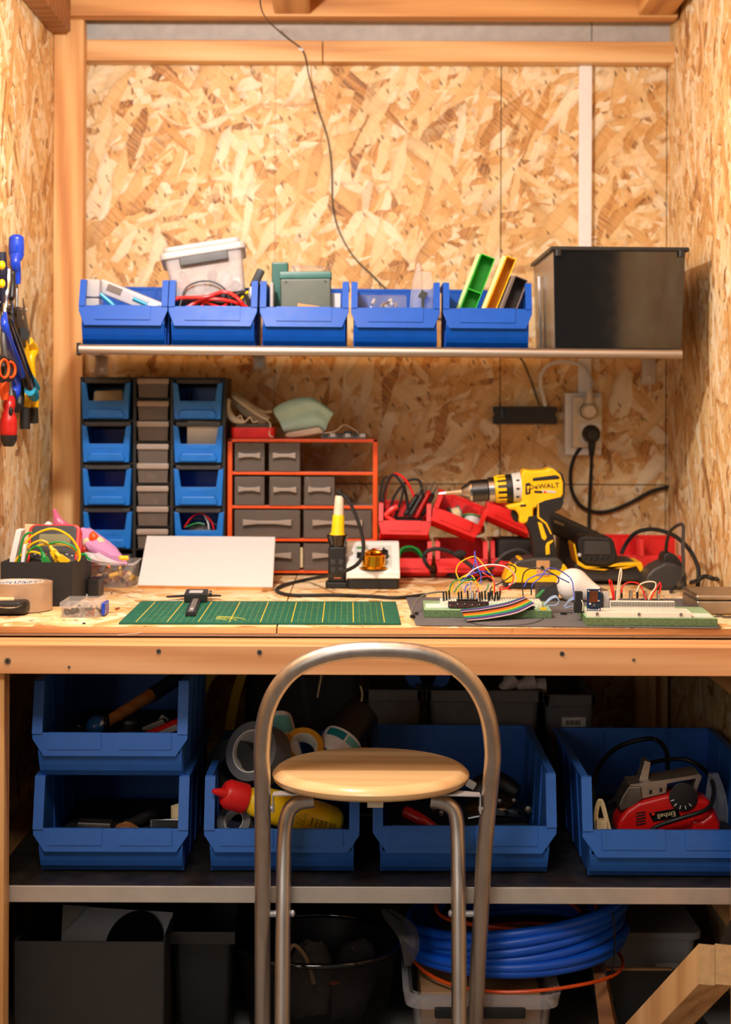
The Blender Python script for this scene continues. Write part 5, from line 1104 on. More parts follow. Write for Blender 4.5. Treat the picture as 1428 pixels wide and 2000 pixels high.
# two little grey cable loops behind the boards
def loop(name, lab, px, py, Y, r, mat='light_grey'):
    o = thing(name, lab, 'cable', U(px, py, Y))
    for k_ in range(4): b = MB(); b.tube([U(px - 20, py + 8 - k_ * .6, Y), U(px - 8, py - 4 - k_ * 1.3, Y + .004 * k_), U(px + 4, py - 9 - k_, Y + .004 * k_), U(px + 10, py - 2, Y + .004 * k_), U(px + 4, py + 6, Y + .004 * k_), U(px - 8, py + 7, Y), U(px - 18, py + 10, Y)], .0012, 6, 5); b.build('strand', mat, o, True)
    return o
M['pale_blue'] = plain('pale_blue_wire', (150, 174, 206), .4)
loop('wire_coil', 'small pale blue flat cable folded at the end of the middle green board', 1082, 1176, 2.85, .01, 'pale_blue'); loop('wire_coil', 'small pale blue flat cable folded at the corner of the outer green board', 1122, 1178, 2.88, .01, 'pale_blue')
b = MB(); b.box(Pd(1101, 1198, .002), (.011, .004, .0035), (0, 0, .05), .0008); b.tube([Pd(1105, 1198, .002), Pd(1112, 1196, .002), Pd(1119, 1197, .002)], .0009, 6, 3); b.solo('loose_plug', 'loose black jumper plug lying on the grey pad between the boards', 'plug', 'black')
# ---- outer board
o2, w2, d2 = slab('circuit_board', 'green block with a white breadboard and a blue module standing on it', Pd(1145, 1222), Pd(1402, 1224), Pd(1119, 1198.5), .0128)
h = .0128; s2_ = w2 / 257.0
def l2(px, y, z): return Vector(((px - 1145) * s2_, y, z))
b = MB(); b.b2((l2(1149, 0, 0).x, .004, h), (l2(1352, 0, 0).x, .058, h + .0088), .0008); bb2 = b.build('breadboard', 'bread', o2)
for px in (1167, 1249, 1331): b = MB(); b.b2((l2(px - 2.5, 0, 0).x, .0028, h + .003), (l2(px + 2.5, 0, 0).x, .0045, h + .008)); b.build('clip_notch', 'grey', bb2)
b = MB()
for i in range(38):
    for j in (.012, .017, .022, .027, .036, .041, .046, .051): b.box((l2(1153, 0, 0).x + .0042 * i, j, h + .0089), (.0012, .0012, .0003))
b.build('pin_holes', 'grey', bb2)
b = MB(); b.b2((l2(1356, 0, 0).x, .012, h), (l2(1396, 0, 0).x, .06, h + .001)); b.build('paper_note', 'paper', o2, label='white paper note')
# display module behind the breadboard: ladder of white bars on a board
b = MB(); b.b2((l2(1190, 0, 0).x, .062, h), (l2(1335, 0, 0).x, .10, h + .004), .0006); pc = b.build('back_module', 'pcb_green', o2)
b = MB(); b.b2((l2(1200, 0, 0).x, .064, h + .004), (l2(1330, 0, 0).x, .072, h + .0195), .0006); hd2 = b.build('pin_strip', 'bread', pc)
for i in range(40): b = MB(); b.box((l2(1203 + 3.2 * i, 0, 0).x, .0637, h + .0145), (.0011, .0008, .0072)); b.build('slot', 'black', hd2)
b = MB(); b.b2((l2(1200, 0, 0).x, .0625, h + .001), (l2(1330, 0, 0).x, .066, h + .004), .0004); b.build('blue_edge', 'pcb_blue', pc)
for px in (1216, 1245, 1274, 1301):
    b = MB(); b.cyl(l2(px, .085, h + .004), l2(px, .085, h + .014), .008, n=18); k_ = b.build('potentiometer', 'black', pc)
    b = MB(); b.cyl(l2(px, .085, h + .014), l2(px, .085, h + .034), .0032, n=14); b.build('shaft', 'steel', k_)
for px, wd in ((1276, .020), (1298, .022)): b = MB(); b.b2((l2(px, 0, 0).x - wd / 2, .074, h + .004), (l2(px, 0, 0).x + wd / 2, .090, h + .020), .002); b.build('knob_block', 'black', pc)
# blue card-reader module standing in the breadboard
mx0, mx1 = l2(1147.5, 0, 0).x, l2(1175, 0, 0).x; zt_ = h + .0445
b = MB(); b.b2((mx0, .010, h + .0095), (mx1, .0118, zt_), .0004); sdm = b.build('card_module', 'pcb_blue', o2, label='upright dark blue card reader module')
b = MB(); b.b2((mx0 + .004, .0085, zt_ - .021), (mx1 - .005, .0102, zt_ - .003), .0004); b.build('metal_shield', 'copper', sdm)
for sx in (mx0 + .0025, mx1 - .0025):
    for z_ in (h + .012, zt_ - .003): b = MB(); b.cyl((sx, .0096, z_), (sx, .0122, z_), .0014, n=10); b.build('mount_hole', 'light_grey', sdm)
for i in range(6): b = MB(); b.b2((mx0 + .0045 + .0026 * i, .0088, h + .0095), (mx0 + .0056 + .0026 * i, .0102, h + .0125)); b.build('solder_pin', 'light_grey', sdm)
for i, (u, z_, wd, hh, mt) in enumerate(((.004, .021, .0035, .003, 'light_grey'), (.004, .0265, .005, .0025, 'dark_grey'), (.0105, .019, .0045, .005, 'steel'), (.0105, .026, .004, .002, 'light_grey'), (.017, .019, .003, .006, 'dark_grey'), (.017, .026, .004, .002, 'light_grey'), (.007, .016, .002, .002, 'copper'))):
    b = MB(); b.b2((mx0 + u - wd / 2 + .001, .0088, h + z_ - hh / 2), (mx0 + u + wd / 2 + .001, .0102, h + z_ + hh / 2)); b.build('component', mt, sdm)
for a, (w_2, hh) in ((1138, (.012, .034)), (1182, (.007, .032))): b = MB(); b.b2((l2(a, 0, 0).x - w_2 / 2, .06, h), (l2(a, 0, 0).x + w_2 / 2, .075, h + hh), .001); b.build('side_block', 'black', o2)
b = MB(); b.b2((l2(1128, 0, 0).x, .058, h), (l2(1147, 0, 0).x, .07, h + .018), .001); b.build('power_jack', 'black', o2)
for k_ in range(4): b = MB(); b.tube([l2(1142 + 11 * k_, .062, h + .022), l2(1145 + 10 * k_, .055, h + .016), l2(1144 + 11 * k_, .052, h + .004)], .0007, 5, 4); b.build('pin_wire', ('cream', 'red')[k_ % 2], o2)
YK = 2.765
for lab, mt, pts in (('red jumper wire', 'red', [(1198, 1178), (1196, 1158), (1191, 1140), (1190, 1133), (1195, 1138), (1199, 1160), (1200, 1178)]), ('white jumper wire', 'cream', [(1204, 1178), (1206, 1152), (1210, 1122), (1213, 1110), (1214, 1122), (1210, 1145), (1206, 1178)]),
                     ('red jumper wire', 'red', [(1214, 1158), (1216, 1146), (1226, 1138), (1242, 1138), (1252, 1146), (1260, 1164), (1264, 1178)]), ('white jumper wire', 'cream', [(1244, 1156), (1250, 1142), (1266, 1136), (1280, 1138), (1280, 1148), (1270, 1162), (1266, 1178)]), ('red jumper wire', 'red', [(1287, 1160), (1291, 1146), (1289, 1138), (1284, 1146), (1274, 1164), (1270, 1178)])):
    bw('jumper_wire', lab, o2, pts, .0012, mt, YK)
for px, py in ((1197, 1180), (1203, 1180), (1261, 1180), (1266, 1180), (1270, 1181)):
    b = MB(); b.box(U(px, py, YK - .004), (.0035, .003, .012), (0, -.05, 0), .0004); b.build('jumper_plug', 'black', o2, True)
for px, py in ((1214, 1160), (1245, 1160), (1287, 1162)): b = MB(); b.box(U(px, py, YK + .01), (.0035, .003, .014), None, .0004); b.build('jumper_plug', 'black', o2, True)
b = MB(); b.b2((l2(1188, 0, 0).x, .066, h + .004), (l2(1199, 0, 0).x, .078, h + .034), .001); b.build('clear_block', 'clear_milky', o2)
# light bulb, small grey box behind the boards, tin at the bare wall
bl = thing('light_bulb', 'white frosted light bulb lying on the bench behind the circuit boards', 'light bulb', Vector((0, 0, 0)))
rB = 33 / F * 3.03; c = D(1121, 1172); c = Vector((xx(1121, 3.03), 3.03, DZ + rB + .0005)); dB = Vector((.86, -.25, -.30)).normalized()
bl.location = c; M['frost'] = plain('frosted_white', (236, 232, 228), .22, var=.01)
b = MB(); prof = [(rB * math.sin(a), -rB * math.cos(a)) for a in [PI * i / 16 for i in range(11)]] + [(rB * .78, rB * .66), (rB * .60, rB * 1.05), (rB * .50, rB * 1.35), (rB * .46, rB * 1.55)]
b.lathe(prof, c, dirM(dB), 32); b.build('globe', 'frost', bl, True)
b = MB(); b.lathe([(rB * .45, rB * 1.55)] + [(rB * (.43 if i % 2 else .47), rB * (1.58 + .06 * i)) for i in range(8)] + [(rB * .25, rB * 2.15)], c, dirM(dB), 24); b.build('screw_cap', 'steel', bl, True)
b = MB(); Yq = D(1075, 1177).y; b.b2((xx(1053, Yq), Yq, DZ + .0005), (xx(1093, Yq), Yq + .06, zz(1142, Yq)), .002); b.solo('grey_box', 'small dark grey box just behind the middle green board', 'box', 'dark_grey')
tn = thing('tin_case', 'flat brushed metal tin at the wall end of the bench', 'tin', D(1395, 1200))
M['tin'] = metal('tin', (176, 166, 154), .38); Yt = D(1395, 1201).y
x0t, x1t = xx(1362, Yt), xx(1362, Yt) + .125
b = MB(); b.b2((x0t, Yt, DZ + .0005), (x1t - .012, Yt + .13, DZ + .024), .004, 3); b.build('body', 'tin', tn, True); b = MB(); b.b2((x0t - .0008, Yt - .0008, DZ + .0245), (x1t - .0112, Yt + .1308, DZ + .034), .004, 3); b.build('lid', 'tin', tn, True)
for px, py, r_ in ((1406, 1205, .6), (1424, 1207, .2)):
    b = MB(); c = D(px, py, .001); b.prism([(c.x - .012, c.y - .004), (c.x + .012, c.y - .008), (c.x + .004, c.y + .016)], 'z', DZ + .0004, DZ + .002); b.solo('steel_offcut', 'small dark triangular offcut lying in front of the metal tin', 'offcut', 'galv_dark', 'triangular offcuts')
# ------------------------------------------------------------------ left end of the bench
Yb_ = 2.94; xa, xb = xx(3, Yb_), xx(143, Yb_); Hb = DZ - zz(1101, Yb_); Hb = zz(1101, Yb_) - DZ
bx = thing('black_box', 'open matt black box holding a multimeter and croc-clip leads', 'box', ((xa + xb) / 2, Yb_ + .1, DZ), (0, 0, R(-0.5)))
M['black_card'] = plain('black_card', (30, 28, 28), .75, var=.15); b = MB(); b.shell(xb - xa, .20, Hb, .003, (0, 0, .0005), 1.0, .001, 1); b.build('tray', 'black_card', bx)
b = MB(); b.b2((xa + .012, Yb_ + .03, DZ + .004), (xb - .012, Yb_ + .16, DZ + Hb - .02), .004); b.solo('box_lining', 'dark contents filling the lower part of the black box', 'contents', 'black_soft')
YM = 3.00
mm = thing('multimeter', 'black multimeter in a red rubber holster leaning in the black box', 'multimeter', U(105, 1095, 3.04), (R(-22), 0, 0))
mmh = (1100 - 1032) / F * 3.05 / math.cos(R(22))
mw_ = 92 / F * 3.05
b = MB(); b.rpr(mw_ * 1.10, mmh * 1.3, -.015, .015, .012, (0, mmh * .30), bev=.004); b.bm.transform(Matrix.Rotation(PI / 2, 4, 'X')); b.build('holster', 'red', mm, label='red rubber holster')
b = MB(); b.rpr(mw_ * .95, mmh * 1.2, .010, .018, .008, (0, mmh * .30), bev=.002); b.bm.transform(Matrix.Rotation(PI / 2, 4, 'X')); fc = b.build('front', 'black', mm)
b = MB(); b.rpr(mw_ * .66, mmh * .34, .0175, .019, .003, (mw_ * .03, mmh * .48)); b.bm.transform(Matrix.Rotation(PI / 2, 4, 'X')); M['lcd'] = plain('lcd_glass', (120, 118, 88), .2); b.build('display', 'lcd', fc)
b = MB(); b.rpr(.012, .0035, .0175, .0188, .001, (-.005, mmh * .80)); b.bm.transform(Matrix.Rotation(PI / 2, 4, 'X')); b.build('top_mark', 'light_grey', fc)
for i in range(8): b = MB(); b.rpr(.0035, .002, .0175, .0186, .0008, (-mw_ * .36 + .0095 * i, mmh * (.1 - .04 * (i % 2)))); b.bm.transform(Matrix.Rotation(PI / 2, 4, 'X')); b.build('dial_mark', ('light_grey', 'light_grey', 'red')[i % 3], fc)
def slat(name, lab, p0, p1, Y, wd, th, mat):
    a, c = U(*p0, Y), U(*p1, Y); d = c - a; b = MB(); b.box((a + c) / 2, (wd, th, d.length), (0, math.atan2(d.x, d.z), 0), .0008); return b.solo(name, lab, 'strip', mat)
slat('white_strip', 'white plastic strip leaning in the corner of the black box', (17, 1145), (41, 1034), 3.02, .010, .04, 'white')
slat('wood_strip', 'pale wooden strip standing tallest in the black box', (54, 1145), (60, 1024), 3.08, .021, .004, 'cream_card'); slat('white_strip', 'thin white strip beside the multimeter in the black box', (40, 1145), (52, 1062), 3.00, .006, .03, 'white')
gl = 'croc clip leads in the black box'
for lab, mt, pts in (('thick yellow croc lead arching over the multimeter', 'yellow', [(44, 1098), (50, 1062), (72, 1042), (104, 1033), (134, 1046), (152, 1070), (156, 1088), (152, 1096)]), ('yellow croc lead curving to the yellow clip', 'yellow', [(34, 1100), (44, 1082), (60, 1064), (78, 1056), (92, 1060), (98, 1068)]),
                     ('second yellow lead arching low across the box', 'yellow', [(42, 1100), (56, 1078), (74, 1066), (100, 1062), (128, 1064), (146, 1074), (152, 1086)]), ('green croc lead rising at the strip end of the box', 'green_wire', [(36, 1100), (40, 1072), (46, 1050), (56, 1041), (64, 1042)]), ('green croc lead looping over the box end', 'green_wire', [(95, 1062), (118, 1059), (140, 1066), (150, 1076)]),
                     ('green croc lead falling over the box rim', 'green_wire', [(152, 1096), (156, 1086), (164, 1082), (172, 1090), (178, 1094)]), ('green lead running to the green clip', 'green_wire', [(46, 1098), (56, 1078), (68, 1068), (78, 1070), (82, 1080)]), ('short yellow lead curl low in the box', 'yellow', [(28, 1102), (36, 1088), (52, 1080), (66, 1078), (80, 1082)])):
    wire('croc_lead', lab, [U(a, c, YM - .008 + .003 * (len(pts) % 4)) for a, c in pts], .0021, mt, gl)
def croc(lab, p0, p1, mat, Y=2.985):
    a, c = U(*p0, Y), U(*p1, Y); d = c - a; o = thing('croc_clip', lab, 'clip', a, dirM(d, (0, 1, 0)), gl)
    L = d.length; b = MB(); b.lathe([(.003, 0), (.0045, .008), (.006, .012)], n=12); b.build('boot', mat, o)
    for s_ in (-1, 1): b = MB(); hexa(b, [(-.005, 0 if s_ > 0 else -.006, .010), (.005, 0 if s_ > 0 else -.006, .010), (.005, .006 if s_ > 0 else 0, .010), (-.005, .006 if s_ > 0 else 0, .010)], [(-.007, s_ * .004 - .003, L), (.007, s_ * .004 - .003, L), (.007, s_ * .004 + .003, L), (-.007, s_ * .004 + .003, L)]); b.build('jaw_cover', mat, o)
croc('yellow croc clip hanging over the multimeter face', (97, 1066), (118, 1098), 'yellow'); croc('second yellow croc clip pressed against the box rim', (108, 1080), (132, 1101), 'yellow', 2.975); croc('green croc clip standing beside the yellow ones', (82, 1078), (92, 1103), 'green_wire', 2.965)
# packing tape roll lying flat
cT = D(33, 1195); rT = 66 / F * 2.87; hT_ = .048
tp = thing('tape_roll', 'brown packing tape roll lying flat at the end of the bench', 'tape roll', (xx(33, 2.87), 2.87 + .02, DZ + .0005))
M['tape_tan'] = plain('tape_tan', (176, 146, 118), .35); b = MB(); b.lathe([(rT * .74, 0), (rT, .001), (rT, hT_), (rT * .74, hT_ + .0002)], n=40, cap=False); b.build('winding', 'tape_tan', tp)
b = MB(); b.lathe([(rT * .70, 0), (rT * .74, 0), (rT * .74, hT_ + .0006), (rT * .70, hT_ + .0006), (rT * .70, 0)], n=40, cap=False); core = b.build('core', 'paper', tp)
for kx, txt in ((-.2, 'PACKAGING'), (.35, 'TAPE')):
    pass
lt = lettering('core_lettering', 'PACKAGING TAPE', .011, Matrix.Identity(4), 'blue', None, world=False)
for v in lt.data.vertices:
    a = v.co.x / (rT * .695); yy = v.co.y
    v.co = Vector((rT * .695 * math.sin(a), rT * .695 * math.cos(a), hT_ - .0075 + yy))
lt.parent = core
# black handset at the very front corner
hn = thing('key_remote', 'rounded black remote at the front corner of the bench', 'remote', D(8, 1206))
b = MB(); b.rpr(.086, .05, 0, .023, .016, bev=.007); b.bm.transform(Matrix.Translation(D(6, 1200, .002))); b.build('body', 'black', hn, True)
b = MB(); c = D(4, 1200, .0262); b.box(c, (.04, .03, .004), (0, 0, .2), .001); b.build('badge', 'cream_card', hn, True)
b = MB(); b.tube([D(-20, 1205, .0185), D(10, 1209, .0185), D(30, 1208, .0185), D(44, 1203, .0185)], .0008, 6, 4); b.build('chrome_line', 'chrome', hn, True)
b = MB(); b.box(D(48.5, 1200, .012), (.004, .006, .010), None, .001); b.build('ring_lug', 'black', hn, True)
# small compartment case with a blue latch
p0, p1 = D(116, 1207), D(195, 1207); Lq = p1.x - p0.x
cs = thing('compartment_case', 'little clear compartment case of black screws with a blue latch', 'case', ((p0.x + p1.x) / 2, p0.y + .045, DZ + .0003))
b = MB(); b.shell(Lq * .96, .088, .0165, .0012, (0, 0, 0), .96, .003, 3); b.build('body', 'clear', cs); b = MB(); b.rpr(Lq, .094, .0168, .0255, .003, bev=.0012); b.build('lid', 'clear', cs)
b = MB(); b.b2((-.0006, -.042, .001), (.0006, .042, .0165)); b.build('divider', 'clear_milky', cs)
b = MB(); b.box((Lq / 2 + .003, -.005, .012), (.006, .05, .020), None, .002); b.build('latch', 'blue', cs, label='blue latch')
random.seed(11)
for k_ in range(26):
    sx = -1 if k_ % 2 else 1
    b = MB(); b.box((sx * random.uniform(.006, Lq * .44), random.uniform(-.038, .03), random.uniform(.003, .011)), (.010, .004, .004), (random.random() * 3, random.random(), random.random() * 3), .0006); b.build('screw', 'black' if k_ % 4 else 'copper', cs)
# clear tub with bags of fittings
tb = thing('clear_tub', 'clear tub of brass fittings with bags heaped on top', 'tub', D(222, 1149))
Yt_ = D(222, 1149).y + .045
b = MB(); b.shell(84 / F * Yt_ * 1.08, .11, .045, .0015, (xx(222, Yt_), Yt_ + .01, DZ + .0005), .88, .006); b.build('body', 'clear', tb, True); b = MB(); b.shell(84 / F * Yt_ * 1.14, .117, .003, .003, (xx(222, Yt_), Yt_ + .01, DZ + .0445), 1.0, .006, bottom=False); b.build('rim', 'clear_milky', tb, True)
random.seed(12)
for k_ in range(34):
    p = Vector((xx(222, Yt_) + random.uniform(-.033, .033), Yt_ - .03 + random.uniform(0, .075), DZ + random.uniform(.008, .034)))
    b = MB(); b.cyl(p, p + Vector((random.uniform(-1, 1), random.uniform(-1, 1), random.uniform(-1, 1))).normalized() * random.uniform(.010, .018), random.uniform(.003, .0055), n=8)
    b.solo('brass_fitting', 'small brass or yellow fitting heaped in the clear tub', 'fitting', ('brass', 'yellow', 'copper', 'dark_grey', 'cream_card')[k_ % 5], 'fittings in the clear tub')
M['pink_bag'] = clear('pink_polythene', (232, 120, 170), .55, .25, 1.0, 60); M['lilac_bag'] = clear('lilac_polythene', (206, 150, 200), .45, .22, 1.0, 60)
crumple('pink_bag', 'crumpled pink bag leaning over the back of the black box', 'bag', [D(176, 1128, .004), U(170, 1080, 3.2), U(158, 1052, 3.2), U(140, 1038, 3.2), U(122, 1026, 3.2), U(112, 1014, 3.2), U(106, 994, 3.2)], [.03, .034, .034, .03, .018, .008, .003], 'pink_bag', 21)
crumple('pink_bag', 'lilac bag of fittings sloping down towards the blue tower', 'bag', [U(168, 1032, 3.19), U(182, 1052, 3.17), U(204, 1072, 3.15), U(222, 1090, 3.13), U(240, 1104, 3.12)], [.012, .028, .034, .028, .012], 'lilac_bag', 22)
crumple('clear_bag', 'clear bag lying on the tub of fittings', 'bag', [U(178, 1080, 3.1), U(192, 1094, 3.09), U(212, 1098, 3.08), U(236, 1100, 3.08)], [.014, .026, .028, .012], 'bag', 23)
for (px, py, mt, lab) in ((182, 1050, 'orange', 'orange fitting inside the lilac bag'), (172, 1062, 'cream_card', 'cream fitting in the bag by the box corner'), (166, 1074, 'red_dark', 'dark red fitting at the box corner'), (206, 1072, 'copper', 'copper-coloured fitting in the middle of the lilac bag'), (196, 1060, 'cream_card', 'pale fitting near the top of the lilac bag')): lump('bagged_fitting', lab, 'fitting', U(px, py, 3.16), (.010, .010, .011), mt, px)
b = MB(); b.cyl(U(236, 1090, 3.10), U(251, 1090, 3.10), .0045, n=12); b.cyl(U(233, 1087, 3.10), U(236, 1090, 3.10), .003, .0045, 12); b.solo('yellow_plug', 'short yellow wall plug poking out at the tub rim', 'plug', 'yellow')
b = MB(); b.tube([U(88, 1062, 3.2), U(94, 1030, 3.2), U(98, 1020, 3.2)], [.012, .010, .004], 10, 4); b.solo('white_nozzle', 'white nozzle tip standing behind the multimeter', 'nozzle', 'white')
b = MB(); Yk = D(183, 1168).y; b.b2((xx(173, Yk), Yk, DZ + .0005), (xx(194, Yk), Yk + .06, zz(1134, Yk)), .001); b.solo('black_block', 'small black block tucked beside the black box', 'block', 'black'); b = MB(); b.box(D(174, 1166, .003), (.012, .004, .005), (0, 0, .5), .001); b.solo('white_stub', 'tiny white stub in front of the small black block', 'stub', 'white')
for px, py, r_ in ((164, 1219, .0022), (190, 1164, .002), (218, 1160, .002)): b = MB(); b.box(D(px, py, .0012), (r_ * 2.2, r_, r_), (0, 0, px), .0004); b.solo('black_crumb', 'tiny black crumb of plastic on the bare bench', 'crumb', 'black', 'crumbs on the bench')
b = MB(); b.cyl(D(226, 1192, .002), D(232, 1190, .002), .0018, n=8); b.solo('copper_ferrule', 'tiny copper ferrule lying by the corner of the green mat', 'ferrule', 'copper')
# white thread along the bench edge
wire('thread', 'fine white thread snagged on the metal strip of the bench edge', [(xx(232, 2.674), 2.674, CZ - .3705), (xx(250, 2.674), 2.674, CZ - .3688), (xx(268, 2.672), 2.672, CZ - .3672), (xx(278, 2.674), 2.674, CZ - .3655)], .00025, 'white')
# ------------------------------------------------------------------ big bins on the lower shelf
LB = dict(W=.25, D=.40, H=.154, hl=.073, hb=.0365, wb=.1145, panels=2, ys=.026, post=.0165, tip=.006, t=.0035)
YL = 2.712; g = 'big blue bins under the bench'
B1 = make_bin('large_bin', 'big blue bin on top of the stack by the bench leg, with a hammer', g, mat='bin_navy', **LB); B1.location = (xx(216, YL), YL, ZS + .157)
B0 = dup(B1, (xx(218, YL), YL, ZS + .0032), 'big blue bin at the bottom of the stack by the bench leg')
B2 = dup(B1, (xx(553, YL), YL, ZS + .0032), 'big blue bin behind the stool holding a yellow glue bottle and tape rolls')
WB = dict(LB, W=.296, H=.160, hl=.079, hb=.036, wb=.134, D=.43)
B3 = make_bin('large_bin', 'wide blue bin behind the stool seat holding a dark power tool', g, mat='bin_navy', **WB); B3.location = (xx(911, YL), YL, ZS + .0032)
B4 = dup(B3, (xx(1323, 2.69), 2.69, ZS + .0032), 'wide blue bin holding a red jigsaw')
zF1, zF = ZS + .157 + .0058, ZS + .0032 + .0058
# hammer
hm = thing('hammer', 'small hammer with a blue head and wooden handle leaning in the top bin', 'hammer', U(190, 1416, 2.80))
hA, hB, hC = U(206, 1412, 2.80), U(297, 1357, 2.90), U(366, 1312, 2.94)
M['hammer_wood'] = wood('hammer_wood', 'x', (150, 88, 40), (190, 120, 60), (206, 140, 76), .4); M['navy_grip'] = plain('navy_grip', (10, 14, 44), .6)
b = MB(); b.cyl(hA, hB, .0095, .0115, 16); b.build('handle', 'hammer_wood', hm, True); b = MB(); b.cyl(hB, hC, .0128, .0125, 16); b.build('grip', 'navy_grip', hm, True)
M['head_blue'] = plain('head_blue', (30, 92, 150), .25); b = MB(); b.sph(U(189, 1417, 2.80), (.018, .022, .0165), 20, 12, (0, R(-20), 0)); b.build('head', 'head_blue', hm, True)
b = MB(); b.sph(U(184, 1414, 2.7845), (.005, .003, .0045), 12, 8); b.build('worn_spot', 'copper', hm, True, label='worn bare metal spot'); b = MB(); b.prism([(U(195, 1412, 2.785).x, U(195, 1412, 2.785).z), (U(200, 1405, 2.785).x, U(200, 1405, 2.785).z), (U(204, 1413, 2.785).x, U(204, 1413, 2.785).z), (U(197, 1418, 2.785).x, U(197, 1418, 2.785).z)], 'y', 2.781, 2.790, .001); b.build('worn_spot', 'light_grey', hm, True)
b = MB(); b.sph(U(209, 1414, 2.802), (.006, .017, .0155), 16, 10); b.build('collar', 'black_gloss', hm, True)
kn = thing('utility_knife', 'red and white utility knife at the end of the top bin', 'knife', U(320, 1428, 2.79)); a, c = U(285, 1438, 2.77), U(352, 1412, 2.80); d = c - a
b = MB(); b.box((a + c) / 2, (d.length, .016, .014), (0, math.atan2(-d.z, d.x), math.atan2(d.y, d.x)), .003); b.build('body', 'red', kn, True); b = MB(); b.box((a + c) / 2 + Vector((.004, -.0085, -.003)), (d.length * .72, .003, .010), (0, math.atan2(-d.z, d.x), math.atan2(d.y, d.x)), .001); b.build('side_panel', 'light_grey', kn, True)
def bx_(name, lab, cat, px, py, Y, d, mat, rot=None, bev=.002, group=None):
    b = MB(); b.box(U(px, py, Y), d, rot, bev); return b.solo(name, lab, cat, mat, group)
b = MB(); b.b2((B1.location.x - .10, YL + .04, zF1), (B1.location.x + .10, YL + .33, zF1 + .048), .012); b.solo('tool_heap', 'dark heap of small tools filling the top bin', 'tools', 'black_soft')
bx_('red_strip', 'thin red strip lying beside the hammer head', 'strip', 228, 1434, 2.78, (.045, .012, .005), 'red_dark', (0, R(-4), 0)); bx_('white_label', 'white tag beside the red knife', 'tag', 268, 1436, 2.775, (.016, .01, .006), 'white', (0, .1, 0)); lump('socket_piece', 'dark steel socket lying behind the hammer handle', 'socket', U(250, 1416, 2.86), (.018, .014, .013), 'galv_dark', 3); bx_('steel_piece', 'dark steel plate behind the red knife', 'plate', 302, 1418, 2.85, (.04, .02, .014), 'galv_dark', (0, -.4, 0)); bx_('steel_piece', 'bright steel corner in the heap above the knife', 'plate', 318, 1408, 2.86, (.016, .012, .02), 'galv_dark', (0, .6, 0))
b = MB(); b.cyl(U(150, 1418, 2.79), U(170, 1424, 2.80), .0015, n=6); b.solo('nail', 'thin bright nail pointing out past the hammer head', 'nail', 'steel')
# lower bin of the stack
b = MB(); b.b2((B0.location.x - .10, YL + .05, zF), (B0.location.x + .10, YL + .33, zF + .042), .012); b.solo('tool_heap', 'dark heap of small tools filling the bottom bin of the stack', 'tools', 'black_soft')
bx_('steel_bar', 'flat dark steel bar in the bottom bin of the stack', 'bar', 186, 1609, 2.79, (.055, .03, .010), 'galv_dark', (0, R(2), 0)); b = MB(); b.cyl(U(248, 1612, 2.80), U(302, 1588, 2.86), .009, n=14); b.solo('steel_tube', 'dark steel tube lying at a slant in the bottom bin', 'tube', 'galv_dark')
lump('brown_pad', 'brown worn pad in the middle of the bottom bin', 'pad', U(245, 1618, 2.78), (.022, .016, .010), 'dark_wood', 5); bx_('black_case', 'black slotted case at the end of the bottom bin', 'case', 326, 1612, 2.78, (.05, .05, .020), 'black_gloss', (R(-14), 0, 0)); 
for k_ in range(2): bx_('white_slot', ('lower', 'upper')[k_] + ' pale slot mark on the black case in the bottom bin', 'mark', 330 + 4 * k_, 1607 - 6 * k_, 2.765, (.022, .003, .003), 'light_grey')
b = MB(); b.lathe([(.012, 0), (.014, .002), (.014, .03), (.004, .034)], U(350, 1610, 2.80), None, 14); b.solo('cream_cap', 'cream rounded cap behind the black slotted case', 'cap', 'cream_card')
# bin 2: tapes, cans, glue bottle
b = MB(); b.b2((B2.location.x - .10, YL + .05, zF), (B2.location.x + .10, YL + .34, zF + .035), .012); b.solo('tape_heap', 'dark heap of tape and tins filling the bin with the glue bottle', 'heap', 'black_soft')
def roll(name, lab, c, r, ri, wd, d, mat, mcore, mface=None):
    o = thing(name, lab, 'tape roll', c, dirM(d))
    b = MB(); b.lathe([(ri * 1.06, -wd / 2), (r, -wd / 2), (r, wd / 2), (ri * 1.06, wd / 2), (ri * 1.06, -wd / 2)], n=36, cap=False); b.build('winding', mat, o)
    b = MB(); b.lathe([(ri, -wd / 2 - .0005), (ri * 1.06, -wd / 2 - .0005), (ri * 1.06, wd / 2 + .0005), (ri, wd / 2 + .0005), (ri, -wd / 2 - .0005)], n=36, cap=False); b.build('core', mcore, o); return o
M['duct'] = plain('duct_tape_grey', (104, 104, 106), .5)
roll('duct_tape', 'grey duct tape roll leaning in the bin behind the hoop of the stool', U(505, 1472, 2.84), .050, .034, .048, (-.50, -.80, .35), 'duct', 'paper'); roll('black_disc', 'black tape roll tucked behind the duct tape', U(462, 1500, 2.86), .048, .02, .04, (-.35, -.9, .2), 'black', 'black')
roll('clear_tape', 'small grey tape roll with a printed core beside the glue cap', U(461, 1606, 2.765), .030, .016, .02, (-.35, -.85, .45), 'duct', 'paper'); b = MB(); b.box(U(462, 1613, 2.748), (.032, .002, .012), (0, R(18), .2), .0006); b.solo('tape_label', 'dark printed label on the small grey tape roll', 'label', 'navy_grip')
M['yellow_tape'] = plain('ochre_tape', (214, 150, 40), .5); roll('masking_tape', 'ochre tape roll behind the stool seat', U(592, 1464, 2.88), .034, .022, .03, (.1, -.75, .6), 'yellow_tape', 'paper'); roll('masking_tape', 'ochre tape roll peeping out above the glue bottle', U(548, 1540, 2.85), .040, .028, .03, (.15, -.8, .5), 'yellow_tape', 'paper')
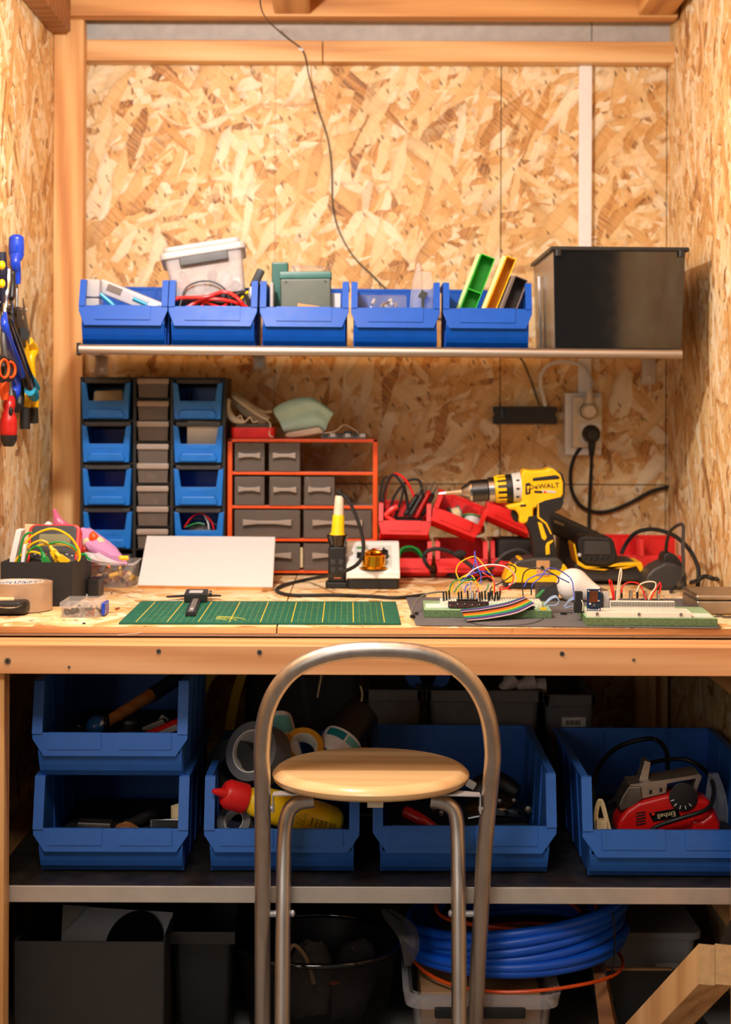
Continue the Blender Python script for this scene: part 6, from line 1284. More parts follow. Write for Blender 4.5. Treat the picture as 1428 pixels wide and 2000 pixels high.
def can(lab, p0, p1, Y, r, h1):
    a, c = U(*p0, Y), U(*p1, Y + .06); d = c - a; L = d.length
    o = thing('spray_can', lab, 'can', a, dirM(d)); b = MB(); b.lathe([(r * .9, -.004), (r, 0), (r, L * h1), (r * .98, L * h1 + .002)], n=28); b.build('body', 'white', o)
    b = MB(); b.lathe([(r * .94, L * h1), (r * .94, L), (r * .8, L + .004)], n=28); b.build('cap', 'black', o)
    va = min(range(0, 360, 10), key=lambda t_: (dirM(d) @ Vector((math.cos(R(t_)), math.sin(R(t_)), 0))).y)
    for a0, a1, mt in ((va - 62, va - 4, 'teal'), (va + 2, va + 66, 'pale_teal')):
        b = MB(); rows = [[Vector((r * 1.01 * math.cos(R(t_)), r * 1.01 * math.sin(R(t_)), z)) for t_ in [a0 + (a1 - a0) * i / 8 for i in range(9)]] for z in (L * h1 * .55, L * h1 * .92)]; b.strip(rows); b.build('label_patch', mt, o)
    return o
M['pale_teal'] = plain('pale_teal', (110, 190, 190), .5)
can('spray can with a black cap leaning back beside the stool seat', (648, 1480), (706, 1392), 2.90, .036, .38); can('spray can with a teal label behind the duct tape', (560, 1500), (536, 1410), 2.88, .032, 1.0)
gb = thing('glue_bottle', 'yellow glue bottle with a red nozzle cap lying in the blue bin', 'bottle', U(560, 1590, 2.76))
ga, gc = U(478, 1560, 2.745), U(664, 1612, 2.79); gd = (gc - ga); GL = gd.length; gM = dirM(gd, (0, -1, 0))
b = MB(); rows = []
for t_, wa, wb_ in ((0, .016, .016), (.02, .0165, .0165), (.08, .024, .022), (.2, .031, .026), (.45, .034, .028), (.8, .033, .028), (.94, .029, .026), (.985, .022, .020), (1.0, .012, .012)):
    rows.append([ga + gd * t_ + gM @ Vector((wb_ * math.copysign(abs(math.cos(a)) ** .8, math.cos(a)), wa * math.copysign(abs(math.sin(a)) ** .8, math.sin(a)), 0)) for a in [2 * PI * k / 28 for k in range(29)]])
b.strip(rows); b.bm.faces.new([v for v in b.bm.verts[:0]] or b._add(rows[-1][:-1], [])[0]); M['glue_yellow'] = plain('glue_yellow', (255, 206, 16), .35, var=.03); b.build('body', 'glue_yellow', gb, True, ang=60)
cA_ = ga - gd.normalized() * .002; b = MB(); b.lathe([(.0235, .004), (.0245, 0), (.024, -.028), (.018, -.036), (.012, -.038)], cA_, gM, 26); cp = b.build('cap', 'red', gb, True, label='red ribbed cap')
n0 = U(462, 1548, 2.735); b = MB(); b.tube([U(474, 1556, 2.742), U(452, 1552, 2.73), U(432, 1548, 2.72), U(416, 1545, 2.712)], [.014, .0105, .0075, .0035], 16, 4); b.build('nozzle', 'red', cp, True)
# print on the bottle: text lines and a bar code stay on its skin
upb = gM @ Vector((0, 1, 0)); sd = gM @ Vector((1, 0, 0))
def onb(t_, v):          # v across the visible side
    a = v; return ga + gd * t_ + sd * (.0282 * math.cos(a)) + upb * (.0342 * math.sin(a))
vis = min(range(0, 360, 5), key=lambda a: (onb(.5, R(a)) - Vector((0, 0, CZ))).length)
b = MB()
random.seed(4)
for i in range(13):
    t0_ = .36 + .018 * i; a0 = R(vis + (34 if i % 2 else 30)); ln = random.uniform(.75, 1.0)
    for j in range(16):
        if random.random() < .2 or j / 16 > ln: continue
        p, q_ = onb(t0_, a0 - R(72) * j / 16), onb(t0_, a0 - R(72) * (j + .7) / 16); w_ = gd.normalized() * .0009
        n_ = (p - (ga + gd * t0_)).normalized() * .0007; b._add([p + n_, p + w_ + n_, q_ + w_ + n_, q_ + n_], [(0, 1, 2, 3)])
b.build('small_print', 'black', gb, True)
b = MB()
for i in range(26):
    if i % 5 == 3: continue
    t0_ = .64 + .0095 * i; w_ = gd.normalized() * (.0005 if i % 3 else .0010)
    p, q_ = onb(t0_, R(vis + 22)), onb(t0_, R(vis - 8)); m_ = onb(t0_, R(vis + 7)); n_ = (m_ - (ga + gd * t0_)).normalized() * .0012
    b._add([p + n_, p + w_ + n_, m_ + w_ + n_, m_ + n_, q_ + w_ + n_, q_ + n_], [(0, 1, 2, 3), (3, 2, 4, 5)])
b.build('bar_code', 'black', gb, True)
b = MB(); b.b2((xx(640, 2.8), 2.76, zF), (xx(690, 2.8), 2.80, U(680, 1618, 2.78).z), .004); b.solo('dark_tin', 'dark tin at the end of the glue bottle', 'tin', 'navy_grip')
# black bag and yellow strap behind bin 2
b = MB(); hexa(b, [(xx(470, 3.15), 3.13, ZS + .003), (xx(712, 3.15), 3.13, ZS + .003), (xx(712, 3.15), 3.36, ZS + .003), (xx(470, 3.15), 3.36, ZS + .003)], [(xx(488, 3.15), 3.16, DZ - .06), (xx(700, 3.15), 3.16, DZ - .06), (xx(690, 3.15), 3.34, DZ - .06), (xx(490, 3.15), 3.34, DZ - .06)]); b._bevel(list(b.bm.faces), .02, 3); b.solo('black_bag', 'big black bag standing at the back of the lower shelf', 'bag', 'black_soft')
for pts, lab in (([(434, 1480), (446, 1440), (452, 1400), (462, 1350), (474, 1312)], 'yellow strap hanging behind the bin with the duct tape'), ([(388, 1372), (394, 1352), (404, 1330), (420, 1306)], 'short yellow strap end beside the bin stack')):
    b = MB(); rows = [[U(px - 9, py, 3.125), U(px + 9, py + 2, 3.123)] for px, py in pts]; b.strip(rows); M['strap_yellow'] = M.get('strap_yellow') or plain('strap_yellow', (196, 176, 30), .7); b.solo('strap', lab, 'strap', 'strap_yellow', 'yellow straps', solid=.003)
for pts, lab in (([(628, 1318), (624, 1340), (620, 1362)], 'straw-coloured twig hanging inside the stool hoop'), ([(704, 1376), (708, 1358), (704, 1340)], 'straw-coloured stalk beside the spray can cap')):
    wire('stalk', lab, [U(a, c, 3.12) for a, c in pts], .0018, 'cream_card')
# bin 3
pt = thing('power_tool', 'dark worn power tool lying in the wide bin behind the stool', 'tool', Vector((xx(980, 2.9), 2.9, zF)))
b = MB(); b.tube([U(915, 1600, 2.88), U(960, 1590, 2.88), U(1004, 1594, 2.88), U(1030, 1602, 2.88)], [.03, .036, .03, .02], 16, 5); b.build('motor_body', 'black_gloss', pt, True); b = MB(); b.tube([U(930, 1580, 2.9), U(940, 1540, 2.92), U(975, 1530, 2.93), U(1010, 1550, 2.92)], [.02, .022, .02, .014], 14, 5); b.build('grip', 'black', pt, True)
for px, py, r_ in ((1032, 1582, .007), (1004, 1564, .005), (976, 1566, .006)): b = MB(); b.sph(U(px, py, 2.845), (r_, .004, r_), 10, 6); b.build('screw', 'galv_dark', pt, True)
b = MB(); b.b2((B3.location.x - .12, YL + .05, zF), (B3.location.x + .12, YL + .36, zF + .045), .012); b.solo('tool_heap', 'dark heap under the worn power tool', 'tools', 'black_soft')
b = MB(); b.tube([U(790, 1585, 2.80), U(820, 1600, 2.79), U(850, 1622, 2.79)], .010, 10, 5); b.solo('red_lever', 'dark red lever in the wide bin behind the stool', 'handle', 'red_dark')
for px, py in ((848, 1577), (862, 1588)): lump('steel_nut', 'small bright nut near the stool leg in the wide bin', 'nut', U(px, py, 2.80), (.005, .004, .006), 'galv', px, 'nuts in the wide bin')
bx_('paper_scrap', 'crumpled white paper scrap at the seat edge', 'paper', 920, 1532, 2.86, (.016, .01, .012), 'paper', (.3, .5, 0), .002)
# bin 4: jigsaw
jg = thing('jigsaw', 'red jigsaw lying on its side in the wide blue bin by the bench leg', 'jigsaw', Vector((xx(1310, 2.83), 2.83, zF)))
YJg = 2.80
def jq(px, py): return (xx(px, YJg), zz(py, YJg))
def jprism(name, pts, y0, y1, mat, par=jg, bev=.005, label=None, seg=3): b = MB(); b.prism([jq(*p) for p in pts], 'y', YJg + y0, YJg + y1, bev, seg); return b.build(name, mat, par, True, label=label)
M['jig_red'] = plain('jigsaw_red', (206, 20, 18), .32, var=.04)
jb = jprism('body', [(1204, 1612), (1208, 1594), (1222, 1576), (1246, 1560), (1298, 1546), (1330, 1540), (1350, 1552), (1384, 1554), (1396, 1576), (1408, 1604), (1402, 1660), (1210, 1660)], -.02, .045, 'jig_red', bev=.010)
jprism('handle', [(1346, 1588), (1366, 1592), (1390, 1574), (1404, 1600), (1402, 1650), (1350, 1650)], -.030, .02, 'jig_red', jb, .008)
for i in range(5): b = MB(); b.box(U(1252 - 1 * (i % 2), 1587 + 5.5 * i, YJg - .0205), (.016, .003, .0016), (0, R(-10), 0)); b.build('vent_slot', 'black', jb, True)
bd = jprism('badge', [(1266, 1580), (1322, 1570), (1328, 1588), (1274, 1597)], -.0222, -.018, 'black_gloss', jb, .001)
lettering('badge_lettering', 'Einhell', .0118, frameT(Vector((xx(1300, YJg), YJg - .0226, zz(1583, YJg))), Vector((-1, 0, -.17)), (0.17, 0, -1)), 'cream_card', bd, depth=.0006)
b = MB(); b.box(U(1276, 1590, YJg - .0224), (.005, .001, .004), (0, R(-10), 0)); b.build('badge_square', 'red', bd, True)
sp_ = MB(); sp_.lathe([(.023, 0), (.023, .005), (.008, .007)], U(1334, 1556, YJg - .020), Matrix.Rotation(PI / 2, 3, 'X'), 26); dl = sp_.build('speed_dial', 'black', jb, True)
for i in range(5): a = R(200 + 28 * i); b = MB(); c = U(1334, 1556, YJg - .0262); b.box(c + Vector((.018 * math.cos(a), 0, .018 * math.sin(a))), (.006, .001, .0012), (0, -a, 0)); b.build('dial_mark', 'white', dl, True)
bp_ = jprism('base_plate', [(1230, 1528), (1300, 1518), (1366, 1506), (1372, 1512), (1358, 1548), (1350, 1545), (1360, 1516), (1304, 1526), (1302, 1544), (1254, 1556), (1250, 1534), (1234, 1536)], -.012, .05, 'galv', bev=.001, seg=1, label='bent steel base plate')
jprism('foot_bracket', [(1208, 1568), (1214, 1552), (1228, 1530), (1252, 1530), (1256, 1556), (1238, 1570), (1212, 1580)], -.015, .04, 'galv_dark', bp_, .003)
jprism('rear_plate', [(1252, 1528), (1264, 1486), (1276, 1490), (1270, 1530)], .01, .04, 'galv', bp_, .001)
for px in (1271, 1291): b = MB(); b.box(U(px, 1547 - (px - 1271) * .2, YJg - .0125), (.005, .002, .007), None, .001); b.build('slot', 'black', bp_, True)
b = MB(); b.tube([U(1270, 1624, 2.765), U(1288, 1612, 2.762), U(1330, 1598, 2.755), U(1378, 1582, 2.76), U(1392, 1562, 2.79), U(1392, 1528, 2.85), U(1372, 1500, 2.90), U(1340, 1484, 2.92), U(1300, 1484, 2.92), U(1260, 1496, 2.90), U(1232, 1530, 2.88), U(1200, 1562, 2.85), U(1186, 1570, 2.84)], .0038, 10, 6); b.build('power_cord', 'black', jg, True)
b = MB(); b.tube([U(1186, 1612, 2.80), U(1164, 1578, 2.82), U(1160, 1530, 2.9), U(1176, 1488, 2.96), U(1210, 1458, 3.0), U(1256, 1444, 3.0), U(1284, 1446, 3.0), U(1302, 1468, 2.97), U(1304, 1500, 2.93)], .0042, 10, 6); b.build('power_cord', 'black', jg, True)
b = MB(); b.tube([U(1192, 1628, 2.765), U(1186, 1606, 2.765), U(1176, 1568, 2.77), U(1170, 1566, 2.77), U(1164, 1590, 2.768), U(1166, 1628, 2.765)], .0042, 6, 3); b.b2((xx(1166, 2.765), 2.755, zF), (xx(1188, 2.765), 2.775, U(1166, 1600, 2.765).z), .002); b.solo('blade_pack', 'bent pale card pack standing in front of the jigsaw', 'pack', 'cream_card')
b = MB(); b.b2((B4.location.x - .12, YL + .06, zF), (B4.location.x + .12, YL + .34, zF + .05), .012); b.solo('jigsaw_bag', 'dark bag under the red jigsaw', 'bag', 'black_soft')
crumple('clear_bag', 'crumpled clear bag standing behind the jigsaw handle', 'bag', [(xx(1396, 2.86), 2.86, zF), U(1398, 1600, 2.86), U(1398, 1550, 2.86), U(1394, 1510, 2.86)], [.02, .024, .022, .010], 'bag', 31)
# grey tubs at the back of the lower shelf
M['tub_grey'] = plain('tub_grey', (112, 108, 106), .5)
def tub(lab, x0, x1, Y, py, D_=.28):
    z1 = zz(py, Y); o = thing('grey_tub', lab, 'tub', ((xx(x0, Y) + xx(x1, Y)) / 2, Y + D_ / 2, ZS + .0025), group='grey tubs under the bench'); w_ = xx(x1, Y) - xx(x0, Y); h_ = z1 - ZS - .0025
    b = MB(); b.shell(w_ * .94, D_ * .96, h_, .003, (0, 0, 0), .86, .012); b.build('body', 'tub_grey', o); b = MB()
    for lo, hi in (((-w_ / 2, -D_ / 2, h_ - .022), (w_ / 2, -D_ / 2 + .012, h_)), ((-w_ / 2, D_ / 2 - .012, h_ - .022), (w_ / 2, D_ / 2, h_)), ((-w_ / 2, -D_ / 2, h_ - .022), (-w_ / 2 + .012, D_ / 2, h_)), ((w_ / 2 - .012, -D_ / 2, h_ - .022), (w_ / 2, D_ / 2, h_))): b.b2(lo, hi, .002)
    b.build('rim', 'tub_grey', o); return o
tub('narrow grey tub behind the stool hoop, next to the black bag', 712, 828, 3.20, 1347); t2 = tub('wide grey tub at the back with white pipe fittings on it', 834, 1064, 3.20, 1348); t3 = tub('grey tub with a white bar-code label at the back of the shelf', 1064, 1168, 3.24, 1356)
b = MB(); w_ = .018; c = U(1121, 1410, 3.248); b.box((c.x, 3.252, c.z), (.046, .012, .018)); lb = b.build('label', 'paper', t3, True)
for k_ in range(9): b = MB(); b.box((c.x - .014 + .0032 * k_, 3.2455, c.z - .001), (.0014 if k_ % 3 else .002, .001, .009)); b.build('bar', 'dark_grey', lb, True)
b = MB(); b.b2((xx(868, 3.22), 3.24, ZS + .008), (xx(1028, 3.22), 3.44, zz(1350, 3.22)), .004); b.solo('tub_contents', 'dark contents filling the wide grey tub to its rim', 'contents', 'black_soft')
M['pipe_white'] = plain('pipe_white', (214, 206, 198), .4)
for (p0, p1, r0, r1, lab) in (((982, 1348), (1006, 1322), .012, .016, 'short white pipe fitting standing at a tilt on the wide grey tub'), ((1010, 1342), (1046, 1330), .012, .016, 'white pipe fitting lying on the wide grey tub'), ((1030, 1340), (1066, 1338), .010, .014, 'smaller white pipe fitting at the tub end')):
    a, c = U(*p0, 3.24), U(*p1, 3.24); b = MB(); b.tube([a, a.lerp(c, .5), a.lerp(c, .5), c], [r0, r0, r1, r1], 18, 0); b.solo('pipe_fitting', lab, 'pipe', 'pipe_white', 'pipe fittings')
for px, lab in ((822, 'blue reel hanging low behind the beam, nearer the black bag'), (850, 'blue reel on the wide grey tub, nearer the pipe fittings')): b = MB(); c = U(px, 1322, 3.27); b.lathe([(.008, -.012), (.03, -.012), (.03, .012), (.008, .012)], (c.x, 3.29, zz(1349, 3.27) + .0305), Matrix.Rotation(PI / 2, 3, 'X') , 24); b.solo('blue_reel', lab, 'reel', 'bin_navy', 'blue reels')
# ------------------------------------------------------------------ on the floor under the lower shelf
YF = 2.72; kx0, kx1 = xx(30, YF), xx(325, YF); hb_ = zz(1842, YF)
o = thing('storage_box', 'large open black box on the floor by the bench leg', 'box', ((kx0 + kx1) / 2, YF + .16, .0005)); M['box_dark'] = plain('box_dark', (46, 42, 40), .7); b = MB(); b.shell(kx1 - kx0, .32, hb_, .004, (0, 0, 0), .99, .002, 1); b.build('body', 'box_dark', o)
Yk = 2.80
cd = thing('printed_card', 'pale sheet with a black disc tilted inside the large black box', 'card', U(220, 1810, Yk)); cpt = [U(119, 1850, 2.77), U(322, 1856, 2.77), U(338, 1782, 2.86), U(123, 1768, 2.86)]
nrm = (cpt[1] - cpt[0]).cross(cpt[3] - cpt[0]).normalized()
if nrm.z < 0: nrm = -nrm
b = MB(); M['pale_card'] = plain('pale_card', (222, 226, 234), .5, var=.04); hexa(b, [p - nrm * .002 for p in cpt], cpt); b.build('sheet', 'pale_card', cd, True)
cc = cpt[0].lerp(cpt[1], .70).lerp(cpt[3].lerp(cpt[2], .68), .14); ux = (cpt[1] - cpt[0]).normalized(); uy = nrm.cross(ux)
b = MB(); v = [cc + nrm * .0006 + ux * (.047 * math.cos(a)) + uy * (.078 * math.sin(a)) for a in [2 * PI * k / 40 for k in range(40)]]
v = [p if (p - cpt[0]).dot(uy) > .012 else p + uy * (.012 - (p - cpt[0]).dot(uy)) for p in v]; b._add(v, [tuple(range(40))]); b.build('black_disc', 'black', cd, True, solid=.0008)
b = MB(); b.strip([[cpt[3] + nrm * .001, cpt[3].lerp(cpt[2], .22) + nrm * .001], [cpt[0].lerp(cpt[3], .3) + nrm * .001, cpt[0].lerp(cpt[3], .62).lerp(cpt[2], .16) + nrm * .012]]); b.build('curled_corner', 'paper', cd, True, solid=.0006)
b = MB(); b.b2((kx0 + .01, YF + .02, .005), (kx1 - .01, YF + .29, hb_ - .05), .005); b.solo('box_filling', 'dark contents in the bottom of the large black box', 'contents', 'black_soft')
Yd = 2.80; o = thing('waste_bin', 'dark plastic bin with a wavy inner edge next to the large black box', 'bin', (xx(399, Yd), Yd + .13, .0005)); b = MB(); b.shell(xx(460, Yd) - xx(338, Yd), .26, zz(1822, Yd), .004, (0, 0, 0), .84, .012); b.build('body', 'black', o); b = MB(); w_ = (xx(460, Yd) - xx(338, Yd)); h_ = zz(1822, Yd)
b.b2((-w_ / 2 - .003, -.133, h_ - .02), (w_ / 2 + .003, -.126, h_ + .001), .002); b.build('rim', 'dark_grey', o)
b = MB(); b.tube([(-w_ * .42 + w_ * .84 * i / 16, .118, h_ + .02 + .007 * math.sin(i * 1.5)) for i in range(17)], .006, 8, 4); b.b2((-w_ * .44, .116, h_ - .06), (w_ * .44, .122, h_ + .02)); b.build('wavy_edge', 'dark_grey', o)
# wire mesh basket
Yw = 2.86; rw = 161 / F * Yw; hw = zz(1833, Yw); cw = Vector((xx(624, Yw), Yw, .001))
def mesh_mat():
    N = NT('wire_mesh'); sp = N.n('ShaderNodeSeparateXYZ'); N.l(N.coords(), sp.inputs[0])
    an = N.math('MULTIPLY', N.math('ARCTAN2', sp.outputs[1], sp.outputs[0]), rw)
    def fam(sgn): return N.math('ABSOLUTE', N.math('SINE', N.math('MULTIPLY', N.math('ADD', an, N.math('MULTIPLY', sp.outputs[2], sgn * .6)), 1000)))
    m_ = N.math('LESS_THAN', N.math('MINIMUM', fam(1), fam(-1)), .56)
    tr = N.n('ShaderNodeBsdfTransparent'); mx = N.n('ShaderNodeMixShader'); N.l(m_, mx.inputs[0]); N.l(tr.outputs[0], mx.inputs[1]); N.l(N.b.outputs[0], mx.inputs[2]); N.l(mx.outputs[0], N.out.inputs[0])
    N.b.inputs['Base Color'].default_value = srgb(26, 22, 20); N.b.inputs['Roughness'].default_value = .4; N.b.inputs['Metallic'].default_value = .3; return N.m
M['mesh'] = mesh_mat(); o = thing('mesh_basket', 'round black wire mesh waste basket on the floor behind the stool', 'basket', cw)
b = MB(); b.lathe([(rw * .80, .004), (rw * .985, hw - .004)], n=64, cap=False); b.build('mesh_wall', 'mesh', o); b = MB(); b.lathe([(0, 0), (rw * .80, 0), (rw * .80, .006), (0, .006)], n=48); b.build('base', 'black', o)
b = MB(); b.tube([(rw * .985 * math.cos(a), rw * .985 * math.sin(a), hw - .003) for a in [2 * PI * k / 56 for k in range(56)]], .0048, 10, 0, True); b.build('rim', 'black_gloss', o)
M['bag_dark'] = clear('dark_polythene', (120, 112, 110), .16, .2, .8, 60)
crumple('waste_bag', 'crumpled clear wrapping at the bare-wall side of the mesh basket', 'bag', [cw + Vector((.05, 0, .026)), cw + Vector((.055, .01, .06)), cw + Vector((.065, .01, .11)), cw + Vector((.07, .0, .15)), cw + Vector((.075, .0, .158))], [.026, .034, .038, .03, .01], 'bag_dark', 41)
crumple('foil_wrap', 'dark crumpled wrapping in the middle of the mesh basket', 'wrapping', [cw + Vector((-.02, .02, .028)), cw + Vector((-.02, .02, .07)), cw + Vector((-.015, .02, .12)), cw + Vector((-.01, .03, .145))], [.036, .046, .044, .02], 'smoke_dark', 42)
b = MB(); b.tube([cw + Vector((-.045, -.02, .008)), cw + Vector((-.06, 0, .08)), cw + Vector((-.045, .02, .14)), cw + Vector((-.02, .0, .13)), cw + Vector((-.005, -.02, .09))], .0035, 8, 6); b.solo('brown_strip', 'brown bent strip standing in the mesh basket by the stool leg', 'strip', 'cardboard')
lump('orange_peel', 'small orange scrap at the rim side of the mesh basket', 'scrap', cw + Vector((.03, -.095, .118)), (.010, .006, .004), 'orange', 6)
# clear tote, hose coil on top
Yt = 2.70; tx0, tx1 = xx(792, Yt), xx(1104, Yt); ht = zz(1946, Yt); o = thing('clear_tote', 'clear plastic tote with a black clip handle under the blue hose', 'tote', ((tx0 + tx1) / 2, Yt + .19, .0005)); w_ = tx1 - tx0
b = MB(); b.shell(w_ * .90, .35, ht, .003, (0, 0, 0), .9, .02); b.build('body', 'clear', o); b = MB()
b.shell(w_, .385, .022, .010, (0, 0, ht - .022), .97, .03, bottom=False); b.build('rim', 'snap', o); b = MB(); b.rpr(.145, .012, ht - .034, ht - .018, .004, (-.005, -.190), bev=.002); b.build('clip_handle', 'black', o)
M['carton_brown'] = plain('carton_brown', (150, 106, 64), .8)
b = MB(); b.b2((xx(826, 2.76), 2.755, .006), (xx(1060, 2.76), 2.95, ht - .012), .003); b.solo('carton', 'brown cardboard carton inside the clear tote', 'carton', 'cardboard')
hc = Vector((xx(1012, 2.90), 2.90, 0)); hR = 205 / F * 2.90
hs = thing('hose_coil', 'coil of bright blue hose tied with cord on top of the clear tote', 'hose', hc + Vector((0, 0, ht))); M['hose_blue'] = plain('hose_blue', (10, 84, 200), .42, var=.05)
random.seed(15); pts = []
for k_ in range(6):
    rr_ = hR * (1 + .015 * math.sin(k_ * 2.1)); z0 = ht + .012 + .0152 * k_
    for i in range(24): a = 2 * PI * i / 24; f_ = (k_ + i / 24) / 6; pts.append(hc + Vector((rr_ * math.cos(a) + .004 * math.sin(k_ * 1.7 + a), rr_ * .98 * math.sin(a), ht + .0105 + .091 * f_ * (.82 + .18 * math.cos(a)) + .003 * math.sin(2 * a + k_) + .010 * (1 + math.cos(a)))))
b = MB(); b.tube(pts, .0083, 12, 3); b.build('hose', 'hose_blue', hs, True)
for a in (-38, 150): b = MB(); c = hc + Vector((hR * math.cos(R(a)), hR * math.sin(R(a)), ht + .06)); dr_ = Vector((math.cos(R(a)), math.sin(R(a)), 0)); b.tube([c + dr_ * .013 * math.cos(t_) + Vector((0, 0, .058 * math.sin(t_))) for t_ in [2 * PI * k / 20 for k in range(20)]], .0016, 6, 0, True); b.build('tie_cord', 'black', hs, True)
for k_, (mt, rr_, z_) in enumerate((('black', .80, .075), ('orange', .76, .085), ('black', .70, .07), ('black', .66, .085), ('orange', .62, .078), ('orange', 1.0, .004))):
    b = MB(); b.tube([hc + Vector((hR * rr_ * math.cos(a), hR * rr_ * math.sin(a) - (.01 if k_ == 5 else 0), ht + z_ + .004 * math.sin(3 * a + k_))) for a in [2 * PI * i / 40 for i in range(40)]], .0035 if k_ < 5 else .003, 7, 0, True)
    b.solo('cable_coil', ('outermost black cable loop inside the blue hose coil', 'upper orange cable loop inside the blue hose coil', 'middle black cable loop inside the blue hose coil', 'small black cable loop inside the blue hose coil', 'innermost orange cable loop inside the blue hose coil', 'orange cable running under the blue hose coil')[k_], 'cable', mt, 'cable loops with the hose')
crumple('hose_wrap', 'torn clear wrapping hanging off the hose beside the mesh basket', 'wrapping', [U(752, 1775, 2.82), U(770, 1790, 2.80), U(795, 1815, 2.76), U(806, 1850, 2.73), U(796, 1885, 2.70)], [.008, .02, .022, .018, .006], 'bag_dark', 44)
# clear box, black panel, board and lumber at the wall end
Yx = 3.0; o = thing('lidded_box', 'clear storage box with a lid behind the hose coil', 'box', (xx(1262, Yx), Yx + .15, .0005)); zl = zz(1834, Yx); w_ = xx(1366, Yx) - xx(1140, Yx)
b = MB(); b.shell(w_ * .92, .28, zl - .001, .003, (0, 0, 0), .9, .015); b.build('body', 'clear_milky', o); b = MB(); b.rpr(w_, .31, zl, zl + .014, .02, bev=.003); b.build('lid', 'clear_milky', o); b = MB(); b.box((.042, -.1425, zl - .048), (.04, .004, .009)); b.build('label', 'paper', o)
b = MB(); b.b2((xx(1186, Yx), Yx + .045, .008), (xx(1322, Yx), Yx + .25, zl - .02), .004); b.solo('box_stock', 'brown contents packed inside the clear lidded box', 'contents', 'dark_wood')
Yp = 2.86; b = MB(); v = [(xx(1182, Yp), zz(1892, Yp)), (xx(1318, Yp), zz(1894, Yp)), (xx(1400, Yp), .002), (xx(1226, Yp), .002)]; b.prism(v, 'y', Yp, Yp + .006, .001); pn_ = b.solo('black_folder', 'black flat folder leaning in front of the clear lidded box', 'panel', 'black')
b = MB(); b.b2((xx(1184, Yp), Yp - .001, zz(1894, Yp)), (xx(1317, Yp), Yp + .007, zz(1889, Yp)), .001); e_ = b.build('top_edge', 'cardboard', pn_); e_.matrix_local = Matrix.Translation(-pn_.location)
b = MB(); hexa(b, [(xx(1178, 2.78), 2.76, .0005), (xx(1214, 2.78), 2.76, .0005), (xx(1224, 2.78), 2.80, .0005), (xx(1188, 2.78), 2.80, .0005)], [(xx(1158, 2.83), 2.80, zz(1888, 2.83)), (xx(1180, 2.83), 2.80, zz(1886, 2.83)), (xx(1188, 2.83), 2.84, zz(1884, 2.83)), (xx(1168, 2.83), 2.84, zz(1886, 2.83))]); b._bevel(list(b.bm.faces), .001, 1); b.solo('plank', 'rough brown plank leaning beside the black folder', 'plank', 'dark_wood')
M['pine_end'] = plain('pine_end', (214, 176, 126), .6, var=.12, scale=90); M['pine_lean'] = wood('pine_lean', 'z', (168, 118, 72), (198, 150, 98), (214, 172, 122), .6)
e0 = Vector((-.075, .2, -.19)) * 1.16
lm = thing('timber', 'two pale battens side by side sloping up beside the bench leg, sawn ends showing', 'timber', U(1397, 1885, 2.45) + e0)
for a, c in ((1365, 1396.5), (1397.5, 1430)):
    q0 = [U(a, 1922, 2.45), U(c, 1925, 2.45), U(c, 1846, 2.45), U(a, 1843, 2.45)]
    b = MB(); n_ = 4; v = q0 + [p + e0 for p in q0]; b._add(v, [(0, 1, 2, 3), (7, 6, 5, 4), (0, 4, 5, 1), (1, 5, 6, 2), (2, 6, 7, 3), (3, 7, 4, 0)]); b.bm.faces.ensure_lookup_table(); b.bm.faces[0].material_index = 1; b.build('batten', ['pine_lean', 'pine_end'], lm, True)
b = MB(); hexa(b, [U(1404, 1850, 2.55), U(1450, 1850, 2.55), U(1450, 1850, 2.6), U(1404, 1850, 2.6)], [U(1426, 1798, 2.55), U(1450, 1780, 2.55), U(1450, 1780, 2.6), U(1426, 1798, 2.6)]); b.solo('black_bracket', 'black bracket edge above the sawn battens', 'bracket', 'black')
# ------------------------------------------------------------------ stool with a hoop back, tucked under the bench
SZ = CZ - .573; SY = 2.66; SX = xx(727, SY); SR = 192.5 / F * SY
sl = thing('stool', 'round wooden stool with a bent grey steel hoop back tucked under the bench', 'stool', (SX, 2.58, 0), (0, 0, 0))
M['tube_steel'] = metal('tube_steel', (200, 190, 180), .42, 'z', .08); M['seat_wood'] = wood('seat_wood', 'x', (228, 182, 124), (236, 194, 138), (241, 204, 152), .32, coat=.25)
M['bracket_grey'] = plain('bracket_grey', (176, 172, 172), .4, .3)
b = MB(); th_ = .024
prof = [(0, -th_), (SR - .014, -th_), (SR - .006, -th_ + .002), (SR - .002, -th_ + .006), (SR, -th_ + .012), (SR - .001, -.009), (SR - .0055, -.0042), (SR - .0105, -.0012), (SR - .0135, -.0003), (SR - .0145, 0), (0, 0)]
b.lathe(prof, (SX, SY, SZ), None, 72, cap=False); b.build('seat', 'seat_wood', sl, True, ang=32)
rt = 16.4 / F * 2.52
hoop = [(514, 2105, 2.675), (513, 2000, 2.665), (513, 1785, 2.635), (513, 1640, 2.60), (513, 1560, 2.575), (512, 1500, 2.55), (512, 1458, 2.535), (520, 1395, 2.505), (541, 1346, 2.485), (574, 1309, 2.47), (620, 1285, 2.462), (680, 1272, 2.458), (746, 1269.5, 2.456), (812, 1274, 2.458), (864, 1289, 2.462), (906, 1317, 2.47), (935, 1354, 2.485), (954, 1402, 2.505), (962, 1458, 2.535), (961.5, 1497, 2.55), (956.5, 1553, 2.575), (951, 1610, 2.59), (945, 1680, 2.61), (941, 1760, 2.63), (934, 1880, 2.65), (928, 2000, 2.665), (924, 2105, 2.675)]
b = MB(); b.tube([U(*p) for p in hoop], rt, 20, 6); b.build('hoop_frame', 'tube_steel', sl, True, label='bent grey tube hoop and legs')
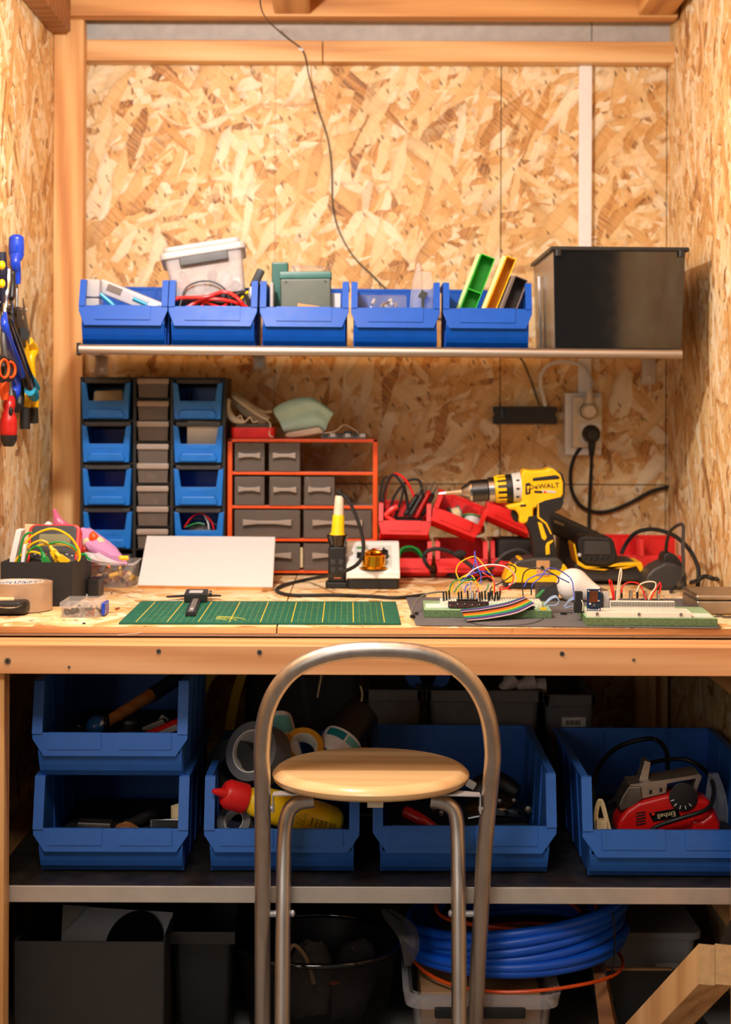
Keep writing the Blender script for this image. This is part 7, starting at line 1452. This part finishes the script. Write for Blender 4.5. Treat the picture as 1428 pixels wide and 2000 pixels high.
for pts in ([(551, 2120, 2.60), (551.5, 2000, 2.61), (553, 1785, 2.635), (554, 1700, 2.65), (555, 1640, 2.66), (559, 1602, 2.665), (568, 1579, 2.668), (586, 1567, 2.67), (612, 1563, 2.672)], [(898, 2120, 2.60), (897, 2000, 2.61), (896, 1785, 2.635), (895, 1700, 2.65), (894, 1640, 2.66), (892, 1603, 2.665), (885, 1580, 2.668), (868, 1568, 2.67), (842, 1563, 2.672)]):
    b = MB(); b.tube([U(*p) for p in pts], 15.6 / F * 2.55, 18, 6); b.build('leg', 'tube_steel', sl, True)
for (a, c, e) in ((513, 553, 574), (941, 896, 878)):
    b = MB(); p0, p1 = U(a, 1785, 2.635), U(c, 1785, 2.635); b.cyl(p0, p1, .0052, n=14); ps_ = b.build('pivot_pin', 'bracket_grey', sl, True)
    b = MB(); p2 = U(e, 1784, 2.635); b.sph(p2.lerp(p1, .12), (.004, .0055, .0055), 12, 8); b.build('rivet', 'bracket_grey', ps_, True)
zb_ = SZ - th_ - .0012
for sg, pxe, pyd in ((-1, 533.5, 1594), (1, 938, 1596)):
    p = U(pxe, 1552, 2.575); x0 = p.x; xi = SX + sg * SR * .55
    b = MB(); hexa(b, [(x0, 2.566, zb_ - .0012), (xi, 2.575, zb_ - .0012), (xi, 2.62, zb_ - .0012), (x0, 2.588, zb_ - .0012)], [(x0, 2.566, zb_ + .0008), (xi, 2.575, zb_ + .0008), (xi, 2.62, zb_ + .0008), (x0, 2.588, zb_ + .0008)])
    b.box((x0, 2.577, zb_ - .014), (.0022, .020, .028), None, .0008); b.cyl((x0 - .002 * sg, 2.577, zb_ - .022), (x0 + .004 * sg, 2.577, zb_ - .022), .005, n=12); b.build('bracket', 'bracket_grey', sl, True)
p = U(733, 1578, 2.545); b = MB(); b.box((p.x, 2.545, SZ - th_ - .006), (.024, .02, .012), None, .001); b.build('catch', 'cream', sl, True)
# ------------------------------------------------------------------ tools hung on the near side wall
def Wl(px, py, off=.022):
    X = XL + off; Y = -X * F / (HX - px); return Vector((X, Y, U(px, py, Y).z))
tr = thing('tool_rail', 'dark steel rail on the side wall that the hand tools hang from', 'rail', Wl(20, 612, .006))
b = MB(); b.b2((XL + .0005, 2.90, zz(616, 3.2)), (XL + .006, 3.27, zz(600, 3.2)), .001); b.build('bar', 'galv_dark', tr, True)
for Y in (2.98, 3.06, 3.14, 3.22): b = MB(); b.b2((XL + .006, Y - .002, zz(608, 3.2)), (XL + .024, Y + .002, zz(604, 3.2)), .001); b.build('hook', 'galv', tr, True)
gT = 'hand tools on the side wall'
def tool(name, lab, cat): return thing(name, lab, cat, (XL + .022, 3.15, CZ + .05), group=gT)
def tt(par, name, pts, r, mat, off=.022, n=14, sm=5, label=None):
    b = MB(); b.tube([Wl(a, c, off if not e else e[0]) for a, c, *e in pts], r, n, sm); return b.build(name, mat, par, True, label=label)
o = tool('screwdriver', 'large screwdriver with a deep blue handle, highest of the tools on the wall', 'screwdriver')
tt(o, 'handle', [(31, 458), (31, 464), (31, 480), (31, 498), (29, 508), (29, 518), (31, 530), (32, 554)], [.006, .0135, .0145, .0140, .0095, .0098, .0085, .0070], 'blue', .024, 18); tt(o, 'shaft', [(32, 554), (31, 610)], .003, 'steel', .022, 8, 0)
o = tool('screwdriver', 'slim black screwdriver with a thin steel shaft', 'screwdriver'); tt(o, 'handle', [(23, 529), (23, 534), (23, 556), (22, 578), (21, 584)], [.004, .0062, .0062, .0060, .0048], 'black', .026); tt(o, 'shaft', [(21, 584), (24, 640)], .0030, 'steel', .022, 8, 0); tt(o, 'bit_sleeve', [(22, 610), (22, 618)], .005, 'black', .022, 10, 0)
o = tool('tweezers', 'bright blue tweezers hanging point down', 'tweezers'); tt(o, 'arm', [(10, 522), (13, 540), (11, 565), (10, 590), (9, 615)], [.004, .0065, .006, .003, .001], 'blue', .022, 8); tt(o, 'arm', [(16, 526), (15, 548), (12, 570), (11, 592), (9, 615)], [.003, .005, .005, .003, .001], 'steel', .028, 8)
o = tool('marking_tool', 'dark tool with two yellow buttons at the very edge of the wall', 'tool'); tt(o, 'body', [(2, 492), (3, 530), (5, 560), (6, 600)], [.008, .010, .008, .006], 'navy_grip', .022)
for py in (518, 554): b = MB(); b.sph(Wl(3, py, .038), (.006, .008, .008), 12, 8); b.build('button', 'yellow', o, True)
o = tool('pliers', 'combination pliers with black jaws and thick yellow grips', 'pliers')
b = MB(); hexa(b, [Wl(40, 682, .014), Wl(60, 670, .014), Wl(60, 670, .026), Wl(40, 682, .026)], [Wl(30, 598, .014), Wl(36, 598, .014), Wl(36, 598, .026), Wl(30, 598, .026)]); b._bevel(list(b.bm.faces), .002); b.build('jaw', 'black', o, True)
b = MB(); hexa(b, [Wl(48, 680, .014), Wl(60, 668, .014), Wl(60, 668, .026), Wl(48, 680, .026)], [Wl(43, 582, .014), Wl(45, 582, .014), Wl(45, 582, .024), Wl(43, 582, .024)]); b._bevel(list(b.bm.faces), .0015); b.build('jaw', 'galv_dark', o, True)
b = MB(); b.cyl(Wl(44, 652, .012), Wl(44, 652, .030), .012, n=16); b.build('pivot', 'black', o, True)
tt(o, 'grip', [(42, 664), (46, 684), (48, 700), (52, 740), (52, 770), (50, 798)], [.009, .011, .010, .010, .010, .009], 'yellow', .018); tt(o, 'grip', [(56, 666), (64, 684), (59, 700), (62, 740), (66, 775), (67, 798)], [.008, .012, .009, .009, .010, .009], 'yellow', .024)
tt(o, 'grip_end', [(49, 796), (49, 838)], [.010, .010], 'black', .020, 12, 0); tt(o, 'grip_end', [(66, 796), (67, 826)], [.0085, .0085], 'black', .026, 12, 0)
o = tool('long_pliers', 'long-handled pliers, one handle blue and one black with a cyan end', 'pliers'); tt(o, 'handle', [(9, 612, .03), (8, 634, .034), (18, 670, .036), (32, 705, .036), (42, 734, .036)], [.004, .0075, .0075, .0075, .0065], 'blue', .034); tt(o, 'handle', [(12, 616, .03), (20, 634, .034), (32, 670, .034), (46, 710, .036), (56, 740, .036), (60, 762, .036)], [.004, .0065, .0085, .0085, .0095, .009], 'black_gloss', .034)
tt(o, 'handle_end', [(58, 762, .036), (64, 768, .036), (68, 778, .036)], [.0105, .0115, .008], 'cyan', .036); tt(o, 'handle_end', [(57, 728, .04), (64, 742, .04), (74, 758, .04)], [.004, .006, .005], 'cyan', .04)
tt(o, 'jaw', [(9, 640, .030), (8, 600, .026), (10, 580, .024)], [.005, .004, .002], 'steel', .026, 8)
o = tool('scissors', 'black scissors with orange-lined finger loops', 'scissors')
for c, rx, rz in (((3, 720), 7, 22), ((16, 722), 7, 19)):
    pc_ = Wl(*c, .040); b = MB(); b.tube([pc_ + Vector((.006 * math.cos(t_), (.022) * math.cos(t_), rz / F * 3.0 * math.sin(t_))) for t_ in [2 * PI * k / 20 for k in range(20)]], .0050, 8, 0, True); b.build('finger_loop', 'black', o, True)
    b = MB(); b.tube([pc_ + Vector((.004 + .0045 * math.cos(t_), .0175 * math.cos(t_), rz / F * 2.4 * math.sin(t_))) for t_ in [2 * PI * k / 20 for k in range(20)]], .0024, 8, 0, True); b.build('loop_lining', 'orange', o, True)
tt(o, 'blade', [(10, 700, .036), (6, 670, .032), (5, 640, .03), (4, 610, .028)], [.006, .006, .004, .002], 'dark_grey', .03, 8)
o = tool('screwdriver', 'short screwdriver with a bright blue bulbous handle below the tweezers', 'screwdriver'); tt(o, 'handle', [(17, 700), (20, 708), (24, 720), (24, 734), (29, 748), (29, 766), (26, 776)], [.005, .008, .0085, .0075, .011, .0105, .007], 'blue', .022); tt(o, 'shaft', [(17, 700), (16, 650)], .003, 'steel', .022, 8, 0)
o = tool('screwdriver', 'small screwdriver with an orange-red handle at the edge of the wall', 'screwdriver'); tt(o, 'handle', [(8, 730), (8, 742), (8, 760), (9, 780)], [.006, .009, .009, .006], 'orange', .028); tt(o, 'shaft', [(8, 732), (8, 670)], .003, 'steel', .024, 8, 0)
o = tool('screwdriver', 'big screwdriver with a red and black handle, lowest of the tools on the wall', 'screwdriver'); tt(o, 'handle', [(20, 778), (18, 790), (17, 802), (17, 820), (17, 844), (17, 852)], [.009, .0115, .0095, .0150, .0155, .0130], 'red_dark', .026, 18); tt(o, 'end_cap', [(17, 850), (17, 860), (17, 872)], [.0152, .0145, .009], 'black', .026, 18, 0); tt(o, 'collar', [(21, 762), (21, 772), (20, 782)], [.007, .0108, .0098], 'black', .026, 16, 0); tt(o, 'shaft', [(21, 764), (19, 700)], .0035, 'steel', .024, 8, 0)
for dx in (-.011, .011): b = MB(); p = Wl(17, 803, .026); b.sph(p + Vector((abs(dx) * .6, dx, 0)), (.004, .005, .008), 10, 8); b.build('grip_pad', 'black', o, True)
o = tool('side_cutters', 'side cutters with matt black handles behind the blue screwdriver', 'pliers'); tt(o, 'handle', [(30, 690), (33, 730), (38, 760), (37, 790), (34, 800)], [.006, .008, .0095, .0095, .007], 'black', .014); tt(o, 'handle', [(34, 690), (42, 740), (48, 780), (46, 800)], [.006, .007, .008, .006], 'black_soft', .012); tt(o, 'jaw', [(31, 692), (28, 660), (27, 640)], [.007, .006, .002], 'galv_dark', .014, 8)
